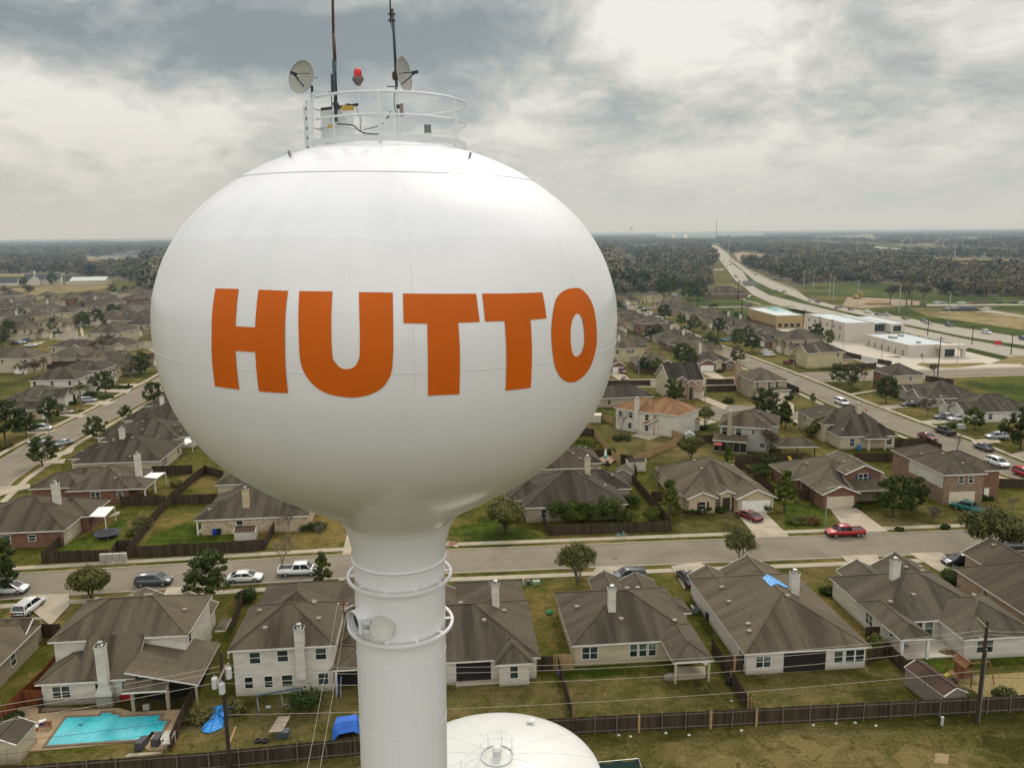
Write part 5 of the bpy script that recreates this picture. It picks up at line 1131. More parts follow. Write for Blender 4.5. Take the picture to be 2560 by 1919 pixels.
    rz = ANG if c in 'fegdm' else 0
    L = shrub(G(c, px, py), rx, ry, h, lb, mt, i, rz, 1100 if c in 'hib' else 4200 if 'evergreen hedge' in lb else 1700, size=.17 if c in 'hib' else .13)
shrub(G('w', 605, 545), 2.6, 1.5, 1.8, 'clipped hedge block at the far bend', HEDGE, 91)
FIELDS = []; fr_ = random.Random(77)
def distant_fields(name, mat, z, spots):
    mb = MB()
    for x, y, w, h, a in spots:
        c_, s_ = math.cos(a), math.sin(a); q = [(x + u * w * c_ - v * h * s_, y + u * w * s_ + v * h * c_, z) for u, v in ((-1, -1), (1, -1), (1, 1), (-1, 1))]
        mb.add(q, [(0, 1, 2, 3)]); FIELDS.append((x, y, w, h, c_, s_))
    struct(name, mb, mat)
def spots_(n):
    o = []
    for k in range(n):
        y = 900 * (9.5 ** fr_.random()); x = y * fr_.uniform(-.66, .66)
        if -.44 * y < x < .12 * y or (y < 1500 and x > .12 * y and x < .32 * y): continue
        g = 60 + y * .045; o.append((x, y, g * fr_.uniform(.6, 1.7), g * fr_.uniform(.5, 1.2), fr_.uniform(-.4, .4)))
    return o
distant_fields('distant_field', TANF, .012, spots_(34)); distant_fields('distant_meadow', MEADOW, .011, spots_(30)); distant_fields('distant_yard', PALE, .013, [(x, y, w * .35, h * .3, a) for x, y, w, h, a in spots_(16)])
def in_field(x, y): return any(abs((x - a) * c_ + (y - b) * s_) < w and abs(-(x - a) * s_ + (y - b) * c_) < h for a, b, w, h, c_, s_ in FIELDS)
def wood(label, name, polys, dens, base, mats, jitter=1.0):
    pts = []; rnd = random.Random(len(name) + len(polys) * 3)
    for c, poly in polys:
        P = P2(c, *poly)
        P = [p if 0 < p.y < 14000 else Vector((ray(c, poly[2 * i], poly[2 * i + 1]).x / ray(c, poly[2 * i], poly[2 * i + 1]).y * 14000, 14000, 0)) for i, p in enumerate(P)]
        sheet('forest_floor', P, .002, FLOORM); xs = [p.x for p in P]; ys = [p.y for p in P]
        area = abs(sum(a.x * b.y - b.x * a.y for a, b in zip(P, P[1:] + P[:1]))) / 2
        n = int(min(24000, area / dens)); m_ = 0; t_ = 0
        while m_ < n and t_ < n * 20:
            t_ += 1; x = rnd.uniform(min(xs), max(xs)); y = rnd.uniform(min(ys), max(ys)); o = False
            for a, b in zip(P, P[1:] + P[:1]):
                if (a.y > y) != (b.y > y) and x < (b.x - a.x) * (y - a.y) / (b.y - a.y) + a.x: o = not o
            if o:
                m_ += 1
                if not in_field(x, y): pts.append((x, y))
    return pts
def canopy(name, label, pts, size, meshobjs, hs=1.0):
    """one object: tree crowns instanced on points"""
    me = bpy.data.meshes.new(name); me.from_pydata([(x, y, 0) for x, y in pts], [], []); me.materials.append(WOODB)
    o = link(name, me); tag(o, label, 'woodland', kind='stuff')
    ng = bpy.data.node_groups.new(name + '_nodes', 'GeometryNodeTree')
    ng.interface.new_socket('Geometry', in_out='INPUT', socket_type='NodeSocketGeometry'); ng.interface.new_socket('Geometry', in_out='OUTPUT', socket_type='NodeSocketGeometry')
    gi = ng.nodes.new('NodeGroupInput'); go = ng.nodes.new('NodeGroupOutput')
    ci = ng.nodes.new('GeometryNodeCollectionInfo'); ci.inputs['Collection'].default_value = meshobjs; ci.inputs['Separate Children'].default_value = True; ci.inputs['Reset Children'].default_value = True
    ip = ng.nodes.new('GeometryNodeInstanceOnPoints'); ip.inputs['Pick Instance'].default_value = True
    rs = ng.nodes.new('FunctionNodeRandomValue'); rs.data_type = 'FLOAT'; rs.inputs[2].default_value = size * .4; rs.inputs[3].default_value = size * 1.5
    rr = ng.nodes.new('FunctionNodeRandomValue'); rr.data_type = 'FLOAT'; rr.inputs[2].default_value = 0; rr.inputs[3].default_value = 6.28; rr.inputs['Seed'].default_value = 5
    cx = ng.nodes.new('ShaderNodeCombineXYZ'); ng.links.new(rr.outputs[1], cx.inputs[2])
    sx = ng.nodes.new('ShaderNodeCombineXYZ'); ng.links.new(rs.outputs[1], sx.inputs[0]); ng.links.new(rs.outputs[1], sx.inputs[1])
    mm = ng.nodes.new('ShaderNodeMath'); mm.operation = 'MULTIPLY'; mm.inputs[1].default_value = hs; ng.links.new(rs.outputs[1], mm.inputs[0]); ng.links.new(mm.outputs[0], sx.inputs[2])
    ng.links.new(gi.outputs[0], ip.inputs['Points']); ng.links.new(ci.outputs[0], ip.inputs['Instance']); ng.links.new(cx.outputs[0], ip.inputs['Rotation']); ng.links.new(sx.outputs[0], ip.inputs['Scale'])
    rl = ng.nodes.new('GeometryNodeRealizeInstances') if False else None
    ng.links.new(ip.outputs[0], go.inputs[0])
    md = o.modifiers.new('scatter', 'NODES'); md.node_group = ng
    return o
def crown_unit(seed, mat, n=170, r=1.0, leaf=.16):
    rnd = random.Random(seed); L = MB()
    for k in range(9):
        a = rnd.uniform(0, 6.28); q = rnd.uniform(.1, .62)
        leaf_quads(L, (q * math.cos(a), q * math.sin(a), rnd.uniform(.55, 1.25)), rnd.uniform(.3, .5), n // 9, leaf, rnd)
    L.tube([(0, 0, 0), (0, 0, .8)], .05, 4)
    me = L.mesh('crown', mat); o = bpy.data.objects.new('crown_unit', me); return o
def unit_collection(name, mats):
    c = bpy.data.collections.new(name)
    for i, mt in enumerate(mats): c.objects.link(crown_unit(i * 3 + 1, mt))
    return c
UC = unit_collection('crowns', [WOODB, WOODO, WOODB, WOODG, WOODR, WOODB])
UG = unit_collection('crowns_green', [WOODG, WOODB, WOODG])
near_r = wood('', 'a', [('k', (-80, 560, 700, 560, 1300, 600, 2400, 640, 2400, 815, 1750, 790, 1380, 780, 1300, 700, 850, 650, 800, 690, 560, 655, 380, 640, 0, 690, -80, 690))], 55, 5, None)
canopy('woodland', 'bare brown woodland behind the construction verge on the right', near_r, 5.2, UC)
mid_r = wood('', 'b', [('k', (-220, 330, 0, 300, 560, 320, 1050, 375, 2400, 400, 2400, 640, 1300, 600, 700, 560, -80, 560, -80, 420))], 170, 5, None)
canopy('woodland', 'grey brown woodland further behind on the right, under the power line', mid_r, 7.5, UC)
far_r = wood('', 'c', [('k', (-150, 238, 0, 236, 700, 260, 1300, 296, 2000, 250, 2400, 245, 2400, 350, 1900, 340, 1300, 300, 560, 262, 0, 240)), ('k', (-400, 150, 0, 142, 800, 138, 1600, 132, 2400, 128, 2400, 205, 1650, 215, 1300, 262, 740, 232, 720, 190, 380, 200, 0, 225, -300, 215)), ('j', (1380, 190, 2300, 200, 2300, 225, 1400, 215))], 420, 5, None)
canopy('woodland', 'hazy tree belts near the horizon on the right', far_r, 11, UC, .85)
mr2 = wood('', 'm', [('j', (1380, 232, 1480, 225, 2211, 262, 2211, 410, 2150, 350, 1960, 340, 1640, 300, 1540, 330)), ('j', (1640, 430, 1960, 410, 2211, 420, 2211, 620, 2000, 590, 1880, 520, 1700, 470))], 110, 5, None)
canopy('woodland', 'woodland beside the quarry clearing right of the highway', mr2, 7.0, UC)
near_c = wood('', 'd', [('j', (220, 500, 1300, 500, 1330, 560, 1370, 640, 1300, 665, 900, 640, 300, 720, 220, 720)), ('w', (-100, 150, 300, 230, 760, 190, 1400, 120, 1500, 190, 700, 290, 100, 340, -100, 300))], 55, 5, None)
canopy('woodland', 'bare woodland right of the tank, below the gravel path', near_c, 5.2, UC)
grn = wood('', 'e', [('j', (420, 600, 560, 575, 740, 590, 760, 650, 500, 690, 430, 650)), ('j', (700, 640, 1030, 640, 1040, 690, 760, 700))], 45, 5, None)
canopy('woodland', 'dark evergreen clump in the wood right of the tank', grn, 6.0, UG)
mid_c = wood('', 'f', [('x', (640, 450, 900, 420, 1180, 360, 1500, 480, 1860, 470, 1860, 690, 1500, 690, 700, 640, 690, 560)), ('x', (0, 150, 900, 130, 1050, 250, 1300, 262, 1800, 290, 1800, 350, 1450, 330, 800, 335, 200, 340, 0, 300)), ('x', (-200, 640, 190, 640, 380, 700, 1700, 712, 1700, 740, -200, 740)), ('x', (150, 360, 600, 400, 650, 450, 300, 500, 100, 480)), ('x', (900, 350, 1450, 350, 1800, 350, 1800, 470, 1500, 420, 1180, 380)), ('x', (0, 265, 1900, 285, 1900, 300, 0, 300))], 130, 5, None)
canopy('woodland', 'grey woodland around the hazy subdivision', mid_c, 8.0, UC)
lw = wood('', 'g', [('a', (-300, 470, 900, 470, 1000, 560, 1500, 560, 1900, 530, 1900, 760, 1500, 745, 1100, 700, 700, 690, 0, 680, -300, 690))], 150, 5, None)
canopy('woodland', 'dark woodland behind the farmhouse on the left', lw, 7.6, UC)
lf = wood('', 'h', [('a', (-300, 275, 300, 262, 850, 270, 1150, 300, 1300, 315, 1900, 318, 1900, 395, 1450, 420, 1100, 490, 620, 455, 500, 435, -300, 435)), ('a', (820, 262, 1990, 262, 1990, 278, 850, 285))], 420, 5, None)
canopy('woodland', 'blue grey forest belt near the left horizon', lf, 12, UC, .9)
bk_ = []
while len(bk_) < 16000:
    y = 660 * (14 ** fr_.random()); x = fr_.uniform(-.45, .13) * y
    if not in_field(x, y): bk_.append((x, y))
canopy('woodland', 'woodland across the plain behind the tank of the water tower', bk_, 13, UC, .8)
rnd = random.Random(9)
for nm, y0, base, amp, x0, x1 in (('hills', 11000, 30, 22, -14000, 12000), ('hills', 17000, 34, 34, -20000, 20000)):
    mb = MB(); n = 260; pv = None
    for k in range(n):
        x = x0 + (x1 - x0) * k / (n - 1); z = base + amp * .5 * (math.sin(k * .11) + math.sin(k * .043 + 2)) * .6 + rnd.uniform(0, amp * .28)
        cur = ((x, y0, 0), (x, y0 + 400, max(6, z)), (x, y0 + 2500, 0))
        if pv: mb.add([pv[0], cur[0], cur[1], pv[1]], [(0, 1, 2, 3)]); mb.add([pv[1], cur[1], cur[2], pv[2]], [(0, 1, 2, 3)])
        pv = cur
    struct(nm, mb, simple('far_wooded_slope', (0.060, 0.066, 0.055), 1, 0, .35, .004))
PROF = [(0.01, 2.2), (1, 2.16), (1.95, 2.0), (2.8, 1.7), (3.55, 1.3), (4.52, .55), (5.18, -.3), (5.55, -1.2), (5.66, -1.9), (5.65, -2.6), (5.53, -3.4), (5.2, -4.3),
        (4.62, -5.15), (3.75, -5.9), (2.75, -6.52), (1.92, -7.03), (1.5, -7.4), (1.36, -7.75), (1.27, -8.15), (1.22, -8.7)]
def cat(p0, p1, p2, p3, t):
    return tuple(.5 * (2 * b + (c - a) * t + (2 * a - 5 * b + 4 * c - d) * t * t + (3 * b - a - 3 * c + d) * t ** 3) for a, b, c, d in zip(p0, p1, p2, p3))
FP = []
for i in range(len(PROF) - 1):
    for q in range(5):
        FP.append(cat(PROF[max(i - 1, 0)], PROF[i], PROF[i + 1], PROF[min(i + 2, len(PROF) - 1)], q / 5))
FP.append(PROF[-1])
def tank_r(h):
    for (r0, h0), (r1, h1) in zip(FP, FP[1:]):
        if h1 <= h <= h0: return r0 + (r1 - r0) * (h0 - h) / max(1e-6, h0 - h1)
    return 1.22
def tpaint():
    mt, nt, b = _mat('tower_paint')
    tc = nt.nodes.new('ShaderNodeTexCoord'); p = tc.outputs['Object']
    sp = nt.nodes.new('ShaderNodeSeparateXYZ'); nt.links.new(p, sp.inputs[0])
    an = math_(nt, 'ARCTAN2', sp.outputs[0], sp.outputs[1])
    cb = nt.nodes.new('ShaderNodeCombineXYZ'); nt.links.new(math_(nt, 'MULTIPLY', an, 5.6), cb.inputs[0]); nt.links.new(math_(nt, 'MULTIPLY', sp.outputs[2], .25), cb.inputs[1])
    st_ = noise(nt, cb.outputs[0], 1.1, 6, .7); cl = noise(nt, p, .35, 5, .6, .4)
    edge = math_(nt, 'ADD', sp.outputs[2], math_(nt, 'MULTIPLY', math_(nt, 'SUBTRACT', noise(nt, mapping(nt, p, (.5, .5, 2)), .8, 7, .72), .5), .55))
    coat = ramp(nt, math_(nt, 'ADD', math_(nt, 'MULTIPLY', edge, .25), .5), [(.486, (0, 0, 0)), (.492, (1, 1, 1))])  # ragged horizon reflection painted into the colour: paler above, greyer below
    c = mix(nt, coat, (.75, .74, .765), (.78, .775, .81))
    c = mix(nt, math_(nt, 'MULTIPLY', ramp(nt, st_, [(.5, (0, 0, 0)), (.8, (1, 1, 1))]), .16), c, (.40, .42, .40))
    c = mix(nt, math_(nt, 'MULTIPLY', cl, .12), c, (.50, .52, .54))
    dirt = noise(nt, mapping(nt, p, (1, 1, .4)), 5.5, 4, .8)
    c = mix(nt, math_(nt, 'MULTIPLY', ramp(nt, dirt, [(.70, (0, 0, 0)), (.80, (1, 1, 1))]), .25), c, (.32, .32, .26))
    nt.links.new(c, b.inputs['Base Color'])
    b.inputs['Roughness'].default_value = .5; b.inputs['Specular IOR Level'].default_value = .5
    b.inputs['Coat Weight'].default_value = .55; b.inputs['Coat Roughness'].default_value = .16; b.inputs['Coat IOR'].default_value = 1.6
    w = noise(nt, p, .55, 2, .4); bump(nt, b, w, .10, .10)
    return mt
TP = tpaint()
TG = simple('tower_gear_white', (.62, .64, .66), .45, 0, .06)
SEAM = simple('weld_seam', (.42, .44, .46), .6)
ORG = simple('orange_letter_paint', (.57, .108, .002), .6, 0, .07, .6, spec=.25)
TX = .0145
tw = thing('water_tower', 'white ball shaped water tower with orange lettering', 'water tower', (-2.975 - TX * 47, 20.4, 0), 0)
tw.rotation_euler = (0, math.atan(TX), 0)
H0 = 47.0
mb = MB(); mb.lathe([(r, h) for r, h in FP[::-1]], 160, (0, 0, 0)); mb.build('tank_ball', TP, tw, smooth=True, loc=(0, 0, H0))
mb = MB(); mb.lathe([(2.4, -46.9), (2.2, -44), (1.5, -41), (1.22, -38), (1.22, -8.7)], 96, (0, 0, 0)); mb.build('column', TP, tw, smooth=True, loc=(0, 0, H0))
def ringline(name, r, h, t=.02, mat=SEAM, n=160, parent=None, tz=None):
    pts = [(r * math.cos(2 * PI * k / n), r * math.sin(2 * PI * k / n), h) for k in range(n + 1)]
    return MB().tube(pts, t, 6, caps=False).build(name, mat, parent or tw, smooth=True, loc=(0, 0, H0))
for h in (1.28, -2.55, -6.55): ringline('weld_seam', tank_r(h) + .002, h, .009 if h > 1 else .006, SEAM if h > 1 else TG)
ringline('weld_seam', tank_r(-7.42) + .003, -7.42, .012, TG)
for h in (-11.2, -13.2, -17): ringline('weld_seam', 1.222, h, .006, TG)
for k in range(9):
    a = RD(-90 + 12 + k * 40); pts = []
    for q in range(30):
        h = 1.2 - q * (8.5 / 29); r = tank_r(h) + .001; pts.append((r * math.cos(a), r * math.sin(a), h))
    MB().tube(pts, .004, 4, caps=False).build('weld_seam', TG, tw, loc=(0, 0, H0))
LET = {'H': [[(-30.0, -1.02), (-23.72, -1.01), (-23.55, -1.4), (-23.6, -1.71), (-18.97, -1.71), (-18.86, -1.39), (-18.86, -1.01), (-12.35, -1.02), (-12.5, -1.55), (-12.56, -1.95), (-12.72, -2.44), (-12.75, -2.95), (-19.18, -2.95), (-19.15, -2.56), (-19.08, -2.18), (-23.77, -2.18), (-23.88, -2.58), (-23.94, -2.95), (-30.58, -2.94), (-30.29, -2.39), (-29.99, -1.97), (-29.88, -1.42)]],
 'U': [[(-9.97, -1.02), (-3.33, -1.02), (-3.4, -1.42), (-3.42, -1.9), (-3.33, -2.21), (-2.88, -2.32), (-1.8, -2.43), (-0.55, -2.45), (0.68, -2.41), (1.47, -2.3), (1.84, -2.15), (1.95, -1.64), (1.8, -1.03), (8.26, -1.04), (8.2, -1.66), (8.09, -2.1), (7.88, -2.39), (7.29, -2.61), (5.89, -2.81), (3.81, -2.93), (1.51, -2.99), (-0.78, -3.0), (-3.53, -2.96), (-6.01, -2.87), (-7.88, -2.71), (-9.13, -2.5), (-9.66, -2.26), (-9.75, -1.9), (-9.84, -1.47)]],
 'T': [[(10.2, -1.06), (24.88, -1.09), (24.93, -1.35), (25.08, -1.62), (20.68, -1.62), (20.84, -2.06), (20.87, -2.43), (20.87, -3.01), (17.68, -3.0), (14.57, -3.0), (14.58, -2.39), (14.59, -1.99), (14.63, -1.62), (10.13, -1.6), (10.17, -1.31)]],
 'T2': [[(26.16, -1.09), (33.01, -1.11), (40.93, -1.12), (41.0, -1.36), (41.11, -1.64), (36.81, -1.64), (36.92, -2.09), (37.03, -2.38), (37.27, -3.03), (30.98, -3.02), (30.85, -2.46), (30.71, -2.04), (30.56, -1.63), (26.25, -1.62), (26.15, -1.35)]],
 'O': [[(51.69, -1.08), (49.35, -1.09), (47.31, -1.13), (45.63, -1.2), (44.3, -1.31), (43.0, -1.57), (42.3, -1.94), (42.63, -2.29), (43.5, -2.6), (44.68, -2.79), (46.03, -2.92), (47.59, -3.01), (49.22, -3.06), (51.07, -3.08), (52.75, -3.06), (56.0, -2.94), (58.4, -2.68), (59.5, -2.33), (59.2, -1.9), (58.35, -1.54), (57.3, -1.35), (56.0, -1.22), (54.6, -1.13), (53.2, -1.09)],
       [(50.98, -1.61), (50.02, -1.65), (49.2, -1.73), (48.5, -1.9), (48.4, -2.15), (48.9, -2.36), (49.5, -2.46), (50.2, -2.51), (51.08, -2.52), (51.9, -2.5), (52.9, -2.43), (53.6, -2.26), (53.5, -2.0), (53.0, -1.77), (52.56, -1.69), (52.0, -1.63)]]}
from mathutils import geometry as geo
def letter(name, loops):
    sc = 5.66 * PI / 180
    def dens(L):
        out = []
        for a, b in zip(L, L[1:] + L[:1]):
            n = max(1, int(math.hypot((b[0] - a[0]) * sc, b[1] - a[1]) / .09))
            out += [(a[0] + (b[0] - a[0]) * k / n, a[1] + (b[1] - a[1]) * k / n) for k in range(n)]
        return out
    def rnd_(L, a, b):
        n = len(L); out = []
        for i in range(n):
            out.append(L[i])
            if a <= i < b:
                for t in (.25, .5, .75): out.append(cat(L[i - 1], L[i], L[(i + 1) % n], L[(i + 2) % n], t))
        return out
    if name == 'letter_u': loops = [rnd_(rnd_(loops[0], 16, 27), 4, 11)]
    if name == 'letter_o': loops = [rnd_(L, 0, len(L)) for L in loops]
    Ls = [dens(L) for L in loops]; vs = []; es = []
    for L in Ls:
        o = len(vs); vs += [Vector((a * sc, h)) for a, h in L]; es += [(o + i, o + (i + 1) % len(L)) for i in range(len(L))]
    xs = [v.x for v in vs]; ys = [v.y for v in vs]
    def ins(x, y):
        c = False
        for L in Ls:
            for a, b in zip(L, L[1:] + L[:1]):
                ax, bx = a[0] * sc, b[0] * sc
                if (a[1] > y) != (b[1] > y) and x < (bx - ax) * (y - a[1]) / (b[1] - a[1]) + ax: c = not c
        return c
    gx = min(xs);
    while gx < max(xs):
        gy = min(ys)
        while gy < max(ys):
            if ins(gx, gy) and all((v.x - gx) ** 2 + (v.y - gy) ** 2 > .05 ** 2 for v in vs): vs.append(Vector((gx, gy)))
            gy += .1
        gx += .1
    r = geo.delaunay_2d_cdt(vs, es, [], 0, 1e-5)
    V, F = r[0], r[2]; fs = []
    for f in F:
        c = sum((V[i] for i in f), Vector((0, 0))) / len(f)
        if ins(c.x, c.y): fs.append(tuple(f))
    v3 = []
    for v in V:
        a = v.x / sc * PI / 180; rr = tank_r(v.y) + .011
        v3.append((rr * math.sin(a), -rr * math.cos(a), v.y))
    mb = MB(); mb.add(v3, fs)
    o = mb.build(name, ORG, tw, smooth=True, loc=(0, 0, H0)); N = []
    for x, y, z in v3:
        sl = (tank_r(z + .1) - tank_r(z - .1)) / .2; q = Vector((x, y, 0)).normalized(); q.z = -sl; N.append(q.normalized())
    o.data.normals_split_custom_set_from_vertices(N); return o
for k, nm in (('H', 'letter_h'), ('U', 'letter_u'), ('T', 'letter_t'), ('T2', 'letter_t'), ('O', 'letter_o')): letter(nm, LET[k])
ringline('stiffener_ring', 1.25, -8.5, .035, TP)
for h, R in ((-9.05, 1.345), (-10.45, 1.37)):
    rr = MB(); rr.lathe([(R, h), (R + .075, h), (R + .075, h + .06), (R, h + .06), (R, h)], 96); ro = rr.build('painters_rail', TP, tw, smooth=False, loc=(0, 0, H0))
    for k in range(10):
        a = 2 * PI * k / 10 + .15; d = Vector((math.cos(a), math.sin(a), 0))
        MB().bar(d * 1.2 + Vector((0, 0, h + .03)), d * (R + .02) + Vector((0, 0, h + .03)), .09, .03).build('rail_bracket', TP, ro)
def frame_at(az, h, r):
    a = RD(az); d = Vector((math.sin(a), -math.cos(a), 0)); t = Vector((math.cos(a), math.sin(a), 0)); return d * r + Vector((0, 0, h)), d, t
c0, d, t = frame_at(-48, -9.95, 1.0); U = Vector((0, 0, 1))
mb = MB(); n = 40; rings = [(.31, .02), (.31, .50), (.285, .50), (.285, .05)]; o0 = 0
for rr, dd in rings:
    for k in range(n): a = 2 * PI * k / n; mb.v.append(tuple(c0 + d * dd + t * math.cos(a) * rr + U * math.sin(a) * rr))
for i in range(3):
    for k in range(n): mb.f.append((i * n + k, i * n + (k + 1) % n, (i + 1) * n + (k + 1) % n, (i + 1) * n + k)); mb.mi.append(0)
mh_ = mb.build('manhole', TP, tw, smooth=False, loc=(0, 0, H0))
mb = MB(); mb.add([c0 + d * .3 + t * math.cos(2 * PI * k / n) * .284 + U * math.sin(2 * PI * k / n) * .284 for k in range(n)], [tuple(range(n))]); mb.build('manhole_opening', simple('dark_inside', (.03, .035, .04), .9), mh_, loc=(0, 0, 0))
c1, d1, t1 = frame_at(-14, -9.98, 1.27)
dl = (d1 * .92 + Vector((.1, -.15, .1))).normalized(); tl = dl.cross(U).normalized() * -1; ul = tl.cross(dl).normalized() * -1
mb = MB()
LIDM = simple('lid_cream_paint', (.58, .58, .54), .5)
for rr, dd in ((.315, 0), (.315, .05), (.285, .05), (.285, .03), (.0, .03)):
    for k in range(n): a = 2 * PI * k / n; mb.v.append(tuple(c1 + dl * dd + tl * math.cos(a) * rr + ul * math.sin(a) * rr))
for i in range(4):
    for k in range(n): mb.f.append((i * n + k, i * n + (k + 1) % n, (i + 1) * n + (k + 1) % n, (i + 1) * n + k)); mb.mi.append(0)
lid = mb.build('manhole_lid', LIDM, tw, loc=(0, 0, H0))
hm = MB(); hp = c0 + d * .48 + t * .33
for z in (-.12, .12): hm.bar(hp + U * z - t * .06, c1 - tl * .33 + U * z + dl * .02, .05, .09)
hm.bar(hp - U * .2 + t * .02, hp + U * .2 + t * .02, .07); hm.build('hinge', TG, tw, loc=(0, 0, H0))
for az in (-42, 47):
    p, dd, tt = frame_at(az, 1.72, 2.95 * .95); MB().tube([p - U * .05, p + U * .1 + dd * .06], .032, 10).build('lifting_lug', METAL, tw, loc=(0, 0, H0))
TOPC = Vector((-3.0 + TX * 2.5, 20.4, 47.0))
def TPt(az, r, h): a = RD(az); return Vector((TOPC.x + r * math.sin(a), TOPC.y - r * math.cos(a), 47 + h))
rail = thing('guard_rail', 'white round guard rail on the crown of the water tower', 'railing', TOPC)
def loc(p): return Vector(p) - TOPC
Rr = 1.90
for h, t_, a0, a1 in ((3.10, .032, -50, 296), (2.62, .026, -50, 296)):
    MB().tube([loc(TPt(a0 + (a1 - a0) * k / 90, Rr, h)) for k in range(91)], t_, 8).build('top_rail' if h > 3 else 'mid_rail', TG, rail, smooth=True)
tb = MB(); tb.lathe([(Rr - .02, 2.06), (Rr + .02, 2.06), (Rr + .02, 2.18), (Rr - .02, 2.18), (Rr - .02, 2.06)], 96, (0, 0, 0)); tb.build('toe_board', TG, rail)
for az in (-62, 3, 63, 123, 183, 238): MB().bar(loc(TPt(az, Rr + .01, 1.92)), loc(TPt(az, Rr + .01, 3.10)), .075, .04).build('post', TG, rail)
ladder = thing('access_ladder', 'white caged ladder section at the left end of the guard rail', 'ladder', TPt(-72, 1.95, 1.8))
lm = MB(); B0 = TPt(-72, 1.95, 1.8)
for az in (-58, -70): lm.bar(TPt(az, 1.94, 1.9) - B0, TPt(az, 1.94, 3.0) - B0, .12, .05)
lm.build('side_rail', TG, ladder); lr = MB()
for k in range(5): lr.bar(TPt(-58, 1.94, 2.05 + k * .22) - B0, TPt(-70, 1.94, 2.05 + k * .22) - B0, .035)
lr.build('rung', DARKM, ladder)
def PT(px, py, y=20.4): return D('t', px, py, y)
def top_thing(nm, lb, ct, base, grp=None): return thing(nm, lb, ct, base, 0, grp)
bV = PT(655, 1345, 20.9); bV.z = 47 + 2.28
vt = top_thing('roof_vent', 'white cylindrical roof vent with flared collar inside the railing, left', 'vent', bV)
MB().lathe([(.0, -.1), (.34, -.1), (.34, .0), (.44, .02), (.44, .12), (.41, .14), (.41, .32), (.45, .34), (.45, .36), (.41, .38), (.41, .76), (.39, .8), (0, .82)], 32).build('vent_body', TG, vt, smooth=False)
hV = PT(1150, 1330, 21.2); hV.z = 47 + 2.3
ht = top_thing('roof_hatch', 'low round white hatch lid at the centre of the railing', 'hatch', hV)
MB().lathe([(0, -.1), (.5, -.1), (.5, .0), (.55, .02), (.55, .06), (.38, .16), (.3, .17), (.3, .21), (0, .24)], 32).build('hatch_lid', TG, ht)
def mast(name, lb, segs, y, grp=None, cat_='antenna mast'):
    P0 = PT(*segs[0][0], y); root = thing(name, lb, cat_, P0, 0, grp)
    for a, b, r, mt, nm in segs:
        if nm is None: continue
        MB().tube([PT(*a, y) - P0, PT(*b, y) - P0], r, 10).build(nm, mt, root, smooth=True)
    return root, P0
BLUEG = simple('blue_grey_pipe', (.035, .055, .07), .5); BRN = simple('brown_whip_sleeve', (.07, .04, .03), .5)
m1, P1_ = mast('antenna_mast', 'tall dark brown whip aerial on the left of the tower crown', [((628, 1200), (615, 590), .055, BLUEG, 'lower_pole'), ((622, 610), (606, 330), .042, BRN, 'whip_base'), ((606, 335), (590, -420), .032, BRN, 'whip')], 20.3)
cm = MB()
for y in (600, 660): cm.bar(PT(598, y, 20.28) - P1_, PT(636, y, 20.28) - P1_, .05)
cm.bar(PT(555, 915, 20.28) - P1_, PT(650, 925, 20.28) - P1_, .03); cm.build('clamp', DARKM, m1)
MB().tube([PT(596, 1080, 20.28) - P1_, PT(588, 735, 20.28) - P1_], .025, 8).build('stub_aerial', BLUEG, m1)
MB().tube([PT(612, 1380, 20.0) - P1_, PT(600, 930, 20.2) - P1_], .022, 8).build('support_pipe', TG, m1)
m2, P2_ = mast('antenna_mast', 'leaning blue grey aerial mast carrying the right dish', [((1252, 1350), (1228, 860), .035, TG, 'white_pole'), ((1230, 860), (1190, 90), .035, BLUEG, 'upper_pole'), ((1172, 230), (1153, -420), .02, BRN, 'whip')], 20.3)
cm = MB()
for y in (142, 203): cm.bar(PT(1145, y, 20.28) - P2_, PT(1218, y, 20.28) - P2_, .035)
cm.bar(PT(1130, 854, 20.28) - P2_, PT(1235, 858, 20.28) - P2_, .02); cm.build('clamp', DARKM, m2)
def dish(lb, c, edge_az, tilt, rad, post, sgn):
    C0 = PT(*c[:2], c[2]); root = thing('dish_antenna', lb, 'dish antenna', C0, 0, None)
    nrm = Vector((math.sin(RD(edge_az)) * math.cos(RD(tilt)), -math.cos(RD(edge_az)) * math.cos(RD(tilt)), math.sin(RD(tilt))))
    sx = nrm.cross(U).normalized(); sy = sx.cross(nrm).normalized(); mb = MB(); n = 48
    prof_ = [(0, -.11), (.3, -.10), (.6, -.07), (.85, -.02), (1.0, .02), (1.0, .045), (.97, .03)]
    for r, z in prof_:
        for k in range(n): a = 2 * PI * k / n; mb.v.append(tuple(sx * math.cos(a) * r * rad + sy * math.sin(a) * r * rad + nrm * z * rad * 2))
    for i in range(len(prof_) - 1):
        for k in range(n): mb.f.append((i * n + k, i * n + (k + 1) % n, (i + 1) * n + (k + 1) % n, (i + 1) * n + k)); mb.mi.append(0)
    mb.build('reflector', simple('dish_grey', (.36, .36, .33), .55, 0, .05), root, smooth=True)
    f = nrm * rad * .68
    MB().tube([f - nrm * .06, f + nrm * .1], .04, 10).build('feed_horn', DARKM, root)
    am = MB(); am.tube([-sy * rad * .55 - nrm * .1, f - sy * .03], .014, 6); am.tube([sx * rad * .5 - nrm * .1, f], .008, 5); am.tube([-sx * rad * .5 + sy * .1 - nrm * .1, f], .008, 5); am.build('feed_arm', DARKM, root)
    MB().box(-.06, -.06, -.09, .06, .06, .09).build('bracket', DARKM, root, loc=tuple(-nrm * rad * .5)); return root
dish('round grey dish on the left, facing the viewer', (296, 763, 20.0), -28, 8, .385, None, 1)
dish('grey dish seen nearly edge on, on the right mast', (1297, 737, 20.25), 73, 6, .41, None, 1)
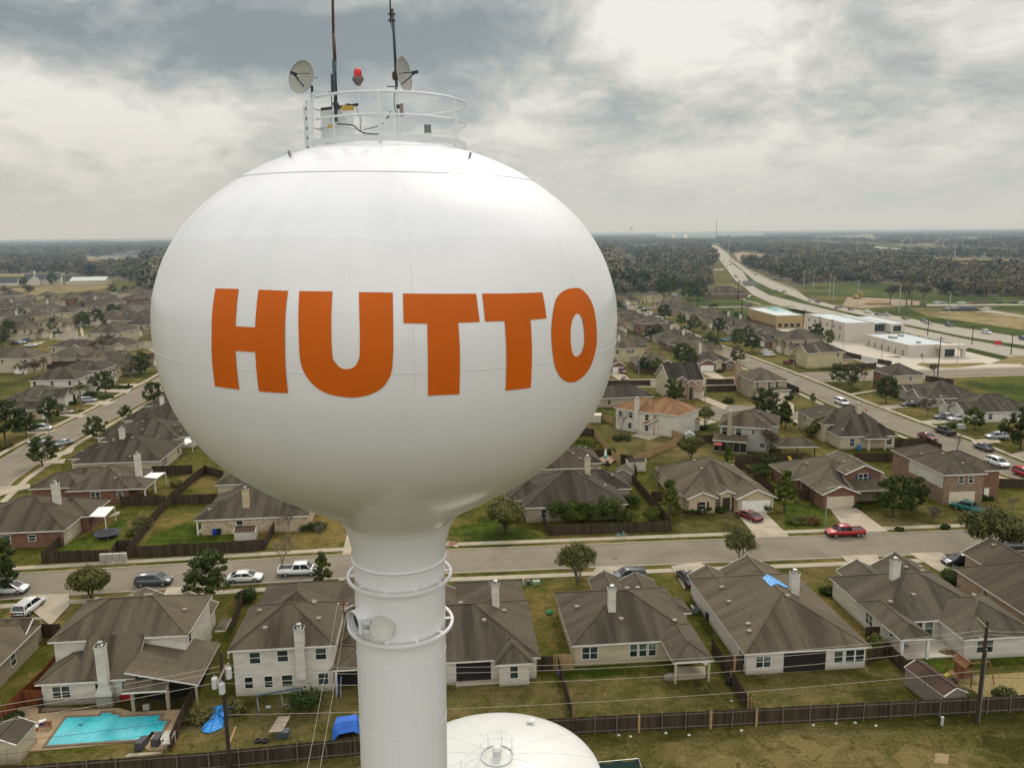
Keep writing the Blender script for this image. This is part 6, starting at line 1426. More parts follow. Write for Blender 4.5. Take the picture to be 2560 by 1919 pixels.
pd = thing('dish_post', 'short post behind the ladder that holds the left dish', 'post', PT(395, 1290, 20.2)); B0 = PT(395, 1290, 20.2)
MB().tube([Vector((0, 0, 0)), PT(396, 910, 20.2) - B0], .035, 10).build('white_pipe', TG, pd); MB().tube([PT(396, 915, 20.2) - B0, PT(396, 850, 20.2) - B0], .03, 10).build('dark_pipe', DARKM, pd)
MB().bar(PT(395, 770, 20.2) - B0, PT(450, 772, 20.2) - B0, .012).build('bolt', DARKM, pd); MB().bar(PT(400, 870, 20.2) - B0, PT(330, 800, 20.15) - B0, .05).build('bracket', DARKM, pd)
B0 = PT(875, 1280, 20.1); rb = thing('beacon_light', 'twin red obstruction light on a thin white pipe', 'beacon', B0)
MB().tube([Vector((0, 0, 0)), PT(852, 840, 20.1) - B0], .022, 8).build('pipe', TG, rb)
RED = simple('red_lens', (.55, .004, .008), .25, 0, .05)
hd = MB(); hd.tube([PT(852, 845, 20.1) - B0, PT(850, 790, 20.1) - B0, PT(846, 762, 20.1) - B0], [.05, .14, .13], 12); hd.build('housing', simple('beacon_grey', (.12, .10, .10), .6), rb)
for px, y in ((838, 20.05), (860, 20.2)):
    mb = MB(); q = PT(px, 770, y) - B0; mb.lathe([(.06, 0), (.07, .1), (.062, .17), (.04, .21), (0, .22)], 16, q); mb.build('red_lens', RED, rb, smooth=True)
YEL = simple('yellow_painted_box', (.42, .28, .04), .6)
def boxat(nm, lb, ct, px0, py0, px1, py1, y, th, mt, part='body', group=None):
    a = PT(px0, py1, y); b = PT(px1, py0, y); c = (a + b) / 2; o = thing(nm, lb, ct, (c.x, c.y, a.z), 0, group); w = abs(b.x - a.x) / 2; h = abs(b.z - a.z)
    MB().box(-w, -th / 2, 0, w, th / 2, h).build(part, mt, o); return o
boxat('junction_box', 'yellow bracket under the dark cross pipe by the left mast', 'junction box', 692, 1045, 803, 1090, 20.1, .12, YEL)
boxat('junction_box', 'orange brown box behind the right dish', 'junction box', 1188, 722, 1232, 782, 20.35, .12, simple('ochre_box', (.32, .17, .05), .6))
o = boxat('flood_lamp', 'square grey flood lamp on the right inside of the railing', 'flood lamp', 1505, 1232, 1568, 1315, 19.8, .1, simple('lamp_grey_green', (.13, .15, .13), .5), 'lamp_head')
MB().tube([(0, 0, 0), (0, 0, -.28)], .06, 10).build('lamp_stem', TG, o)
o = boxat('panel_aerial', 'small slanted panel aerial on the right mast foot', 'aerial', 1265, 1025, 1294, 1150, 20.1, .09, simple('panel_brown_grey', (.20, .17, .15), .5), 'panel'); MB().box(-.12, -.03, .18, -.03, .03, .27).build('bracket', DARKM, o)
boxat('control_box', 'small white control box beside the hatch', 'box', 1085, 1302, 1128, 1340, 20.2, .12, TG)
o = boxat('valve', 'little brass valve hanging left of the vent', 'valve', 550, 1235, 600, 1260, 19.9, .06, YEL)
cp = thing('cross_pipe', 'dark horizontal pipe across the left mast', 'pipe', PT(482, 1080, 20.2)); B0 = PT(482, 1080, 20.2)
MB().tube([Vector((0, 0, 0)), PT(868, 1030, 20.2) - B0], .035, 8).build('pipe', DARKM, cp); MB().bar(PT(620, 1010, 20.15) - B0, PT(660, 1080, 20.15) - B0, .12).build('clamp', DARKM, cp); MB().bar(PT(735, 1035, 20.1) - B0, PT(800, 1045, 20.1) - B0, .06).build('bracket', DARKM, cp)
def cable(lb, pts, r=.012, y=20.0, mt=None):
    P0 = PT(pts[0][0], pts[0][1], y); mb = MB(); Q = [PT(a, b, y) - P0 for a, b in pts]; S = []
    for i in range(len(Q) - 1):
        for k in range(4): S.append(Vector(cat(Q[max(i - 1, 0)], Q[i], Q[i + 1], Q[min(i + 2, len(Q) - 1)], k / 4)))
    S.append(Q[-1]); o = mb.tube(S, r, 5).build('cable', mt or DARKM, None, loc=P0); tag(o, lb, 'cable')
cable('thick black cable arching from the vent to the hatch', [(640, 1225), (720, 1228), (800, 1240), (850, 1280), (890, 1305), (960, 1322), (1060, 1325)], .016)
cable('cable looping up from the hatch to the right mast', [(900, 1282), (1000, 1260), (1060, 1240), (1100, 1212)], .010)
cable('cable running up the foot of the right mast', [(1225, 860), (1208, 930), (1205, 1000), (1215, 1080), (1240, 1150)], .010, 20.25)
cable('cable tied along the left mast', [(630, 700), (628, 800), (640, 880), (640, 960), (640, 1010)], .012, 20.25)
cable('thin cable from the beacon pipe down to the vent', [(830, 1050), (850, 1120), (880, 1180), (875, 1260), (885, 1300), (925, 1345)], .007)
cable('short dark hose end by the middle post', [(1170, 1100), (1155, 1140), (1130, 1175)], .016)
cable('cable along the upper right mast', [(1165, 200), (1180, 270), (1200, 340), (1215, 480), (1232, 600), (1238, 680)], .008, 20.25)
cable('brown cable on the right of the railing floor', [(1350, 1345), (1380, 1358), (1410, 1368)], .012); cable('cable at the flood lamp foot', [(1490, 1345), (1478, 1360), (1475, 1375)], .01, 19.8)
cable('thin cable under the cross pipe left side', [(620, 1080), (600, 1130), (570, 1190)], .006); cable('thin cable under the cross pipe right side', [(665, 1090), (690, 1140), (718, 1185)], .006)
gt = thing('storage_tank', 'white dome roofed ground storage tank at the foot of the tower', 'water tank', (-1.27, 47.57, 0))
TP2 = simple('tank_white_paint', (.60, .60, .58), .45, 0, .06, .4, coat=.2)
dp = [(6.8 * k, 13 - 1.25 * k * k) for k in [q / 12 for q in range(13)]] + [(6.95, 11.55), (7.0, 11.3)]
MB().lathe([(7.0, 0), (7.0, 10.2), (7.0, 10.9)] + dp[::-1], 96).build('tank_shell', TP2, gt, smooth=True)
sm = MB()
for k in range(14):
    a = 2 * PI * k / 14 + .2; sm.tube([(math.cos(a) * r, math.sin(a) * r, 13.006 - 1.25 * (r / 6.8) ** 2) for r in [1.1 + q * .56 for q in range(11)]], .008, 4)
sm.build('roof_seam', TG, gt)
tr = thing('guard_rail', 'thin round railing at the top of the ground storage tank', 'railing', (-1.27, 47.57, 13))
for h in (.55, 1.07): MB().tube([(1.07 * math.cos(2 * PI * k / 48), 1.07 * math.sin(2 * PI * k / 48), h) for k in range(45)], .018, 6).build('rail', TG, tr)
MB().lathe([(1.05, -.02), (1.09, -.02), (1.09, .08), (1.05, .08)], 48).build('toe_board', TG, tr)
for k in range(7): a = 2 * PI * k / 7 + .4; MB().bar((1.07 * math.cos(a), 1.07 * math.sin(a), -.03), (1.07 * math.cos(a), 1.07 * math.sin(a), 1.07), .035).build('post', TG, tr)
wr = MB(); wr_p = MB()
A0 = Vector((-.75, -.75, 0))
for sd in (0, 1):
    off_ = Vector((-.35, .35, 0)) * sd
    for h in (.5, 1.0):
        wr.tube([A0 + off_ + Vector((0, 0, h)), A0 + off_ + Vector((-2.2, -2.2, h - .35)), A0 + off_ + Vector((-3.8, -3.8, h - .95))], .018, 6)
    for q in (1.2, 2.6): wr.bar(A0 + off_ + Vector((-q, -q, -.3 * q / 2)), A0 + off_ + Vector((-q, -q, 1 - .2 * q / 1.6)), .035)
wr.build('walkway_rail', TG, tr)
vv = thing('roof_vent', 'squat white mushroom vent in the middle of the ground tank', 'vent', (-1.27, 47.57, 12.98)); MB().lathe([(.28, 0), (.28, .35), (.34, .36), (.34, .62), (.2, .72), (0, .74)], 24).build('vent_body', TP2, vv, smooth=False)
ov = G('n', 1290, 1185, 12.5); v2 = thing('overflow_vent', 'small white capped vent on the far shoulder of the ground tank', 'vent', (ov.x, ov.y, 12.15)); MB().lathe([(.2, 0), (.2, .3), (.3, .32), (.3, .42), (0, .5)], 20).build('vent_body', TP2, v2, smooth=False)
def fence(pts, lb, mat=None, h=1.8, posts=False, side=1, group='timber garden fences', name='fence', postmat=None, z0=0.0):
    P = [Vector((p[0], p[1], 0)) for p in pts]; B0 = P[0]
    root = thing(name, lb, 'fence', B0, 0, group); mb = MB(); rl = MB(); rnd = random.Random(len(lb)); pm = None
    for a, b in zip(P, P[1:]):
        d = b - a; L = d.length; d.normalize(); nrm = Vector((-d.y, d.x, 0)); n = max(1, int(L / .6)); s = 0
        a = a - B0
        for k in range(n):
            hh = h + rnd.uniform(-.035, .035); q0 = a + d * (L * k / n); q1 = a + d * (L * (k + 1) / n); w = nrm * .012
            mb.add([q0 - w, q1 - w, q1 + w, q0 + w, q0 - w + U * hh, q1 - w + U * hh, q1 + w + U * hh, q0 + w + U * hh], [(4, 5, 6, 7), (0, 1, 5, 4), (2, 3, 7, 6), (1, 2, 6, 5), (3, 0, 4, 7)])
        if posts:
            off = nrm * (-.05 * side)
            for z in (.28, h - .22): rl.bar(a + off + U * z, a + off + d * L + U * z, .045, .09)
            m = max(1, round(L / 2.45))
            for k in range(m + 1):
                q = a + d * (L * k / m) - nrm * (.11 * side)
                if pm is None: pm = MB().box(-.05, -.05, 0, .05, .05, h + .06).mesh('post', postmat or POSTW)
                o = link('post', pm, root, q, math.atan2(d.y, d.x)); o.scale = (1, 1, rnd.uniform(.97, 1.05))
    mb.build('board_panel', mat or FENCE, root)
    if rl.v: rl.build('rail', postmat or POSTW, root)
    return root
def PG(c, *v, z=0): return [G(c, v[i], v[i + 1], z) for i in range(0, len(v), 2)]
fx = [-47.5, -33.0, -27.5, -14.8, -2.5, 5.4, 11.7, 23.1, 36.5, 44.0, 51.0, 58.5]
def fy(x): return 68.75 + (x - 5.4) * .0645 if x > -5 else 64.2 + (x + 27.8) * .1 * 1.0 if x < -20 else 65 + (x + 20) * .25 if False else 64.9 + (x + 20) * .213
nmf = ['behind the pool deck', 'between the pool and the swing garden', 'behind the swing garden', 'hidden behind the tower column', 'behind the bay window garden', 'by the rim of the ground tank', 'behind the patchy garden', 'with two yellow new posts', 'behind the dry garden', 'behind the play set', 'at the right edge']
for i, (a, b) in enumerate(zip(fx, fx[1:])):
    fence([(a, fy(a)), (b, fy(b))], 'weathered board fence run %s' % nmf[i], FENCE, 1.82, True, 1)
for i, (c, px, py) in enumerate([('p', 390, 1330), ('p', 1105, 1300), ('p', 1545, 1250)]):
    q = G(c, px, py); o = MB().box(-.11, -.04, 0, .11, .04, 1.85).build('fence_board', FENCEN, None, loc=(q.x, fy(q.x) - .2, 0), rz=RD(4)); tag(o, '%s fresh yellow board nailed to the grey back fence from the left' % ORD[i], 'board')
def gy(s, t0, t1): return [st(s, t0), st(s, t1)]
fence(PG('n', 1700, 1215, 1560, 690, z=0), 'fence between the bay window garden and the patchy garden')
fence(PG('p', 1450, 1100, 1100, 500), 'dark fence between the patchy garden and the dry garden')
fence(PG('q', 1290, 990, 860, 560), 'fence between the dry garden and the play set garden')
fence(PG('q', 660, 640, 850, 560), 'short fence in front of the notch patio')
fence(PG('n', 1365, 700, 1510, 700), 'short dark gate fence by the bay window house')
fence(PG('n', 1515, 678, 1715, 678), 'new cedar gate panel beside the cream house', FENCEN)
fence(PG('p', 1200, 690, 1420, 700), 'dark side fence by the tarp roof house')
fence(PG('q', 640, 400, 835, 400), 'brown gate fence beside the patio house')
o = MB().box(-.2, -.05, 0, .2, .05, 1.85).build('fence_board', FENCEN, None, loc=G('p', 1330, 695), rz=ANG); tag(o, 'bright yellow board at the corner of the dark side fence', 'board')
for i, (px, py, h) in enumerate([(1292, 830, 1.7), (1455, 1100, 2.0), (1490, 1100, 1.5), (1525, 1105, 1.2)]):
    q = G('p', px, py); o = MB().box(-.06, -.06, 0, .06, .06, h).build('fence_post', FENCEN, None, loc=(q.x, q.y, 0)); tag(o, '%s yellow post by the dark garden fence, from the left' % ORD[i], 'post', 'yellow posts by the dark fence')
fence(PG('l', 1690, 1500, 2000, 780), 'dark double railed fence between pool house and swing garden', FENCE, 1.8)
fence(PG('l', -60, 1330, 240, 1020, 420, 860, 560, 690), 'red stained fence on the left of the pool deck', FENCER)
fence(PG('l', 235, 1040, 440, 1040), 'red stained gate panel by the pool house wall', FENCER)
fence(PG('l', 415, 370, 610, 370), 'dark brown gate fence between beige house and pool house')
fence(PG('m', 470, 340, 590, 20), 'dark fence along the left side of the chimney house')
IR = simple('black_iron', (.012, .012, .013), .5, .4)
def ironfence(c, pts, lb, h=1.35):
    P = PG(c, *pts); B0 = P[0]; root = thing('iron_fence', lb, 'fence', B0, 0, 'black iron pool fence runs'); bm_ = MB(); rl = MB()
    for a, b in zip(P, P[1:]):
        d = b - a; L = d.length; d.normalize(); n = int(L / .13)
        for k in range(n + 1): q = a - B0 + d * (L * k / n); bm_.box(q.x - .014, q.y - .014, 0, q.x + .014, q.y + .014, h)
        for z in (.12, h - .08): rl.bar(a - B0 + U * z, b - B0 + U * z, .04)
    bm_.build('bar', IR, root); rl.build('rail', IR, root)
ironfence('l', (385, 1118, 1180, 1062, 1320, 1105, 1830, 1075), 'black iron fence between the pool deck and the house'); ironfence('l', (385, 1118, 480, 990), 'short return of the black iron fence at the house corner')
fence(PG('c', 415, 975, 1090, 955), 'fence with three yellow posts beside the mail boxes'); fence(PG('c', 415, 975, 620, 790), 'fence return with open rails at the brick house', FENCE, 1.6)
fence(PG('c', 1255, 925, 2150, 878) + PG('d', 720, 770), 'long fence along the pavement under the tank'); fence(PG('d', 720, 770, 815, 590), 'fence return at the bare sapling lawn')
fence(PG('c', 1100, 955, 1160, 860, 1300, 850), 'short dark fence corner behind the mail boxes')
fence(PG('c', 1280, 900, 1500, 600, 1700, 370, 1900, 190, 2040, 90), 'diagonal fence dividing the back gardens left of the tank')
fence(PG('c', 1190, 415, 1640, 400), 'dark fence behind the trampoline garden'); fence(PG('c', 1700, 400, 2150, 385), 'fence across the long green garden')
fence(PG('c', 1510, 105, 1880, 100), 'fence beside the white patio cover'); fence(PG('b', 1620, 1300, 2050, 1290), 'fence behind the streaked roof house garden'); fence(PG('c', 2010, 95, 2210, 150), 'fence piece under the dome on the left')
for i, px in enumerate((755, 855, 915)):
    q = G('c', px, 950); o = MB().box(-.05, -.05, 0, .05, .05, 1.8).build('fence_post', FENCEN, None, loc=(q.x, q.y - .1, 0)); tag(o, '%s yellow repair post on the fence by the mail boxes' % ORD[i], 'post', 'yellow repair posts')
fence(PG('e', 1455, 865, 2211, 838) + PG('f', 715, 820), 'pale grey fence in front of the evergreen hedge'); fence(PG('e', 1460, 865, 1400, 690), 'fence return at the tan house corner')
fence(PG('f', 715, 820, 210, 210), 'long diagonal fence left of the shuttered house'); fence(PG('f', 500, 520, 620, 520), 'short dark fence by the pale bare tree')
fence(PG('f', 1340, 190, 1720, 470), 'grey fence between the shuttered and the blue shuttered house'); fence(PG('f', 1960, 505, 2065, 505), 'short dark fence left of the brick gable house')
fence(PG('f', 1330, 160, 2000, 130), 'dark fence behind the leafy bushes')
fence(PG('g', 560, 130, 1070, 135), 'brown back fence between the two brick houses'); fence(PG('g', 1960, 390, 2300, 400), 'grey fence right of the brown brick house', FENCE)
fence(PG('h', 560, 1190, 1070, 965), 'new cedar fence crossing the brown yard', FENCEN); fence(PG('h', 1070, 965, 895, 905), 'new cedar fence return at the porch', FENCEN)
fence(PG('h', 100, 810, 430, 1210), 'new cedar fence down the left of the brown yard', FENCEN); fence(PG('h', 200, 740, 370, 790), 'new cedar fence behind the tan shed', FENCEN)
fence(PG('h', 300, 412, 735, 410), 'long grey fence behind the low dark roof'); fence(PG('h', 1285, 400, 1560, 400), 'grey fence between the brick front and the tan house'); fence(PG('h', 1285, 470, 1580, 462), 'lower grey fence before the tan house')
fence(PG('h', 2070, 430, 2200, 490), 'short grey fence right of the tan house'); fence(PG('h', 1180, 975, 1380, 975), 'dark fence between the shed and the screened porch'); fence(PG('h', 440, 1165, 560, 1190, 600, 1320), 'old dark fence beside the boat shed')
fence(PG('h', 40, 905, 175, 905), 'dark fence piece beside the tank on the right'); fence(PG('h', 130, 1115, 290, 1115), 'dark fence behind the red chairs')
fence(PG('i', 960, 1165, 1330, 1155, 1450, 1220), 'dark fence behind the corner chimney house garden'); fence(PG('i', 640, 1300, 1150, 1310), 'dark fence between the corner house and the brown brick house')
fence(PG('i', 1300, 560, 1560, 600), 'fence right of the corner brick house'); fence(PG('i', 560, 330, 720, 370), 'fence by the yellow house'); fence(PG('i', 860, 400, 990, 425), 'dark fence beside the white panel fence')
fence(PG('i', 710, 375, 865, 400), 'white panelled fence below the retail building', simple('white_vinyl', (.6, .6, .56), .5)); fence(PG('i', 20, 660, 130, 670), 'fence at the left of the court lawn'); fence(PG('i', 480, 460, 850, 440), 'low fence behind the corner lawn')
fence(PG('w', 1280, 500, 1500, 590, 1720, 690), 'pale masonry wall behind the east street houses', WALK, 2.0, name='wall')
fence(PG('b', 500, 180, 900, 160), 'brown fence on the left hillside'); fence(PG('v', 640, 1300, 1150, 1290), 'brown fence behind the hip roofs on the left')
def drive(c, *v, mat=None, name='driveway', z=.145): slab(name, P2(c, *v), mat or DRIVE, z, .14)
drive('f', 1320, 615, 1600, 612, 1870, 880, 1545, 888); drive('g', 290, 600, 560, 600, 870, 830, 480, 848)
drive('g', 1530, 560, 1720, 545, 2060, 740, 1790, 750); drive('c', -40, 300, 300, 225, 300, 235, -40, 330)
drive('f', 700, 1170, 1010, 1130, 1010, 1150, 1180, 1215, 870, 1360, 830, 1400); drive('g', 400, 1070, 760, 1058, 800, 1150, 520, 1180)
drive('g', 1080, 1045, 1400, 1035, 1560, 1180, 1500, 1260, 1380, 1230);  drive('c', 290, 1300, 680, 1285, 690, 1400, 500, 1600, 450, 1560, 300, 1440)
drive('c', 1650, 1225, 1830, 1220, 1780, 1300, 1600, 1330); drive('d', 1450, 1060, 1585, 1055, 1585, 1150, 1410, 1190); drive('e', 1950, 1175, 2211, 1160, 2211, 1210, 1900, 1230)
drive('h', 1230, 280, 1350, 270, 1480, 340, 1400, 360); drive('h', 330, 290, 450, 275, 530, 350, 420, 358); drive('h', 1200, 540, 1290, 525, 1500, 610, 1460, 650); drive('h', 1930, 560, 2060, 545, 2150, 600, 2150, 680, 2000, 640); drive('h', 1150, 830, 1400, 770, 1300, 745, 1210, 740)
for c, v in (('i', (620, 680, 850, 645, 850, 655, 600, 695)), ('i', (850, 795, 1080, 775, 1240, 790, 950, 825)), ('i', (1220, 940, 1420, 915, 1620, 935, 1330, 965)), ('i', (1720, 1110, 1960, 1090, 2000, 1130, 1760, 1150)), ('i', (60, 920, 240, 925, 250, 990, 190, 1000)),
             ('i', (2060, 1245, 2250, 1200, 2250, 1270, 2120, 1270)), ('b', (1010, 400, 1400, 400, 1360, 440, 1000, 420)), ('b', (1250, 345, 1480, 340, 1460, 365, 1280, 355)), ('b', (880, 555, 1040, 520, 1240, 530, 1130, 570)), ('b', (600, 670, 720, 660, 920, 670, 860, 705)), ('b', (270, 850, 520, 825, 640, 820, 520, 865, 300, 870)),
             ('b', (570, 1090, 800, 1010, 760, 1075, 600, 1120)), ('b', (500, 1155, 700, 1140, 680, 1185, 420, 1200)), ('b', (0, 1440, 320, 1405, 320, 1450, 0, 1520)), ('v', (420, 985, 620, 960, 560, 1000, 330, 1010))):
    drive(c, *v)
drive('l', 190, 1060, 1180, 1065, 1310, 1105, 1850, 1075, 1650, 1470, 1480, 1490, 1330, 1400, 250, 1500, 60, 1500, -40, 1300, mat=simple('tan_pool_deck', (.33, .235, .14), .85, 0, .3, .5), name='pool_deck', z=.045)
drive('q', 840, 415, 1040, 400, 1420, 385, 1640, 555, 1020, 588, mat=PALE, name='patio', z=.12); drive('d', 45, 605, 160, 490, 330, 590, 200, 600, mat=PALE, name='patio', z=.1)
drive('n', 555, 765, 985, 770, 985, 830, 550, 865, mat=WALK, name='patio_steps', z=.2); drive('n', 560, 740, 960, 740, 940, 650, 570, 660, mat=DIRT, name='patio', z=.1); drive('p', 760, 790, 1040, 770, 1040, 660, 750, 660, mat=WALK, name='patio', z=.1)
drive('p', 1760, 668, 2200, 655, 2200, 560, 1760, 570, mat=WALK, name='patio', z=.1); drive('h', 160, 1165, 330, 1200, 420, 1130, 300, 1110, mat=simple('timber_deck', (.3, .2, .12), .9), name='timber_deck', z=.3)
drive('h', 540, 905, 720, 950, 900, 890, 720, 850, mat=WALK, name='patio', z=.1); drive('c', 1140, 320 + 160, 1190, 470, 1170, 500, 1060, 530, mat=WALK, name='patio', z=.1)
drive('e', 460, 960, 470, 925, 540, 930, 575, 985, mat=WALK, name='kerb_ramp', z=.12); slab('tactile_paving', P2('e', 468, 955, 500, 925, 568, 940, 520, 975), simple('red_tactile', (.20, .07, .05), .8), .135, .02)
def lawn(c, mat, *v, z=.006): sheet('lawn', P2(c, *v), z, mat)
lawn('s', DRYG, 0 - 200, 2300, 0 - 200, 1880, 560, 1885, 1100, 1850, 1435, 1842, 2060, 1812, 2800, 1772, 2800, 2300)
lawn('p', DRYG, 1350, 720, 2211, 660, 2211, 1100, 1480, 1115, z=.01); lawn('q', DRYG, 0, 690, 640, 640, 1000, 720, 1290, 1000, 0, 1060, z=.012); lawn('q', LUSH, 900, 560, 2211, 520, 2400, 600, 1400, 720, 1150, 700, z=.010)
lawn('q', TANF, 1500, 760, 2300, 700, 2300, 950, 1640, 960, z=.008); lawn('n', DRYG, 470, 860, 1560, 830, 1690, 1200, 470, 1160, z=.012); lawn('n', LUSH, 1590, 700, 2211, 680, 2211, 760, 1580, 760, z=.008)
lawn('p', DRYG, -360, 790, 640, 700, 1180, 700, 1440, 1120, -330, 1190, z=.014); lawn('m', DRYG, 0, 1250, 300, 950, 1700, 880, 1740, 1390, 0, 1500, z=.008)
lawn('f', DRYG, 730, 640, 1350, 620, 1500, 820, 760, 850, z=.012); lawn('g', LUSH, -150, 540, 250, 600, 420, 800, -150, 800, z=.012); lawn('g', DRYG, 600, 620, 1250, 560, 1700, 740, 830, 780, z=.012)
lawn('h', DRYG, 200, 780, 560, 840, 1060, 920, 1050, 980, 560, 1110, 430, 1100, z=.012); lawn('h', DRYG, 580, 1130, 1080, 985, 1370, 1000, 1400, 1140, 700, 1160, z=.01)
lawn('c', LUSH, 640, 790, 1190, 560, 1640, 430, 1300, 760, 1100, 850, 560, 860, z=.01); lawn('c', LUSH, 1330, 790, 2211, 400, 2400, 420, 2300, 780, 1330, 830, z=.012); lawn('c', DRYG, 1250, 560, 1560, 430, 1520, 640, 1290, 720, z=.014)
lawn('e', LUSH, 500, 790, 900, 700, 1450, 880, 1100, 905, 640, 930, z=.008); lawn('e', LUSH, 470, 1290, 1220, 1270, 1240, 1400, 470, 1420, z=.012); lawn('g', DRYG, 0, 1160, 450, 1130, 560, 1250, 330, 1300, 0, 1350, z=.01)
pc = (115, 1865, 166, 1795, 1, 1)
PL = P2('l', 455, 1445, 655, 1165, 985, 1150, 1010, 1118, 1105, 1115, 1100, 1138, 1175, 1135, 1175, 1162, 1590, 1140, 1565, 1198, 1655, 1198, 1600, 1305, 1500, 1310, 1450, 1378)
pool = thing('swimming_pool', 'turquoise swimming pool with angular outline in a tan deck', 'pool', (PL[0].x, PL[0].y, 0)); B0 = Vector((PL[0].x, PL[0].y, 0))
ar = sum(PL[k].x * PL[(k + 1) % len(PL)].y - PL[(k + 1) % len(PL)].x * PL[k].y for k in range(len(PL)))
Q = [p - B0 for p in (PL if ar > 0 else PL[::-1])]
mt, nt, b = _mat('pool_water'); n1 = noise(nt, pos(nt), .35, 3); n2 = noise(nt, pos(nt), 3.0, 4, .6)
nt.links.new(ramp(nt, math_(nt, 'ADD', math_(nt, 'MULTIPLY', n1, .75), math_(nt, 'MULTIPLY', n2, .25)), [(.35, (.02, .35, .43)), (.65, (.12, .55, .60))]), b.inputs['Base Color']); b.inputs['Roughness'].default_value = .12; bump(nt, b, n2, .12, .03)
MB().prism([(p.x, p.y) for p in Q], .02, .125).build('water', mt, pool)
cpg = MB(); cc = sum(Q, Vector((0, 0, 0))) / len(Q)
ribbon(cpg, [(p.x, p.y) for p in Q + Q[:2]], .04, -.26, .15, .05); cpg.build('coping', simple('dark_coping_stone', (.16, .11, .07), .8), pool)
q = G('l', 770, 1240); lk = MB(); lk.bar((0, 0, 0), (.5, .15, 0), .12, .04); lk.bar((.1, .1, .01), (.4, -.2, .02), .06, .05); o = lk.build('pool_float', DARKM, None, loc=(q.x, q.y, .12)); tag(o, 'dark pool cleaner head near the left end of the water', 'pool cleaner')
def cooler(P, col, lb):
    o = thing('cool_box', lb, 'cool box', (P.x, P.y, .08), .5); MB().box(-.3, -.2, 0, .3, .2, .32).build('body', col, o); MB().box(-.32, -.22, .32, .32, .22, .42).build('lid', TRIM, o); MB().bar((-.32, 0, .25), (.32, 0, .25), .03).build('handle', TRIM, o)
BLU = simple('blue_plastic', (.012, .05, .30), .4); REDP = simple('red_plastic', (.42, .02, .015), .4)
_c = G('l', 425, 1230); cooler(_c, BLU, 'large blue cool box with white lid on the pool deck'); bpy.context.view_layer.update()
cooler(G('l', 345, 1290), REDP, 'red cool box with white lid on the pool deck')
def chair(P, col, lb, rz=0, s=1.0, group=None):
    o = thing('garden_chair', lb, 'chair', (P.x, P.y, .09), rz, group); o.scale = (s, s, s)
    MB().box(-.25, -.25, .4, .25, .25, .44).build('seat', col, o); MB().add([(-.25, .25, .42), (.25, .25, .42), (.25, .42, 1.0), (-.25, .42, 1.0), (-.25, .29, .42), (.25, .29, .42), (.25, .46, 1.0), (-.25, .46, 1.0)], [(0, 1, 2, 3), (7, 6, 5, 4), (0, 4, 5, 1), (3, 2, 6, 7), (0, 3, 7, 4), (1, 5, 6, 2)]).build('backrest', col, o)
    for x in (-.22, .22):
        for y in (-.22, .25): MB().bar((x, y, 0), (x, y, .41), .035).build('leg', DARKM, o)
chair(G('l', 285, 1275), DARKM, 'small black folding chair beside the red cool box', .6, .8); chair(G('l', 440, 1280), simple('brown_wood_seat', (.2, .08, .04)), 'little brown stool chair on the pool deck, left one', 0, .7, 'little brown stools on the pool deck'); chair(G('l', 490, 1280), MATS['brown_wood_seat'], 'little brown stool chair on the pool deck, right one', .3, .7, 'little brown stools on the pool deck')
def lump(nm, lb, ct, P, size, col, seed=0, rz=0, group=None):
    o = blob_solid(size, seed).build(nm, col, None, loc=(P.x, P.y, .05), rz=rz, smooth=True); return tag(o, lb, ct, group)
def blob_solid(size, seed):
    rnd = random.Random(seed); mb = MB(); n = 18; rows = 6
    for i in range(rows + 1):
        f = i / rows
        for k in range(n):
            a = 2 * PI * k / n; r = math.cos(f * PI / 2) ** .6 * (1 + rnd.uniform(-.16, .16)); mb.v.append((size[0] * r * math.cos(a), size[1] * r * math.sin(a), size[2] * f * (1 + rnd.uniform(-.1, .1))))
    for i in range(rows):
        for k in range(n): mb.f.append((i * n + k, i * n + (k + 1) % n, (i + 1) * n + (k + 1) % n, (i + 1) * n + k)); mb.mi.append(0)
    return mb
lump('toy_heap', 'red and black heap of toys on the pool deck left', 'toys', G('l', 205, 1290), (.45, .35, .3), REDP, 3)
for i, (px, py) in enumerate([(1405, 1440), (1565, 1400)]):
    P = G('l', px, py); o = MB().add([(-.38, -.8, 0), (.38, -.8, 0), (.38, .8, 0), (-.38, .8, 0), (-.33, -.74, .75), (.33, -.74, .75), (.33, .74, .55), (-.33, .74, .55)], [(0, 1, 5, 4), (1, 2, 6, 5), (2, 3, 7, 6), (3, 0, 4, 7), (4, 5, 6, 7)]).build('covered_lounger', simple('dark_grey_cover', (.06, .062, .068), .7), None, loc=(P.x, P.y, .08), rz=ANG - .1)
    tag(o, ['left grey covered lounger at the pool corner', 'right grey covered lounger by the dark fence'][i], 'lounger')
P = G('l', 1670, 1440); o = thing('lattice_bench', 'white lattice topped garden stand by the dark fence', 'stand', (P.x, P.y, .05), ANG); mb = MB()
for k in range(7): mb.bar((-.5 + k * .16, -.6, 1.1), (-.5 + k * .16, .6, 1.1), .05)
for k in range(7): mb.bar((-.5, -.6 + k * .2, 1.12), (.46, -.6 + k * .2, 1.12), .04)
mb.build('lattice_top', TRIM, o)
for x in (-.45, .42):
    for y in (-.5, .5): MB().bar((x, y, 0), (x, y, 1.1), .07).build('leg', TRIM, o)
MB().box(-.45, -.5, .5, .42, .5, .56).build('shelf', TRIM, o)
MB_ = MB().box(-.3, -.15, 0, .3, .15, .55); P = G('l', 1450, 1085); tag(MB_.build('white_box', TRIM, None, loc=(P.x, P.y, .09), rz=ANG), 'small white framed box on the deck by the iron fence', 'box')
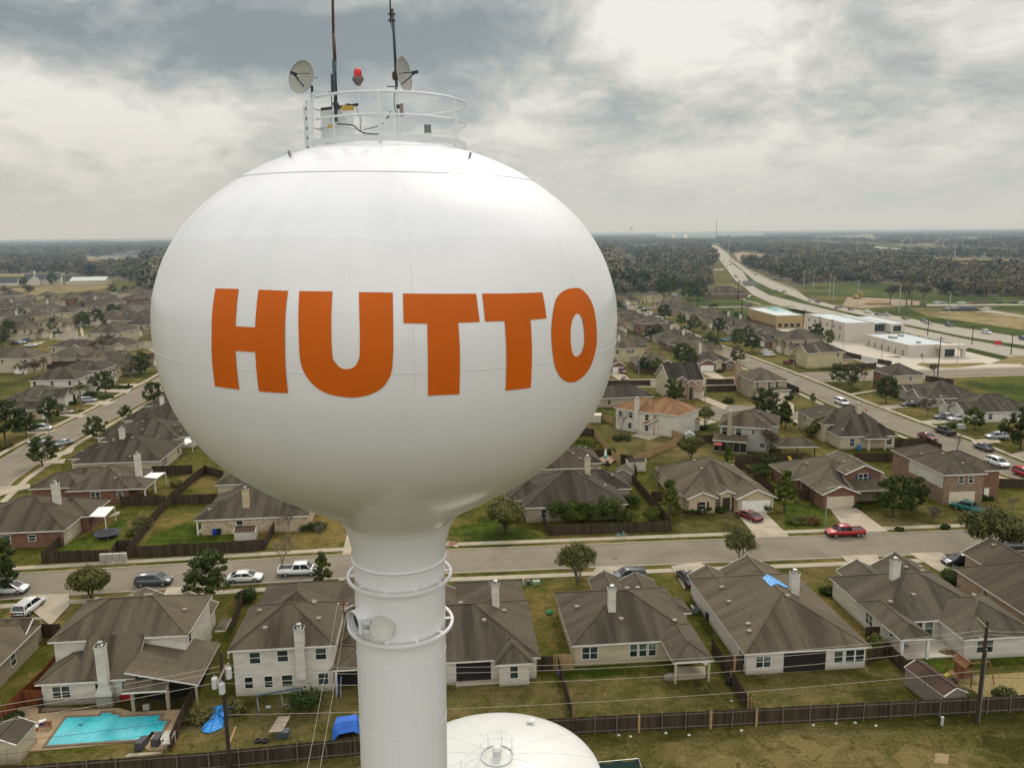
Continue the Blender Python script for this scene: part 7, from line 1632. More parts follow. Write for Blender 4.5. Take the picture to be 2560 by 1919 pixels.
P = G('l', 1420, 1520); tag(MB().prism([(-1.6, -.3), (1.5, -.15), (1.7, .15), (-1.4, .2)], 0, .06).build('paving_slabs', WALK, None, loc=(P.x, P.y, .02), rz=ANG), 'row of pale stepping slabs along the back fence', 'paving')
P = G('l', 1270, 985); tag(MB().box(-.75, -.25, 0, .75, .25, .75).build('red_bench', REDP, None, loc=(P.x, P.y, 0), rz=ANG), 'red covered bench against the pool house wall', 'bench')
def shed(P, w, d, h, wm, rm, lb, rz=ANG, pitch=.5, ridge='gy'):
    o = thing('garden_shed', lb, 'shed', (P[0], P[1], 0), rz); R_, F_, W_ = MB(), MB(), MB(); global OH; s_ = OH; OH = .08
    add_block(HB(0, 0, w, d, z=h, t=ridge, p=pitch, fh=.08), R_, F_, W_); OH = s_
    R_.build('roof', rm, o); F_.build('fascia', TRIM, o); W_.build('wall', wm, o); MB().box(w * .3, .02, .05, w * .7, .078, h * .85).build('door', wm, o); return o
SH = simple('taupe_shed', (.20, .17, .14), .7)
shed(G('q', 1405, 1130), 2.8, 5.6, 2.0, SH, R_RED, 'taupe garden shed with maroon roof beside the play set', RD(13)); shed(G('l', -190, 1640), 3.4, 3.4, 2.0, W_CREAM, R_GREY, 'grey roofed garden shed at the lower left corner', RD(3), .45)
_s = G('d', 415, 700); shed((_s.x, _s.y), 3.3, 2.3, 1.7, W_WHITE, R_RED, 'small shed with rusty maroon roof behind the limestone house fence', ANG, .5, 'gx')
_s = G('h', 1070, 980); shed((_s.x, _s.y), 2.3, 2.0, 2.0, W_GREY, simple('pale_blue_metal_roof', (.24, .30, .32), .4), 'grey garden shed with pale blue roof at the cedar fence corner', RD(-10))
_s = G('h', 510, 1260); shed((_s.x, _s.y), 3.8, 2.4, 1.9, simple('cream_shed', (.48, .45, .38), .7), R_DARK, 'cream walled shed behind the diagonal fence', RD(5), .4, 'gx'); _s = G('h', 370, 1360); shed((_s.x, _s.y), 3.6, 3.4, 1.7, SH, R_BROWN, 'low brown roofed shed in the lush garden', RD(-15), .6); _s = G('h', 130, 775); shed((_s.x, _s.y), 3.0, 2.4, 1.9, MATS['cream_shed'], simple('cream_roof', (.5, .46, .36), .6), 'pale shed against the right edge of the tank', RD(-5), .3, 'gx')
_s = G('h', 1990, 1130); house('dark roofed open pavilion in the garden right of the screened porch', (_s.x, _s.y), RD(0), [HB(0, 0, 8.5, 6, z=2.5, p=.45, wall=False)], W_TAN, R_DARK, posts=[(.6, .6, 0, 2.4, .18, POLEW), (7.9, .6, 0, 2.4, .18, POLEW), (4.2, .6, 0, 2.4, .18, POLEW)], vents=0, name='pavilion', cat='pavilion', group=None)
P = G('c', 1060, 720); tp = thing('trampoline', 'round blue rimmed trampoline in the left garden', 'trampoline', (P.x, P.y, 0)); MB().lathe([(1.5, .78), (1.85, .8), (1.85, .72), (1.5, .72)], 40).build('rim_pad', simple('navy_pad', (.03, .035, .10), .6), tp); MB().lathe([(0, .76), (1.5, .77)], 40).build('jumping_mat', simple('black_mat', (.015, .015, .017), .8), tp)
for k in range(6): a = 2 * PI * k / 6; MB().bar((1.7 * math.cos(a), 1.7 * math.sin(a), 0), (1.7 * math.cos(a), 1.7 * math.sin(a), .75), .06).build('leg', METAL, tp)
def cover(c, pts, zl, zh, lb):
    P = [G(c, pts[i], pts[i + 1], zl if i < 4 else zh) for i in range(0, 8, 2)]; o = thing('patio_cover', lb, 'patio cover', (P[0].x, P[0].y, 0)); B0 = Vector((P[0].x, P[0].y, 0)); Q = [p - B0 for p in P]
    MB().add(Q + [q - U * .14 for q in Q], [(0, 1, 2, 3), (7, 6, 5, 4), (0, 4, 5, 1), (1, 5, 6, 2), (2, 6, 7, 3), (3, 7, 4, 0)]).build('roof_sheet', simple('white_metal_sheet', (.74, .74, .72), .4), o)
    for q in (Q[0], Q[1]): MB().bar((q.x, q.y, 0), (q.x, q.y, q.z - .14), .1).build('post', TRIM, o)
cover('c', (1035, 515, 1130, 415, 975, 422, 880, 512), 2.6, 3.05, 'white metal patio cover beside the trampoline'); cover('c', (1530, 150, 1632, 80, 1490, 82, 1390, 140), 2.6, 3.05, 'white metal patio cover on the red brick house'); cover('b', (2040, 950, 2010, 895, 1960, 925, 1965, 980), 2.3, 2.6, 'small white canopy at the edge of the tank, left')
P = G('c', 1335, 325); um = thing('patio_umbrella', 'teal folded garden umbrella on the brick house porch', 'umbrella', (P.x, P.y, 0)); MB().tube([(0, 0, 0), (0, 0, 2.2)], .03, 6).build('pole', METAL, um); MB().lathe([(1.0, 1.75), (.5, 2.05), (0, 2.25)], 8).build('canopy', simple('teal_canvas', (.01, .22, .18), .7), um)
P = G('h', 290, 1160); um = thing('patio_umbrella', 'white and turquoise closed parasol on the timber deck', 'umbrella', (P.x, P.y, .3)); MB().tube([(0, 0, 0), (0, 0, 2.6)], .03, 6).build('pole', METAL, um); MB().lathe([(.35, 1.0), (.28, 1.8), (.05, 2.6)], 8).build('canopy', simple('pale_canvas', (.5, .62, .6), .7), um); MB().lathe([(.36, .5), (.34, 1.0)], 8).build('canopy_hem', simple('turquoise_canvas', (.02, .35, .42), .7), um)
chair(G('h', 155, 1140), REDP, 'red garden chair on the timber deck, left one', 0, .9, 'red garden chairs'); chair(G('h', 200, 1140), REDP, 'red garden chair on the timber deck, right one', 0, .9, 'red garden chairs')
P = G('h', 310, 1200); lump('grill', 'black covered grill on the timber deck', 'grill', P, (.5, .4, 1.1), DARKM, 8); P = G('h', 140, 1105); tag(MB().lathe([(0, 0), (.6, 0), (.6, .06), (0, .06)], 24).build('wall_disc', simple('cream_disc', (.5, .46, .36), .7), None, loc=(P.x, P.y - .1, 1.1)), 'round cream disc ornament by the dark fence', 'ornament').rotation_euler = (PI / 2, 0, 0)
P = G('c', 1130, 985); mbx = thing('mail_box_cluster', 'four grey cluster mail boxes on pedestals beside the road', 'mail boxes', (P.x - 2, P.y, 0), ANG); CM = simple('mailbox_grey', (.42, .40, .36), .5)
for k in range(5 - 1):
    bx = MB().box(k * .95, -.22, .45, k * .95 + .88, .22, 1.6).build('mail_box', CM, mbx); MB().box(k * .95 + .3, -.12, 0, k * .95 + .58, .12, .45).build('pedestal', CM, mbx)
    mb = MB()
    for r in range(5):
        for cc_ in range(3): mb.box(k * .95 + .05 + cc_ * .27, -.235, .5 + r * .21, k * .95 + .29 + cc_ * .27, -.221, .68 + r * .21)
    mb.build('mail_slot', simple('mailbox_door', (.34, .33, .30), .5), bx)
CED = simple('cedar_timber', (.17, .075, .03), .8, 0, .25, 2)
P = G('q', 1560, 830); ps = thing('play_set', 'cedar play set with gabled cabin, yellow slide and swing beam', 'play set', (P.x, P.y, 0), RD(10)); ps.scale = (.82, .82, .82)
for x in (-1.0, 1.0):
    for y in (-1.0, .9): MB().bar((x, y, 0), (x, y, 2.9), .12).build('post', CED, ps)
MB().box(-1.05, -1.05, 1.4, 1.05, .95, 1.5).build('deck', CED, ps); R_, F_, W_ = MB(), MB(), MB(); s_ = OH; OH = .1; add_block(HB(-.2, -1.15, 1.2, 1.1, z=2.9, t='gy', p=1.1, fh=.05), R_, F_, W_); OH = s_; R_.build('cabin_roof', CED, ps); F_.build('fascia', CED, ps)
MB().box(-.1, -1.02, 1.5, 1.02, .9, 2.85).build('cabin', CED, ps); MB().add([(-1.1, .1, 1.5), (-1.1, .7, 1.5), (-3.0, .9, .25), (-3.0, .3, .25)], [(0, 1, 2, 3), (3, 2, 1, 0)]).build('slide', simple('yellow_plastic', (.62, .48, .01), .4), ps)
MB().bar((1.0, .2, 2.6), (4.6, .3, 2.5), .12).build('swing_beam', CED, ps); MB().add([(-1.0, -1.1, 2.2), (0, -1.6, 1.3), (0, -1.0, 1.3), (-1.0, -.5, 2.2)], [(0, 1, 2, 3), (3, 2, 1, 0)]).build('climbing_sheet', simple('grey_blue_tarp', (.16, .20, .27), .6), ps)
for dx, dy in ((4.4, -1.0), (4.8, 1.4)): MB().bar((4.6, .3, 2.5), (dx, dy, 0), .1).build('swing_leg', CED, ps)
for x in (2.2, 3.4):
    sw = MB().box(x - .22, .1, .75, x + .22, .4, .79).build('swing', BLU, ps); cb_ = MB(); cb_.bar((x - .2, .25, .78), (x - .2, .25, 2.5), .015); cb_.bar((x + .2, .25, .78), (x + .2, .25, 2.5), .015); cb_.build('chain', METAL, sw)
P = G('q', 1515, 800); tag(MB().lathe([(.22, 0), (.42, .02), (.42, .2), (.22, .22), (.22, 0)], 20).build('tyre', simple('black_rubber', (.012, .012, .012), .8), None, loc=(P.x, P.y, .02)), 'black tyre lying under the play set', 'tyre')
TB = simple('bright_blue_vinyl', (.02, .26, .72), .35, 0, .3, 1.4)
S1 = [(410, 1030), (300, 1060), (270, 1140), (240, 1210), (175, 1270), (180, 1310), (260, 1318), (385, 1265), (400, 1190), (430, 1200), (435, 1100), (425, 1040)]
P = [G('m', *q) for q in S1]; B0 = sum(P, Vector((0, 0, 0))) / len(P); B0.z = 0; rnd = random.Random(4); mb = MB(); n = len(P); rows = 7
for i in range(rows + 1):
    f = i / rows
    for p in P: q = (p - B0) * (1 - f); mb.v.append((q.x, q.y, .12 + .55 * math.sin(f * PI / 2) * (1 + rnd.uniform(-.35, .35))))
for i in range(rows):
    for k in range(n): mb.f.append((i * n + k, i * n + (k + 1) % n, (i + 1) * n + (k + 1) % n, (i + 1) * n + k)); mb.mi.append(0)
sl = mb.build('inflatable_slide', TB, None, loc=B0); tag(sl, 'crumpled bright blue inflatable sheet with black netting behind the utility pole', 'inflatable'); mb = MB()
for k in range(0, n, 1):
    for i in range(rows - 1): a = mb_v = sl.data.vertices[i * n + k].co; b_ = sl.data.vertices[(i + 1) * n + k].co; mb.bar(Vector(a) + U * .03, Vector(b_) + U * .03, .035)
mb.build('netting', DARKM, sl)
P = G('m', 1610, 1330); tt = thing('tarp_tent', 'deep blue tarpaulin draped over a frame beside the column', 'tarpaulin', (P.x, P.y, 0), ANG)
MB().add([(-1.3, -1.1, .1), (-1.1, -.3, 1.5), (1.0, -.2, 1.65), (1.3, -1.0, .7), (-1.5, .9, .05), (-1.0, .9, 1.4), (.9, 1.0, 1.5), (1.4, 1.1, .3), (-.6, -.9, .75), (.7, -.9, .95)], [(0, 8, 1), (8, 9, 2, 1), (9, 3, 2), (1, 2, 6, 5), (4, 0, 1, 5), (2, 3, 7, 6), (5, 6, 7, 4)]).build('canvas', simple('deep_blue_tarp', (.008, .12, .55), .45, 0, .25, 2), tt)
P = G('m', 730, 1130); sg = thing('swing_set', 'blue and white A frame swing set behind the white two storey house', 'swing set', (P.x, P.y, 0), ANG + .1)
MB().bar((0, 0, 2.1), (4.3, .6, 2.1), .09).build('cross_bar', simple('faded_blue_steel', (.02, .06, .13), .5), sg)
for x in (0, 2.3, 4.3):
    for s_ in (-.6, .7): MB().bar((x, x * .14, 2.1), (x + .05, x * .14 + s_, 0), .06).build('leg', TRIM if s_ > 0 else MATS['faded_blue_steel'], sg)
for x in (1.0, 2.9): sw = MB().box(x - .22, .1, .55, x + .22, .45, .62).build('swing_seat', simple('pale_blue_plastic', (.35, .42, .5), .5), sg); MB().bar((x, .3, .6), (x, .3, 2.1), .012).build('chain', METAL, sw)
P = G('m', 1525, 960); ld = thing('step_ladder', 'blue slide ladder standing on the lawn near the column', 'ladder', (P.x, P.y, 0), ANG); mb = MB(); mb.bar((-.2, 0, 0), (-.2, .9, 1.9), .05); mb.bar((.25, 0, 0), (.25, .9, 1.9), .05); mb.build('side_rail', METAL, ld); mb = MB()
for k in range(6): mb.box(-.18, .12 + k * .14, .25 + k * .28, .23, .24 + k * .14, .29 + k * .28)
mb.build('step', BLU, ld)
P = G('m', 900, 1350); pl = thing('pallet_table', 'tilted grey plank table top with a blue grey crate under it', 'table', (P.x, P.y, 0), ANG); MB().add([(-.55, -.2, .7), (.75, -.2, .7), (1.1, 2.2, .75), (-.1, 2.2, .75)], [(0, 1, 2, 3)]).build('table_top', simple('grey_planks', (.27, .22, .17), .9, 0, .3, 3), pl); MB().box(.1, -.3, 0, 1.3, .5, .6).build('crate', simple('blue_grey_crate', (.07, .09, .11), .7), pl)
for i, (px, py) in enumerate([(730, 1395), (800, 1395)]): P = G('m', px, py); tag(MB().lathe([(.14, 0), (.34, .02), (.34, .2), (.14, .22), (.14, 0)], 18).build('tyre', MATS['black_rubber'], None, loc=(P.x, P.y, .02)), ['left tyre lying beside the plank table', 'right tyre lying beside the plank table'][i], 'tyre')
a = G('m', 450, 1410); b_ = G('m', 512, 1250); tag(MB().bar((0, 0, .05), b_ - a + U * .05, .2, .06).build('plank', FENCEN, None, loc=a), 'pale plank lying on the lawn beside the pole', 'plank')
A = anchor('p', 1425, 530, 2.7); bl = [HB(0, 0, 14.2, 19.2, z=2.7, p=.47)]
def on_roof(px, py, c='f'):
    for z in [9 - .05 * k for k in range(130)]:
        p = G(c, px, py, z); q = p - Vector((A[0], A[1], 0)); x = q.x * math.cos(ANG) + q.y * math.sin(ANG); y = -q.x * math.sin(ANG) + q.y * math.cos(ANG)
        if max(roof_h(b_, x, y) for b_ in bl) >= z: return p + U * .06
    return G(c, px, py, 6)
def pl_(L, u): k = min(len(L) - 2, int(u * (len(L) - 1))); f = u * (len(L) - 1) - k; return [L[k][i] * (1 - f) + L[k + 1][i] * f for i in (0, 1)]
up_l, lo_l = [(1650, 1248), (1715, 1285), (1790, 1330), (1855, 1375)], [(1603, 1285), (1685, 1370), (1745, 1345), (1845, 1384)]; mb = MB(); V = []
for i in range(17):
    a, b_ = pl_(up_l, i / 16), pl_(lo_l, i / 16)
    for k in range(7): V.append(on_roof(a[0] + (b_[0] - a[0]) * k / 6, a[1] + (b_[1] - a[1]) * k / 6) + U * random.uniform(.02, .08))
B0 = V[0].copy(); tag(mb.add([p - B0 for p in V], [(i * 7 + k, i * 7 + k + 1, i * 7 + k + 8, i * 7 + k + 7) for i in range(16) for k in range(6)]).build('roof_tarp', simple('sky_blue_tarp', (.10, .36, .78), .4, 0, .3, 3), None, loc=B0), 'sky blue tarp patch lying across the ridge of the wide brown roof', 'tarp')
P = G('f', 1160, 60); tag(MB().add([(-.8, 0, 2.0), (.9, 0, 2.0), (1.1, 1, 2.4), (-.6, 1, 2.4)], [(0, 1, 2, 3), (3, 2, 1, 0)]).build('striped_awning', simple('pink_red_stripe', (.45, .06, .08), .6, 0, .5, 6), None, loc=(P.x, P.y, 0)), 'red and pink striped awning of a small swing behind the back fence', 'awning')
P = G('f', 1890, 165); tag(MB().add([(0, 0, .1), (.7, 0, .1), (.3, 1.6, 1.4), (-.4, 1.6, 1.4)], [(0, 1, 2, 3), (3, 2, 1, 0)]).build('yellow_slide', simple('yellow_plastic'if 0 else 'yellow_slide_plastic', (.6, .42, .01), .4), None, loc=(P.x, P.y, 0)), 'yellow plastic slide behind the back fence', 'slide')
P = G('q', 1390, 1655); tag(MB().box(-.55, -.02, .5, .55, .02, 1.4).build('plywood_sign', simple('bare_plywood', (.55, .40, .25), .8), None, loc=(P.x, P.y, 0), rz=-.2), 'blank pale plywood board standing in the lower lawn', 'board')
P = G('q', 1400, 1230); tag(MB().lathe([(.13, 0), (.13, .78), (.15, .79), (.15, .86), (0, .9)], 16).build('marker_post', simple('pale_plastic', (.45, .47, .44), .5), None, loc=(P.x, P.y, 0)), 'short white cylindrical utility marker before the back fence', 'marker post')
P = G('e', 1218, 1350); tag(MB().lathe([(.12, 0), (.12, .9), (.14, .92), (0, 1.0)], 12).build('marker_post', MATS['pale_plastic'], None, loc=(P.x, P.y, 0)), 'slim pale utility pedestal on the front lawn, left of the cabinets', 'marker post')
P = G('e', 1345, 1340); tag(MB().box(-.5, -.35, 0, .5, .35, .5).build('transformer_cabinet', simple('cabinet_green', (.22, .30, .19), .5), None, loc=(P.x, P.y, 0), rz=ANG), 'low pale green utility cabinet on the bare lawn', 'utility cabinet'); P = G('e', 1268, 1350); tag(MB().box(-.25, -.25, 0, .25, .25, .7).build('transformer_cabinet', simple('cabinet_dark', (.05, .07, .07), .5), None, loc=(P.x, P.y, 0), rz=ANG), 'small dark utility box between pedestal and green cabinet', 'utility cabinet')
P = G('i', 1630, 1000); tag(MB().box(-.8, -.6, 0, .8, .6, 1.1).build('transformer_cabinet', simple('cabinet_grey', (.36, .38, .34), .5), None, loc=(P.x, P.y, 0)), 'pale grey utility box between bushes on the right street', 'utility cabinet')
def binx(c, px, py, lb, col): P = G(c, px, py); o = thing('wheelie_bin', lb, 'bin', (P.x, P.y, 0), ANG); MB().add([(-.26, -.3, .05), (.26, -.3, .05), (.26, .3, .05), (-.26, .3, .05), (-.31, -.36, .98), (.31, -.36, .98), (.31, .36, .98), (-.31, .36, .98)], [(0, 1, 5, 4), (1, 2, 6, 5), (2, 3, 7, 6), (3, 0, 4, 7)]).build('body', col, o); MB().box(-.33, -.4, .98, .33, .38, 1.05).build('lid', col, o)
NAVY = simple('navy_plastic', (.012, .022, .06), .5)
binx('p', 1070, 200, 'navy wheelie bin beside the white side wall', NAVY); binx('d', 230, 620, 'blue wheelie bin on the limestone house patio', BLU); binx('d', 275, 610, 'black bin next to the blue one', DARKM); binx('g', 1505, 600, 'dark bin', DARKM) if False else None; binx('i', 690, 1195, 'light blue barrel bin behind the corner house', simple('light_blue_barrel', (.03, .16, .4), .5))
def acunit(c, px, py, lb): P = G(c, px, py); o = thing('air_conditioner', lb, 'air conditioner', (P.x, P.y, 0), ANG); MB().box(-.4, -.4, .05, .4, .4, .85).build('casing', METAL, o); MB().lathe([(0, .86), (.33, .87), (.36, .9), (.33, .92)], 16).build('fan_grille', DARKM, o)
acunit('p', 935, 120, 'grey air conditioner beside the tarp roof house'); acunit('g', 1755, 1500, 'grey round topped air conditioner by the pink brick wall')
P = G('q', 2130, 535); lump('kettle_grill', 'round black kettle grill at the end of the white wall', 'grill', P, (.35, .35, .95), DARKM, 12)
P = G('q', 1035, 480); chair(P, BLU, 'bright blue chair under the patio roof', .4, 1.0); P = G('q', 1460, 520); lump('leaf_heap', 'brown heap of leaves on the white patio', 'leaf heap', P, (1.1, .8, .25), simple('dead_leaves', (.12, .07, .035), 1, 0, .5, 5), 5)
P = G('n', 700, 730); fg = thing('metal_sculpture', 'black wheel shaped ornament on legs under the back porch', 'ornament', (P.x, P.y, .1), ANG); MB().tube([(.5 * math.cos(2 * PI * k / 24), 0, 1.1 + .5 * math.sin(2 * PI * k / 24)) for k in range(25)], .06, 6).build('wheel', DARKM, fg); mb = MB(); [mb.bar((0, 0, 1.1), (.5 * math.cos(a_), 0, 1.1 + .5 * math.sin(a_)), .06) for a_ in (.5, 2.6, 4.7)]; mb.build('spoke', DARKM, fg); mb = MB(); mb.bar((-.3, -.2, 0), (0, 0, .65), .06); mb.bar((.3, -.2, 0), (0, 0, .65), .06); mb.build('leg', DARKM, fg)
P = G('n', 955, 730); lump('toy_car', 'red and yellow toy car beside the bay window', 'toy car', P, (.3, .5, .6), REDP, 14); P = G('n', 1570, 740); lump('garden_ornament', 'small purple garden figure by the fence', 'ornament', P, (.2, .2, .8), simple('purple_plastic', (.12, .09, .3), .5), 15); P = G('n', 1475, 130); lump('green_chair_heap', 'green plastic garden chair lying by the side wall', 'chair', P, (.5, .4, .5), simple('green_plastic', (.03, .25, .10), .5), 16)
P = G('p', 700, 770); lump('stone_heap', 'heap of stones at the porch step', 'stones', P, (.8, .5, .6), simple('grey_stone', (.2, .18, .15), .9, 0, .4, 4), 17); P = G('p', 1270, 830); lump('kettle_grill', 'black grill with silver lid by the yellow post', 'grill', P, (.35, .35, 1.0), DARKM, 18)
P = G('p', 990, 690); tag(MB().add([(-.7, 1.2, 1.2), (0, 1.4, 1.2), (.9, -.8, 1.0), (.2, -1.0, 1.0)], [(0, 1, 2, 3), (3, 2, 1, 0)]).build('folding_table', TRIM, None, loc=(P.x, P.y, .2)), 'white folding table top sticking out under the porch roof', 'table')
for i, (c, px, py) in enumerate([('p', 1300, 995), ('p', 1265, 760), ('p', 880, 1330), ('p', 1330, 1105), ('q', 130, 1230), ('q', 355, 1215), ('q', 545, 1208), ('q', 750, 1237), ('p', 185, 1330), ('p', 300, 1345), ('p', 650, 1310), ('n', 2160, 1330), ('p', 2105, 1232), ('p', 1395, 1285)]):
    P = G(c, px, py); tag(blob_solid((.16, .13, .14), i).build('litter', simple('white_litter', (.55, .53, .48), .7), None, loc=(P.x, P.y, .0)), 'small pale scrap of litter on the grass near the back fence', 'litter', 'scraps of litter along the back fence')
P = G('p', -180, 1640)
gsn = thing('debris_screen', 'dark green sagging debris screen beside the ground tank', 'screen', G('p', 400, 1655)); B0 = G('p', 400, 1655)
a = G('p', 380, 1560, 1.6) - B0; b_ = G('p', -60, 1600, 1.6) - B0; mb = MB()
n = 16; top = [];
for k in range(n + 1): f = k / n; p = a * (1 - f) + b_ * f; p.z = 1.6 - .22 * abs(math.sin(f * PI * 2.2)); top.append(p)
for p, q in zip(top, top[1:]): mb.add([p, q, Vector((q.x + .1, q.y - .8, 0)), Vector((p.x + .1, p.y - .8, 0))], [(0, 1, 2, 3)])
mb.build('mesh_cloth', simple('dark_green_mesh', (.008, .035, .030), .8), gsn); fr = MB(); fr.bar(a, b_, .05); fr.bar(a, Vector((a.x, a.y, 0)), .06); fr.bar(a, Vector((a.x + .7, a.y - 2.5, 0)), .05); fr.build('frame', METAL, gsn)
PAINT = {}
def paint(nm, col):
    if nm not in PAINT: PAINT[nm] = simple(nm + '_car_paint', col, .28, .25 if sum(col) < 1.5 else 0, .04, 1, coat=.7)
    return PAINT[nm]
CG = glassy('car_glass', (.02, .028, .032), .05); TYRE = simple('tyre_rubber', (.014, .014, .014), .8); RIM = simple('wheel_rim', (.38, .38, .38), .3, .8)
HL = simple('headlight_glass', (.65, .65, .62), .1); TLT = simple('tail_light_red', (.35, .01, .008), .2); BUMP = simple('dark_bumper', (.03, .03, .032), .6)
def loft(mb, secs, mi=0, cap=True):
    """sections: (x, [(y, z) ...]) half outlines from sill to top, mirrored"""
    n = len(secs[0][1]); o = len(mb.v)
    for x, h in secs:
        for y, z in h: mb.v.append((x, y, z))
        for y, z in h[::-1]: mb.v.append((x, -y, z))
    m = 2 * n
    for i in range(len(secs) - 1):
        for k in range(m - 1): mb.f.append((o + i * m + k, o + i * m + k + 1, o + (i + 1) * m + k + 1, o + (i + 1) * m + k)); mb.mi.append(mi)
    if cap: mb.f.append(tuple(o + k for k in range(m))); mb.mi.append(mi); mb.f.append(tuple(o + (len(secs) - 1) * m + k for k in range(m))[::-1]); mb.mi.append(mi)
CARDEF = {
 'sedan': dict(L=4.8, W=1.84, hood=[(-2.4, .55, .78), (-2.3, .45, .93), (-1.55, .3, 1.02), (.75, .3, .98), (1.6, .3, .90), (2.2, .36, .78), (2.4, .5, .62)], cab=[(-1.85, .99), (-1.0, 1.40), (.15, 1.45), (.55, 1.40), (1.35, .97)]),
 'suv': dict(L=4.75, W=1.88, hood=[(-2.35, .55, .95), (-2.28, .42, 1.05), (-1.6, .32, 1.10), (.8, .32, 1.08), (1.7, .34, 1.02), (2.2, .4, .90), (2.38, .55, .7)], cab=[(-2.25, 1.08), (-1.95, 1.62), (.3, 1.70), (.65, 1.62), (1.4, 1.07)]),
 'hatch': dict(L=4.3, W=1.8, hood=[(-2.1, .5, .85), (-2.05, .4, .98), (-1.5, .3, 1.02), (.8, .3, 1.0), (1.6, .32, .92), (2.0, .38, .8), (2.18, .5, .62)], cab=[(-2.05, 1.0), (-1.7, 1.45), (.1, 1.54), (.45, 1.48), (1.3, .98)]),
 'van': dict(L=5.1, W=1.98, hood=[(-2.5, .5, 1.0), (-2.45, .4, 1.1), (-1.6, .32, 1.1), (1.1, .32, 1.08), (1.9, .34, 1.0), (2.35, .4, .85), (2.55, .5, .65)], cab=[(-2.45, 1.08), (-2.3, 1.70), (.6, 1.76), (.95, 1.68), (1.75, 1.06)]),
 'pickup': dict(L=5.8, W=2.0, hood=[(-2.9, .6, 1.05), (-2.85, .55, 1.1), (-.85, .45, 1.12), (1.0, .42, 1.14), (1.1, .42, 1.12), (2.3, .45, 1.06), (2.75, .5, .98), (2.88, .55, .75)], cab=[(-.75, 1.12), (-.6, 1.78), (.9, 1.82), (1.15, 1.74), (1.75, 1.12)]),
}
CARM = {}
def car_meshes(kind, pm):
    key = (kind, pm.name)
    if key in CARM: return CARM[key]
    d = CARDEF[kind]; W = d['W'] / 2; mb = MB(); S = []
    for i, (x, zl, zt) in enumerate(d['hood']):
        e = 1.0 if 1 <= i <= len(d['hood']) - 2 else .86; w = W * e
        S.append((x, [(w * .86, zl), (w * .98, zl + (zt - zl) * .25), (w, zl + (zt - zl) * .6), (w * .95, zt - .03), (w * .82, zt)]))
    loft(mb, S); cab = d['cab']; C = []; R = []
    for i, (x, z) in enumerate(cab):
        base = 1.0; wt = W * (.93 if z < 1.2 else .74); C.append((x, [(W * .93, base), (wt * .99, z - .05), (wt * .9, z)]))
    g = MB(); loft(g, C)
    roof = MB(); c1 = cab[1]; c2 = cab[-3] if len(cab) > 3 else cab[2]
    loft(roof, [(cab[1][0] - .06, [(W * .76, cab[1][1] - .03), (W * .68, cab[1][1] + .025)]), (cab[2][0], [(W * .77, cab[2][1] - .05), (W * .68, cab[2][1] + .03)]), (cab[3][0] + .06, [(W * .76, cab[3][1] - .04), (W * .66, cab[3][1] + .015)])])
    pil = MB()
    for sy in (-1, 1):
        for i in range(len(cab) - 1):
            a, b = cab[i], cab[i + 1]
            if i in (0, len(cab) - 2): pil.bar((a[0], sy * W * (.93 if a[1] < 1.2 else .76), a[1]), (b[0], sy * W * (.93 if b[1] < 1.2 else .76), b[1]), .09, .06)
        xm = (cab[1][0] + cab[3][0]) / 2
        if kind != 'pickup' or 1: pil.bar((xm, sy * W * .935, 1.0), (xm, sy * W * .77, cab[2][1] - .04), .09, .05)
        if kind in ('suv', 'van'): pil.bar((xm - 1.0, sy * W * .935, 1.0), (xm - 1.0, sy * W * .77, cab[2][1] - .06), .09, .05)
    wh = MB(); wh.lathe([(.0, -.11), (.34, -.11), (.36, -.07), (.36, .07), (.34, .11), (.0, .11)], 20); wh.v = [(x, z, y) for x, y, z in wh.v]
    ri = MB(); ri.lathe([(0, -.02), (.2, -.01), (.22, .0)], 10); ri.v = [(x, -z, y) for x, y, z in ri.v]
    hl = MB().box(-.09, -.17, -.08, .06, .17, .07); tl = MB().box(-.05, -.1, -.14, .05, .1, .14); bp = MB().box(-.09, -W * .86, -.14, .09, W * .86, .12)
    res = dict(body=mb.mesh('body', pm, True), glass=g.mesh('window_glass', CG), roof=roof.mesh('roof_panel', pm, True), pillar=pil.mesh('pillar', pm), wheel=wh.mesh('wheel', TYRE), rim=ri.mesh('rim', RIM), hl=hl.mesh('headlight', HL), tl=tl.mesh('tail_light', TLT), bp=bp.mesh('bumper', BUMP if sum(1 for _ in '1') else pm))
    CARM[key] = res; return res
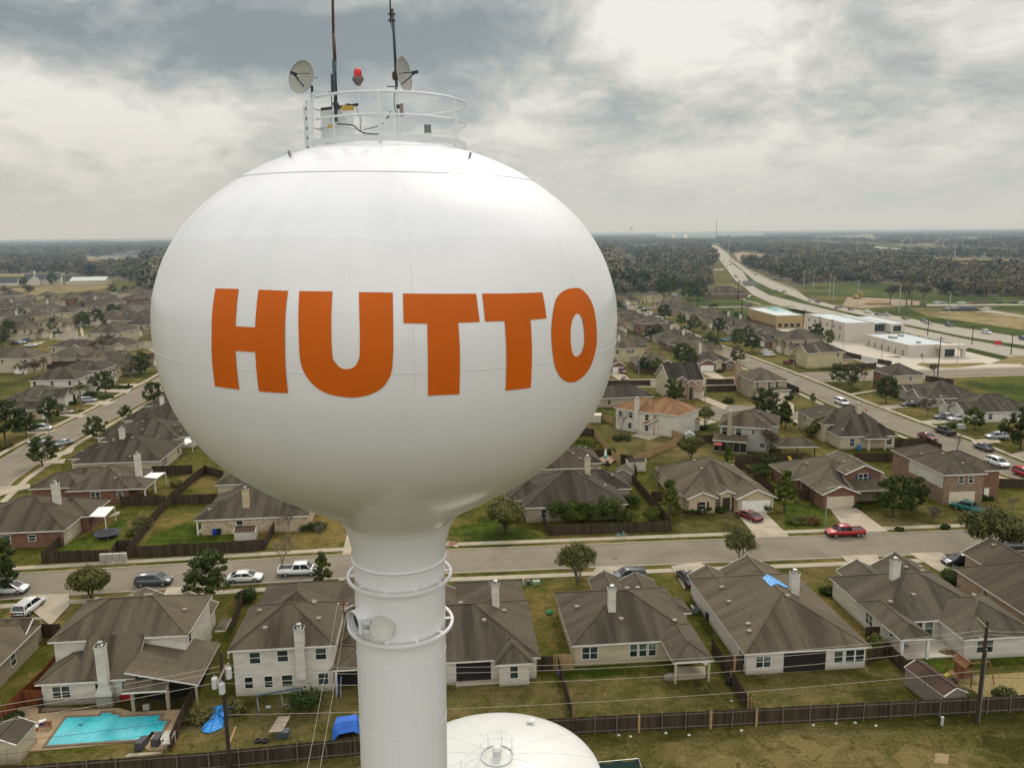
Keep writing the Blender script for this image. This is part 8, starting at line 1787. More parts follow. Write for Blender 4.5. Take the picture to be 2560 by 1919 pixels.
def car(kind, col, P, heading, lb, group='cars and trucks parked around the streets', s=1.0, near=True, z=.03):
    d = CARDEF[kind]; M = car_meshes(kind, col); W = d['W'] / 2; L = d['hood'][-1][0]; Lr = d['hood'][0][0]
    nm = {'pickup': 'pickup_truck', 'van': 'minivan'}.get(kind, 'parked_car')
    root = thing(nm, lb, {'pickup': 'pickup truck', 'van': 'van'}.get(kind, 'car'), (P[0], P[1], z), heading, group); root.scale = (s, s, s)
    link('body', M['body'], root); g = link('window_glass', M['glass'], root); link('roof_panel', M['roof'], root)
    if near: link('pillar', M['pillar'], root)
    for x in (L * .62, Lr * .60):
        for sy in (-1, 1):
            w = link('wheel', M['wheel'], root, (x, sy * (W - .10), .36))
            if near: r = link('rim', M['rim'], w, (0, sy * .115, 0)); r.scale = (1, sy * 1, 1)
    if near:
        for sy in (-1, 1): link('headlight', M['hl'], root, (L - .06, sy * W * .66, d['hood'][-2][2] - .12)); link('tail_light', M['tl'], root, (Lr + .03, sy * W * .8, d['hood'][0][2] - .1))
        link('bumper', M['bp'], root, (L - .08, 0, .42)); link('bumper', M['bp'], root, (Lr + .06, 0, .48))
    if kind == 'pickup':
        MB().box(Lr + .12, -W * .76, 1.123, -.95, W * .76, 1.135).build('truck_bed', simple('truck_bed_dark', (.02, .02, .022), .7), root)
        bd = MB(); bd.box(Lr + .02, -W * .84, 1.10, Lr + .12, W * .84, 1.24); bd.box(Lr + .02, -W * .86, 1.10, -.85, -W * .76, 1.24); bd.box(Lr + .02, W * .76, 1.10, -.85, W * .86, 1.24); bd.build('bed_rail', col, root)
    return root
WH = paint('white', (.72, .73, .73)); BK = paint('black', (.012, .013, .015)); GR = paint('graphite', (.07, .08, .09)); RD_ = paint('red', (.36, .006, .012)); MR = paint('maroon', (.16, .008, .012)); SL = paint('silver', (.36, .39, .42)); TE = paint('teal', (.006, .14, .13)); CH = paint('champagne', (.36, .31, .23)); BL = paint('blue', (.02, .07, .16)); LB = paint('light_blue', (.18, .34, .42)); NV = paint('navy', (.012, .016, .04))
def cg(c, px, py): return G(c, px, py)
E5 = ANG
car('suv', GR, cg('c', 1520, 1190), E5, 'graphite grey suv with its front door open on the main street')
P = cg('c', 1520, 1190); tag(MB().box(0, 0, .45, .9, .05, 1.05).build('car_door', GR, None, loc=(P.x + .75, P.y - .98, .03), rz=E5 - 1.1), None, None)
dr_ = bpy.data.objects['car_door']; rt = [o for o in bpy.data.objects if o.get('label', '').startswith('graphite grey suv')][0]; bpy.context.view_layer.update(); dr_.parent = rt; dr_.location = (.9, -.95, 0); dr_.rotation_euler = (0, 0, -1.0 + PI)
car('sedan', WH, cg('d', 525, 1075), E5, 'white sedan parked left of the bare tree on the main street')
car('pickup', WH, cg('d', 1060, 1010), E5, 'white pickup with black bed behind the garage roof')
car('hatch', WH, cg('c', 110, 1270), E5, 'white hatchback on the road at the left edge'); car('suv', WH, cg('c', 290, 1450), E5 + PI / 2 - .1, 'white suv with dark rear window on the left driveway')
car('pickup', RD_, cg('g', 440, 865), PI + E5 - .05, 'bright red pickup truck parked by the street lamp'); car('pickup', TE, cg('g', 1670, 625), RD(128), 'teal green pickup with black bed in the brick house drive')
car('sedan', MR, cg('f', 1470, 700), RD(118), 'dark red sedan in the drive of the shuttered house'); car('sedan', BK, cg('f', 860, 1320), E5 + PI / 2 + .05, 'black car beside the white walled house on the drive')
car('hatch', NV, cg('g', 1560, 1150), PI + E5, 'navy car nose behind the pink brick house'); car('suv', GR, cg('f', 290, 1300), PI + E5, 'grey car behind the garage ridge right of the column')
car('sedan', GR, cg('g', 2080, 990), E5, 'grey car behind the grey green tree')
car('van', WH, cg('i', 530, 775), RD(-82), 'white minivan driving down the east street'); car('sedan', MR, cg('i', 1320, 1095), RD(-80), 'red sedan parked low on the east street'); car('pickup', BK, cg('i', 1480, 1050), RD(96), 'black pickup parked on the east street kerb')
car('sedan', GR, cg('i', 1835, 1195), RD(96), 'dark grey sedan on the lower east street'); car('suv', WH, cg('i', 1965, 1340), RD(-80), 'white and grey suv on the lower east street', s=1.05); car('suv', RD_, cg('i', 2215, 1440), RD(-80), 'red car cut by the right edge')
car('sedan', BK, cg('i', 1160, 795), RD(175), 'black sedan in the drive of the long grey house'); car('suv', GR, cg('i', 1475, 915), RD(175), 'dark grey suv beside the white car'); car('suv', WH, cg('i', 1600, 930), RD(178), 'white suv parked beside the dark grey one'); car('suv', SL, cg('i', 1960, 1095), RD(175), 'silver suv half behind the big dark oak')
car('pickup', MR, cg('i', 70, 405), RD(5), 'maroon pickup beside the yellow house'); car('pickup', MR, cg('h', 440, 285), RD(-70), 'maroon pickup in the drive by the tank edge')
car('suv', WH, cg('w', 2180, 1160), 0, 'hidden white suv') if False else car('suv', WH, cg('j', 1900, 1345), RD(10), 'white suv on the east street drive, nearer one'); car('suv', WH, cg('j', 1880, 1320), RD(10), 'white suv on the east street drive, farther one')
for kind, col, c, px, py, hd, lb in [('suv', BL, 'w', 495, 955, -70, 'navy suv in front of the grey gabled garage'), ('sedan', WH, 'w', 630, 1035, -80, 'white car on the lane behind the yellow house'), ('sedan', BK, 'w', 965, 718, 10, 'black sedan on the east street, right side'), ('sedan', WH, 'w', 860, 745, -84, 'white car driving on the far east street'),
    ('suv', WH, 'w', 860, 640, 5, 'white suv by the oak on the east street'), ('sedan', BK, 'w', 745, 600, 5, 'small black car up the east street'), ('pickup', BK, 'w', 1190, 795, 15, 'dark pickup below the round oak'), ('pickup', BL, 'w', 1590, 955, 5, 'dark blue pickup by the lamp'), ('pickup', LB, 'w', 1770, 955, 10, 'turquoise and white pickup by the oak'),
    ('sedan', BK, 'w', 545, 505, 40, 'dark car at the far bend'), ('sedan', LB, 'w', 660, 520, 20, 'pale blue car at the far bend'), ('sedan', WH, 'w', 305, 600, 60, 'white car against the tank at the far bend'), ('suv', WH, 'w', 1030, 325, 0, 'white car among the huge oaks'), ('sedan', BK, 'w', 2045, 475, 5, 'dark car at the lane junction'),
    ('suv', SL, 'b', 940, 535, 10, 'silver blue wagon in the drive behind the palm'), ('sedan', CH, 'b', 690, 655, 5, 'champagne sedan in the drive beside the round oak'), ('van', WH, 'b', 440, 835, 10, 'white covered trailer van in the drive'), ('sedan', WH, 'b', 420, 970, 64, 'white sedan on the far kerb of the west street'), ('sedan', SL, 'b', 680, 990, 64, 'silver sedan on the near kerb of the west street'),
    ('sedan', BK, 'v', 220, 1005, 5, 'black car in the curved street driveway'), ('sedan', WH, 'v', 280, 985, 10, 'white car behind the black one'), ('sedan', BL, 'v', 370, 955, 5, 'blue car on the curved street'), ('sedan', BK, 'v', 800, 850, 10, 'dark car by the columned porch'), ('sedan', WH, 'v', 430, 1030, 10, 'pale car cut by shrubs on the curved street'),
    ('suv', SL, 'v', 960, 795, 5, 'silver car by the stone gable'), ('suv', WH, 'v', 1255, 730, 5, 'white car beside the pink house'), ('sedan', WH, 'v', 615, 490, 5, 'white car in the left roofs'), ('sedan', LB, 'v', 1085, 405, 10, 'blue car among the left roofs'), ('sedan', WH, 'v', 930, 435, 5, 'white car before the curved drive'), ('sedan', WH, 'v', 1580, 310, 5, 'white car far in the left roofs'), ('sedan', LB, 'v', 1300, 360, 5, 'pale blue car far in the left roofs')]:
    P = cg(c, px, py); car(kind, col, P, RD(hd), lb, near=P.y < 400)
for i, (px, py, k, col) in enumerate([(370, 915, 'sedan', MR), (415, 905, 'sedan', BL), (500, 930, 'suv', MR), (665, 955, 'pickup', WH), (770, 980, 'sedan', NV), (850, 985, 'pickup', SL), (1040, 1020, 'sedan', GR), (1225, 1045, 'sedan', BL), (1265, 1065, 'sedan', CH), (1470, 1090, 'suv', NV), (1840, 1160, 'van', WH), (2210, 1225, 'suv', BL), (100, 840, 'suv', WH), (170, 855, 'pickup', GR)]):
    P = cg('k', px, py); car(k, col, P, RD(-84 if px > 300 else 94), '%s vehicle from the left on the far carriageway, %s' % (ORD[i], col.name.split('_')[0]), 'traffic on the highway', near=False, z=.07)
for i, (px, py, k, col) in enumerate([(1355, 865, 'suv', WH), (1425, 865, 'sedan', CH), (1595, 868, 'pickup', WH), (1710, 868, 'sedan', MR), (1810, 866, 'suv', MR), (1965, 865, 'suv', NV), (2105, 862, 'suv', NV), (2200, 862, 'sedan', WH), (1840, 925, 'suv', WH)]):
    P = cg('k', px, py); car(k, col, P, RD(2), '%s car in the queue along the wood edge on the right, %s' % (ORD[i], col.name.split('_')[0]), 'cars queuing along the wood edge', near=False, z=.06)
for i, (px, py, col) in enumerate([(1740, 520, MR), (1775, 545, BK), (1575, 555, BK), (1585, 570, BK), (1620, 620, BK), (1985, 705, SL), (2055, 715, BK), (1525, 385, MR), (1460, 405, BK), (1495, 465, WH), (1565, 412, BK), (1525, 445, MR), (1400, 300, BK), (1375, 290, MR)]):
    P = cg('j', px, py); car('sedan', col, P, RD(-78), 'tiny %s car on the distant dual carriageway' % col.name.split('_')[0], 'tiny cars on the distant carriageway', near=False, z=.07)
P = cg('k', 560, 815); ex = thing('excavator', 'small yellow excavator on the dirt mound by the highway', 'excavator', (P.x, P.y, 0), .4); YX = simple('digger_yellow', (.5, .30, .01), .5)
MB().box(-2.2, -1.4, 0, 2.2, -.7, .9).build('track', DARKM, ex); MB().box(-2.2, .7, 0, 2.2, 1.4, .9).build('track', DARKM, ex); MB().box(-2, -1.2, .9, 1.4, 1.2, 2.4).build('body', YX, ex); MB().box(.3, -1.0, 2.4, 1.6, .2, 3.6).build('cab', CG, ex); MB().bar((1.4, .4, 2.0), (4.2, .4, 4.6), .5).build('boom', YX, ex); MB().bar((4.2, .4, 4.6), (5.6, .4, 1.6), .4).build('arm', YX, ex)
P = cg('k', 770, 870); lump('sand_heap', 'orange sand heap on the construction verge', 'sand heap', P, (8, 5, 2.2), simple('orange_sand', (.30, .21, .11), 1), 21); P = cg('k', 1590, 930); lump('dirt_heap', 'dark tarped heap by the queue of cars', 'heap', P, (11, 5, 2.6), DARKM, 22)
def upole(P, h, lb, r=.16, name='utility_pole', group=None):
    o = thing(name, lb, 'utility pole', (P[0], P[1], 0), 0, group); MB().tube([(0, 0, 0), (0, 0, h)], [r, r * .68], 10).build('pole', POLEW, o); return o
PLf = Vector((-25.6, 64.0, 0)); PL1 = upole(PLf, 11.6, 'dark timber utility pole with three grey transformers in front of the swing garden', .19)
CAN = simple('transformer_grey', (.50, .52, .53), .45)
for dx, dy, z in ((-.62, -.2, 8.3), (.1, -.55, 8.0), (.5, .2, 9.0)):
    t_ = MB().lathe([(0, 0), (.24, 0), (.27, .04), (.27, .92), (.24, .98), (0, 1.0)], 20).build('transformer', CAN, PL1, smooth=False, loc=(dx, dy, z)); MB().lathe([(.05, 0), (.03, .12), (.06, .15), (.03, .28), (0, .3)], 8).build('bushing', simple('porcelain', (.45, .44, .42), .3), t_, loc=(0, 0, 1.0))
arm = MB(); arm.bar(D('m', 325, 830, 63.6) - PLf, D('m', 412, 640, 63.9) - PLf, .14); arm.build('cross_arm', simple('pale_timber_arm', (.40, .35, .27), .8), PL1)
gd = MB()
for z in (9.2, 9.7, 10.3, 10.9, 11.2): gd.lathe([(0, 0), (.09, .03), (.05, .09), (.09, .12), (0, .2)], 8, (.35 + (z - 9) * .12, .2, z))
gd.build('insulator', METAL, PL1); MB().box(.1, -.06, 6.2, .9, .06, 6.35).build('bracket', DARKM, PL1)
PRf = G('q', 1745, 1210); PR1 = upole(PRf, 10.6, 'dark and grey utility pole right of the play set', .20); MB().box(.12, -.14, .1, .22, .14, 7.8).build('conduit', METAL, PR1)
MB().bar((-.9, .1, 10.9), (.35, -.1, 9.6), .11).build('cross_arm', MATS['pale_timber_arm'], PR1); MB().bar((-.6, 0, 9.0), (.1, 0, 8.6), .06).build('bracket', TRIM, PR1)
gd = MB(); [gd.lathe([(0, 0), (.08, .03), (.04, .08), (.08, .1), (0, .16)], 8, (.7 + k * .3, 0, 9.3 + k * .12)) for k in range(4)]; gd.build('insulator', DARKM, PR1); MB().box(2.0, -.1, 6.5, 3.1, .1, 6.8).build('splice_box', DARKM, PR1) if False else None
WIRE = simple('pale_wire', (.42, .38, .33), .5); WIRED = simple('dark_wire', (.05, .045, .04), .6)
def wire(lb, A_, B_, sag, r=.016, mt=None, n=20):
    A_ = Vector(A_); B_ = Vector(B_); pts = [(B_ - A_) * (k / n) - U * sag * 4 * (k / n) * (1 - k / n) for k in range(n + 1)]
    o = MB().tube(pts, r, 5).build('overhead_wire', mt or WIRE, None, loc=A_); return tag(o, lb, 'wire', 'overhead wires')
def at(c, px, py, y): return D(c, px, py, y)
yl, yr = 64.2, 70.0; xw = -75.0; yw = 61.0
LW = [((410, 640), 'topmost'), ((330, 705), 'second'), ((300, 815), 'third'), ((390, 1128), 'fourth'), ((400, 1215), 'lowest')]
RW = [(1765, 300), (1850, 335), (1880, 430) , (1800, 690), (1800, 750)]
mid_n = ((470, 755), (470, 826), (470, 935), (475, 1148), (475, 1150))
for i, ((p, nm), q) in enumerate(zip(LW, RW)):
    a = at('m', p[0], p[1], 64.2); b_ = at('q', q[0], q[1], 70.0)
    wire('%s wire between the two poles' % nm, a, b_, (1.5, 1.5, 1.6, .9, 1.0)[i], .017, WIRE if i < 4 else WIRED, 30)
    ends = ((-150, 1060), (-150, 1120), (-150, 1220), (-150, 1420), (-150, 1540))[i]
    wire('%s wire from the transformer pole to the left' % nm, a, at('l', ends[0], ends[1], 60.5), .12, .017, WIRE if i < 3 else WIRED)
    ends = ((2350, 310), (2350, 365), (2350, 440), (2350, 700), (2350, 770))[i]
    wire('%s wire from the right pole to the right' % nm, b_, at('q', ends[0], ends[1], 72.0), .05, .017, WIRE if i < 3 else WIRED)
sm_ = thing('service_mast', 'rusty service mast with wire loop on the roof left of the column', 'service mast', at('y', 150, 1215, 80)); B0 = at('y', 150, 1215, 80)
mm_ = MB(); mm_.bar((0, 0, -1.2), (0, 0, .35), .1); mm_.bar((-.38, 0, 0), (.38, 0, 0), .13); mm_.bar((-.1, 0, -.12), (.2, 0, .12), .16); mm_.build('cross_arm', RUST, sm_)
lm_ = MB(); lm_.tube([(.42 * math.cos(a_) - .05, -.05, -.22 + .34 * math.sin(a_)) for a_ in [PI + PI * k / 12 for k in range(13)]], .014, 5); lm_.build('wire_loop', WIRE, sm_)
for x in (-.52, .42): MB().lathe([(0, 0), (.07, .02), (.07, .1), (0, .14)], 8, (x, 0, -.05)).build('insulator', TRIM, sm_)
wire('left of the two drop wires falling from the service mast', at('y', 93, 1225, 80), at('m', 1190, 1800, 47), .2, .013); wire('right of the two drop wires falling from the service mast', at('y', 190, 1240, 80), at('m', 1318, 1800, 47), .2, .013)
def lamp(c, px, py, h, side, lb, arm=1.8):
    P = G(c, px, py); o = thing('street_lamp', lb, 'street lamp', (P.x, P.y, 0), 0, 'street lamps'); MB().tube([(0, 0, 0), (0, 0, h)], [.11, .07], 10).build('pole', METAL, o)
    MB().tube([(0, 0, h), (side * arm * .5, 0, h + .25), (side * arm, 0, h + .2)], .045, 8).build('arm', METAL, o); MB().lathe([(0, -.1), (.16, -.08), (.22, .02), (.1, .1), (0, .12)], 12, (side * (arm + .1), 0, h + .18)).build('lamp_head', TRIM, o)
lamp('g', 245, 825, 7.2, 1, 'galvanised street lamp by the red pickup'); lamp('b', 545, 1060, 7.5, -1, 'street lamp among the oaks of the west street', .8); lamp('h', 618, 330, 7.0, 1, 'street lamp on the back street', .6); lamp('h', 1272, 600, 7.4, 1, 'street lamp at the court', 1.6)
lamp('i', 1490, 985, 7.5, -1, 'street lamp by the dark grey suv'); lamp('i', 85, 480, 7.0, -1, 'street lamp on the corner by the yellow house', .8); lamp('w', 1588, 985, 7, -1, 'street lamp by the dark blue pickup'); lamp('v', 712, 935, 7.5, -1, 'street lamp on the curved street', .8); lamp('i', 900, 365, 8, 1, 'lamp column on the retail forecourt', 1.0); lamp('i', 1595, 400, 8, 1, 'lamp column beside the retail porch', .6); lamp('i', 545, 270, 7, 1, 'lamp column by the trash enclosure', .4)
for c, px, py, h, lb in [('i', 1415, 520, 13, 'tall timber pole before the retail building'), ('i', 170, 170, 13, 'timber pole left of the office block'), ('i', 318, 200, 11, 'timber pole before the office block'), ('i', 432, 210, 10, 'pole with pale cross arm before the office block'), ('i', 1322, 140, 7, 'sign pole on the highway median'), ('i', 1730, 225, 8, 'lamp pole on the highway verge, left one'), ('i', 2090, 320, 8, 'lamp pole on the highway verge, right one'),
                         ('j', 1600, 775, 13, 'timber pole by the school path'), ('j', 1195, 875, 12, 'timber pole behind the roofs'), ('j', 1632, 1020, 13, 'timber pole at the tan store'), ('w', 1345, 500, 10, 'timber pole on the lane'), ('k', 975, 955, 16, 'pale steel pole on the verge, nearest'), ('k', 565, 870, 15, 'pale steel pole at the excavator'), ('k', 325, 835, 16, 'pale steel pole third from the left'), ('k', 290, 795, 16, 'pale steel pole second from the left'), ('k', 130, 745, 16, 'pale steel pole leftmost'), ('k', 35, 710, 15, 'pale steel pole beyond'), ('k', 1465, 1035, 14, 'faint steel pole on the tan lot')]:
    P = G(c, px, py); o = thing('utility_pole', lb, 'utility pole', (P.x, P.y, 0), 0, None); st_ = 'steel' in lb; MB().tube([(0, 0, 0), (0, 0, h)], [.2 if P.y < 400 else .3, .13 if P.y < 400 else .2], 8).build('pole', simple('pale_steel_pole', (.33, .33, .31), .6) if st_ else POLEW, o); MB().bar((-1.1, 0, h - .7), (1.1, 0, h - .7), .14).build('cross_arm', POLEW if not st_ else MATS['pale_steel_pole'], o)
for i, (px, py, h) in enumerate([(170, 430, 34), (560, 425, 30), (805, 485, 34), (1512, 550, 30), (680, 280, 34), (1085, 330, 30)]):
    P = G('k', px, py); o = thing('transmission_pole', '%s transmission pole above the right hand wood' % ORD[i], 'pylon', (P.x, P.y, 0), 0, 'transmission poles'); MB().tube([(0, 0, 0), (0, 0, h)], [.8, .5], 6).build('pole', MATS['pale_steel_pole'], o)
    for z in (h - 3, h - 8, h - 13): MB().bar((-3, 0, z), (3, 0, z), .4).build('cross_arm', MATS['pale_steel_pole'], o)
P0 = [G('k', px, py) for px, py in ((-300, 405), (170, 430), (805, 485), (1512, 550), (2500, 560))]
for z in (21, 26, 31):
    for a, b_, nm in zip(P0, P0[1:], ('first', 'second', 'third', 'fourth')): wire('%s span of the power line at %s level over the wood' % (nm, {21: 'bottom', 26: 'middle', 31: 'top'}[z]), a + U * z, b_ + U * z, 6, .12, WIRE, 12)
P = G('x', 1905, 290); o = thing('lattice_mast', 'slim lattice mast beside the end of the highway', 'mast', (P.x, P.y, 0)); MB().tube([(0, 0, 0), (0, 0, 95)], [2.2, .8], 4).build('mast_shaft', MATS['pale_steel_pole'], o)
P = G('x', 2097, 420); o = thing('lattice_mast', 'pale blue steel pole between the highway and the wood', 'mast', (P.x, P.y, 0)); MB().tube([(0, 0, 0), (0, 0, 40)], [1.0, .6], 4).build('mast_shaft', MATS['pale_steel_pole'], o)
wt2 = thing('distant_water_tower', 'tiny legged water tower on the horizon right of the tank', 'water tower', D('x', 607, 150, 6000)); wt2.location.z = 0
MB().lathe([(0, 62), (6, 63), (10, 68), (10, 78), (6, 84), (0, 86)], 16).build('tank_bowl', CAN, wt2)
for k in range(5): a_ = 2 * PI * k / 5; MB().bar((9 * math.cos(a_), 9 * math.sin(a_), 0), (9 * math.cos(a_), 9 * math.sin(a_), 70), 1.2).build('leg', CAN, wt2)
P = G('i', 755, 840); o = thing('fire_hydrant', 'red and white hydrant marker on the east street kerb', 'hydrant', (P.x, P.y, 0)); MB().lathe([(.15, 0), (.15, .5), (.2, .55), (.12, .75), (0, .8)], 12).build('barrel', REDP, o)
P = G('i', 1968, 240); o = thing('billboard', 'small red roadside banner by the highway', 'banner', (P.x, P.y, 0)); MB().box(-1.4, 0, .6, 1.4, .1, 2.2).build('panel', REDP, o); MB().bar((-1.3, .05, 0), (-1.3, .05, .6), .1).build('leg', METAL, o); MB().bar((1.3, .05, 0), (1.3, .05, .6), .1).build('leg', METAL, o)
P = G('e', 0, 0)
P = G('f', 148, 1088); tag(MB().lathe([(0, 0), (.42, 0), (.42, .012), (0, .012)], 24).build('manhole_cover', simple('dark_iron_cover', (.09, .08, .07), .8), None, loc=(P.x, P.y, .032)), 'dark round manhole cover in the main street', 'manhole cover')
P = G('f', 207, 885); bk = thing('bicycle', 'small turquoise bicycle ridden along the pavement fence', 'bicycle', (P.x, P.y, .1), E5); TQ = simple('turquoise_frame', (.03, .42, .48), .4)
for x in (-.52, .52):
    w = MB().tube([(x + .33 * math.cos(2 * PI * k / 24), 0, .33 + .33 * math.sin(2 * PI * k / 24)) for k in range(25)], .032, 6).build('wheel', simple('white_wall_tyre', (.45, .45, .42), .6), bk); mb = MB()
    for k in range(6): a_ = PI * k / 6; mb.bar((x - .32 * math.cos(a_), 0, .33 - .32 * math.sin(a_)), (x + .32 * math.cos(a_), 0, .33 + .32 * math.sin(a_)), .006)
    mb.build('spokes', METAL, w)
mb = MB(); [mb.tube([a_, b_], .03, 6) for a_, b_ in (((-.52, 0, .33), (-.08, 0, .33)), ((-.08, 0, .33), (-.2, 0, .8)), ((-.52, 0, .33), (-.18, 0, .75)), ((-.08, 0, .33), (.36, 0, .72)), ((-.17, 0, .72), (.36, 0, .76)), ((.52, 0, .33), (.36, 0, .92)))]; mb.build('frame', TQ, bk)
mb = MB(); mb.tube([(.3, -.26, .98), (.37, 0, .95), (.3, .26, .98)], .018, 6); mb.build('handlebar', METAL, bk); MB().box(-.32, -.08, .8, -.06, .08, .85).build('saddle', DARKM, bk)
pr_ = bmesh.new(); SKN = simple('skin', (.38, .21, .14), .6); BLKC = simple('black_clothes', (.015, .015, .018), .8)
def body(nm, V, Ed, Rr_, mt, parent, locn, sub=2):
    me = bpy.data.meshes.new(nm); me.from_pydata(V, Ed, []); me.materials.append(mt); o = link(nm, me, parent, locn)
    md = o.modifiers.new('skin', 'SKIN'); md.use_smooth_shade = True
    for i, r in enumerate(Rr_): o.data.skin_vertices[0].data[i].radius = (r, r)
    o.data.skin_vertices[0].data[0].use_root = True
    s_ = o.modifiers.new('sub', 'SUBSURF'); s_.levels = sub; s_.render_levels = sub; return o
per = thing('person', 'cyclist in black clothes riding the turquoise bicycle', 'person', (P.x, P.y, .1), E5)
Vv = [(-.2, 0, .92), (-.14, 0, 1.12), (-.04, 0, 1.35), (.0, 0, 1.47), (.03, 0, 1.55), (-.19, .1, .88), (.12, .12, .80), (-.02, .12, .42), (.08, .12, .36), (-.19, -.1, .88), (.16, -.12, .84), (.0, -.12, .52), (.1, -.12, .46), (-.03, .18, 1.38), (.1, .26, 1.18), (.28, .24, 1.02), (.33, .23, 1.0), (-.03, -.18, 1.38), (.1, -.26, 1.18), (.28, -.24, 1.02), (.33, -.23, 1.0)]
Ee = [(0, 1), (1, 2), (2, 3), (3, 4), (0, 5), (5, 6), (6, 7), (7, 8), (0, 9), (9, 10), (10, 11), (11, 12), (2, 13), (13, 14), (14, 15), (15, 16), (2, 17), (17, 18), (18, 19), (19, 20)]
Rx = [.14, .13, .15, .06, .055, .095, .07, .045, .04, .095, .07, .045, .04, .07, .045, .034, .03, .07, .045, .034, .03]
body('body', Vv, Ee, Rx, BLKC, per, (0, 0, 0))
hd_ = MB(); hd_.lathe([(0, -.12), (.06, -.11), (.085, -.04), (.09, .03), (.07, .09), (0, .12)], 16, (.05, 0, 1.66)); hd_.build('head', SKN, per, smooth=True); MB().lathe([(.095, .0), (.093, .05), (.07, .11), (0, .135)], 16, (.035, 0, 1.665)).build('hair', DARKM, per, smooth=True)
for sy in (-1, 1):
    mb = MB()
    for k in range(4): mb.tube([(.31, sy * (.215 + .022 * k), 1.0), (.365, sy * (.215 + .022 * k), 1.0), (.37, sy * (.215 + .022 * k), .97)], .009, 5)
    mb.tube([(.31, sy * .21, .99), (.34, sy * .19, .975)], .01, 5); mb.build('hand', SKN, per)
SUN_AZ, SUN_EL = RD(14), RD(44)
w = bpy.data.worlds.new('World'); scene.world = w; w.use_nodes = True; nt = w.node_tree; bg = nt.nodes['Background']
sky = nt.nodes.new('ShaderNodeTexSky'); sky.sky_type = 'NISHITA'; sky.sun_disc = False; sky.sun_elevation = SUN_EL; sky.sun_rotation = SUN_AZ; sky.air_density = 1.4; sky.dust_density = 3
tc = nt.nodes.new('ShaderNodeTexCoord'); sp = nt.nodes.new('ShaderNodeSeparateXYZ'); nt.links.new(tc.outputs['Generated'], sp.inputs[0])
wv = nt.nodes.new('ShaderNodeTexNoise'); wv.inputs['Scale'].default_value = 3.2; wv.inputs['Detail'].default_value = 5; nt.links.new(tc.outputs['Generated'], wv.inputs['Vector'])
zc = math_(nt, 'ADD', math_(nt, 'MAXIMUM', sp.outputs[2], 0.0), .24)
cb = nt.nodes.new('ShaderNodeCombineXYZ'); nt.links.new(math_(nt, 'DIVIDE', sp.outputs[0], zc), cb.inputs[0]); nt.links.new(math_(nt, 'DIVIDE', sp.outputs[1], zc), cb.inputs[1])
wm = nt.nodes.new('ShaderNodeVectorMath'); wm.operation = 'MULTIPLY_ADD'; nt.links.new(wv.outputs['Color'], wm.inputs[0]); wm.inputs[1].default_value = (.75, .75, .75); nt.links.new(cb.outputs[0], wm.inputs[2])
v = mapping(nt, wm.outputs[0], (1.0, .8, 1)); nA = noise(nt, v, 1.1, 7, .52, .25); nB = noise(nt, v, 3.4, 7, .58, .35); nC = noise(nt, v, .28, 3, .5, .2)
def spot(ax, el, wx, wy, amp):
    """broad cloud bank: gaussian around an azimuth / elevation (degrees)"""
    az = math_(nt, 'ARCTAN2', sp.outputs[0], sp.outputs[1]); e = math_(nt, 'ARCSINE', sp.outputs[2])
    a = math_(nt, 'DIVIDE', math_(nt, 'SUBTRACT', az, RD(ax)), RD(wx)); b2 = math_(nt, 'DIVIDE', math_(nt, 'SUBTRACT', e, RD(el)), RD(wy))
    s = math_(nt, 'ADD', math_(nt, 'MULTIPLY', a, a), math_(nt, 'MULTIPLY', b2, b2)); return math_(nt, 'MULTIPLY', math_(nt, 'EXPONENT', math_(nt, 'MULTIPLY', s, -1.0)), amp)
nD = noise(nt, v, 10, 6, .62, .4)
s = math_(nt, 'ADD', math_(nt, 'MULTIPLY', nA, .52), math_(nt, 'MULTIPLY', nB, .36)); s = math_(nt, 'ADD', s, math_(nt, 'MULTIPLY', nD, .20))
for q in ((-27, 12.6, 12, 2.3, -.15), (-12, 12.4, 9, 2.6, -.17), (0, 13.5, 5, 3, -.12), (-27, 8.2, 9, 2.2, .09), (-14, 7.5, 5, 1.6, .05), (-31, 16.8, 7, 1.6, .12), (10, 13, 8, 4, .12), (24, 15.5, 8, 2.2, -.05), (22, 8.2, 9, 1.8, -.09), (6, 8.5, 5, 1.6, -.05), (30, 11.5, 6, 2, .08), (16, 42, 30, 18, .20), (3, 5.5, 8, 2, .04)): s = math_(nt, 'ADD', s, spot(*q))
cloud = ramp(nt, s, [(.37, (.215, .248, .27)), (.44, (.33, .362, .372)), (.495, (.465, .48, .46)), (.545, (.625, .62, .575)), (.64, (.88, .865, .82))])
hz = math_(nt, 'POWER', math_(nt, 'SUBTRACT', 1.0, math_(nt, 'MULTIPLY', math_(nt, 'MAXIMUM', sp.outputs[2], 0.0), 5.5), True), 2.2)
az = math_(nt, 'ARCTAN2', sp.outputs[0], sp.outputs[1]); hcol = ramp(nt, math_(nt, 'ADD', math_(nt, 'MULTIPLY', az, .8), .5), [(.12, (.49, .48, .375)), (.45, (.47, .50, .46)), (.85, (.37, .40, .41))])
col_ = mix(nt, math_(nt, 'MULTIPLY', hz, .92), cloud, hcol)
below = math_(nt, 'LESS_THAN', sp.outputs[2], 0.0); col_ = mix(nt, below, col_, (.13, .12, .08))
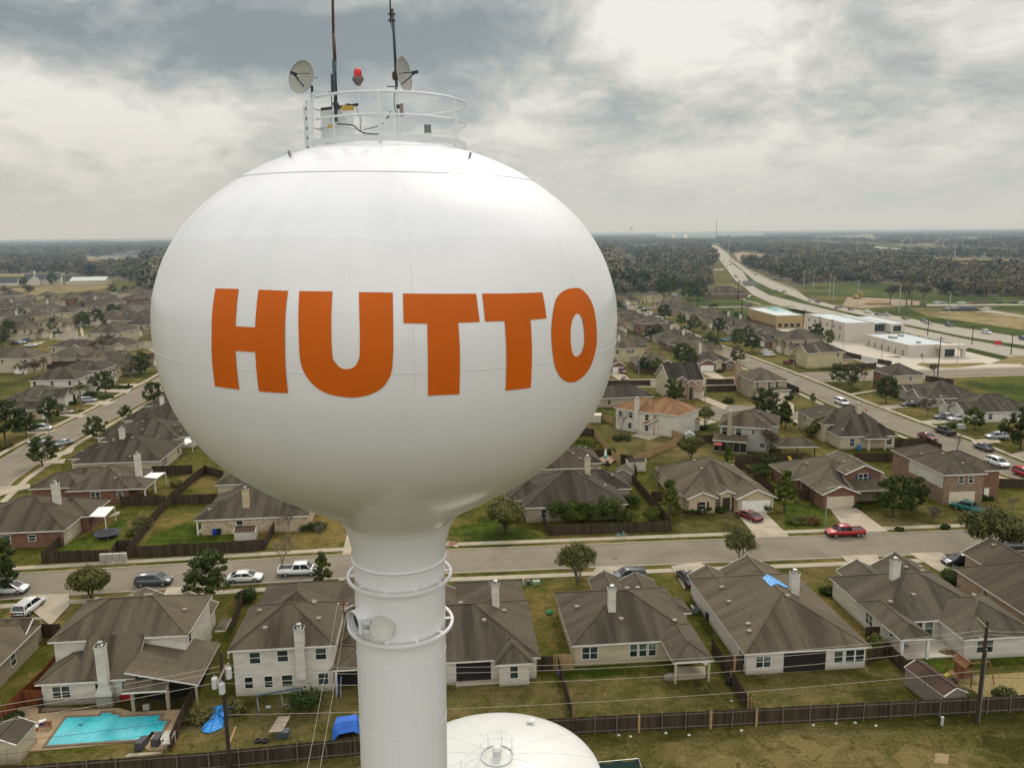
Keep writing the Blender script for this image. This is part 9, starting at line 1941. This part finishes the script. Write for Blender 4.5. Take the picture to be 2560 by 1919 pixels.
skc = mix(nt, 1.0, sky.outputs[0], (.10, .10, .10), 'MULTIPLY')
fin = mix(nt, .97, skc, col_)
up_ = math_(nt, 'MULTIPLY', math_(nt, 'SUBTRACT', sp.outputs[2], .30), 2.6, True); bk_ = math_(nt, 'MULTIPLY', sp.outputs[1], -.95, True)  # brighter sky overhead; gain behind the camera added to light the tank front
gain = math_(nt, 'ADD', 1.0, math_(nt, 'ADD', math_(nt, 'MULTIPLY', up_, .85), bk_)); fin = mix(nt, 1.0, fin, gain, 'MULTIPLY')
nt.links.new(fin, bg.inputs['Color']); bg.inputs['Strength'].default_value = 1.0
sd = bpy.data.lights.new('sun', 'SUN'); sd.energy = 1.5; sd.angle = RD(12); sd.color = (1, .90, .74)
so = bpy.data.objects.new('sun', sd); COL.objects.link(so)
dv = Vector((math.sin(SUN_AZ) * math.cos(SUN_EL), math.cos(SUN_AZ) * math.cos(SUN_EL), math.sin(SUN_EL))); so.rotation_euler = dv.to_track_quat('Z', 'Y').to_euler(); so.location = (0, 0, 200)
HAZE = True
if HAZE:
    mt = bpy.data.materials.new('air_haze'); mt.use_nodes = True; n_ = mt.node_tree; n_.nodes.remove(n_.nodes['Principled BSDF']); vs = n_.nodes.new('ShaderNodeVolumeScatter'); vs.inputs['Density'].default_value = .00014; vs.inputs['Color'].default_value = (.58, .80, 1, 1); vs.inputs['Anisotropy'].default_value = .2
    n_.links.new(vs.outputs[0], n_.nodes['Material Output'].inputs['Volume'])
    hzb = MB().box(-26000, 150, -3, 26000, 26000, 420).build('haze', mt); tag(hzb, kind='structure')
scene.view_settings.view_transform = 'Standard'; scene.view_settings.look = 'None'; scene.view_settings.exposure = 0; scene.view_settings.gamma = 1
cy = scene.cycles; cy.use_denoising = True; cy.max_bounces = 6; cy.diffuse_bounces = 3; cy.glossy_bounces = 3; cy.volume_bounces = 0; cy.transparent_max_bounces = 6; cy.use_adaptive_sampling = True; cy.adaptive_threshold = .015
scene.render.engine = 'CYCLES'
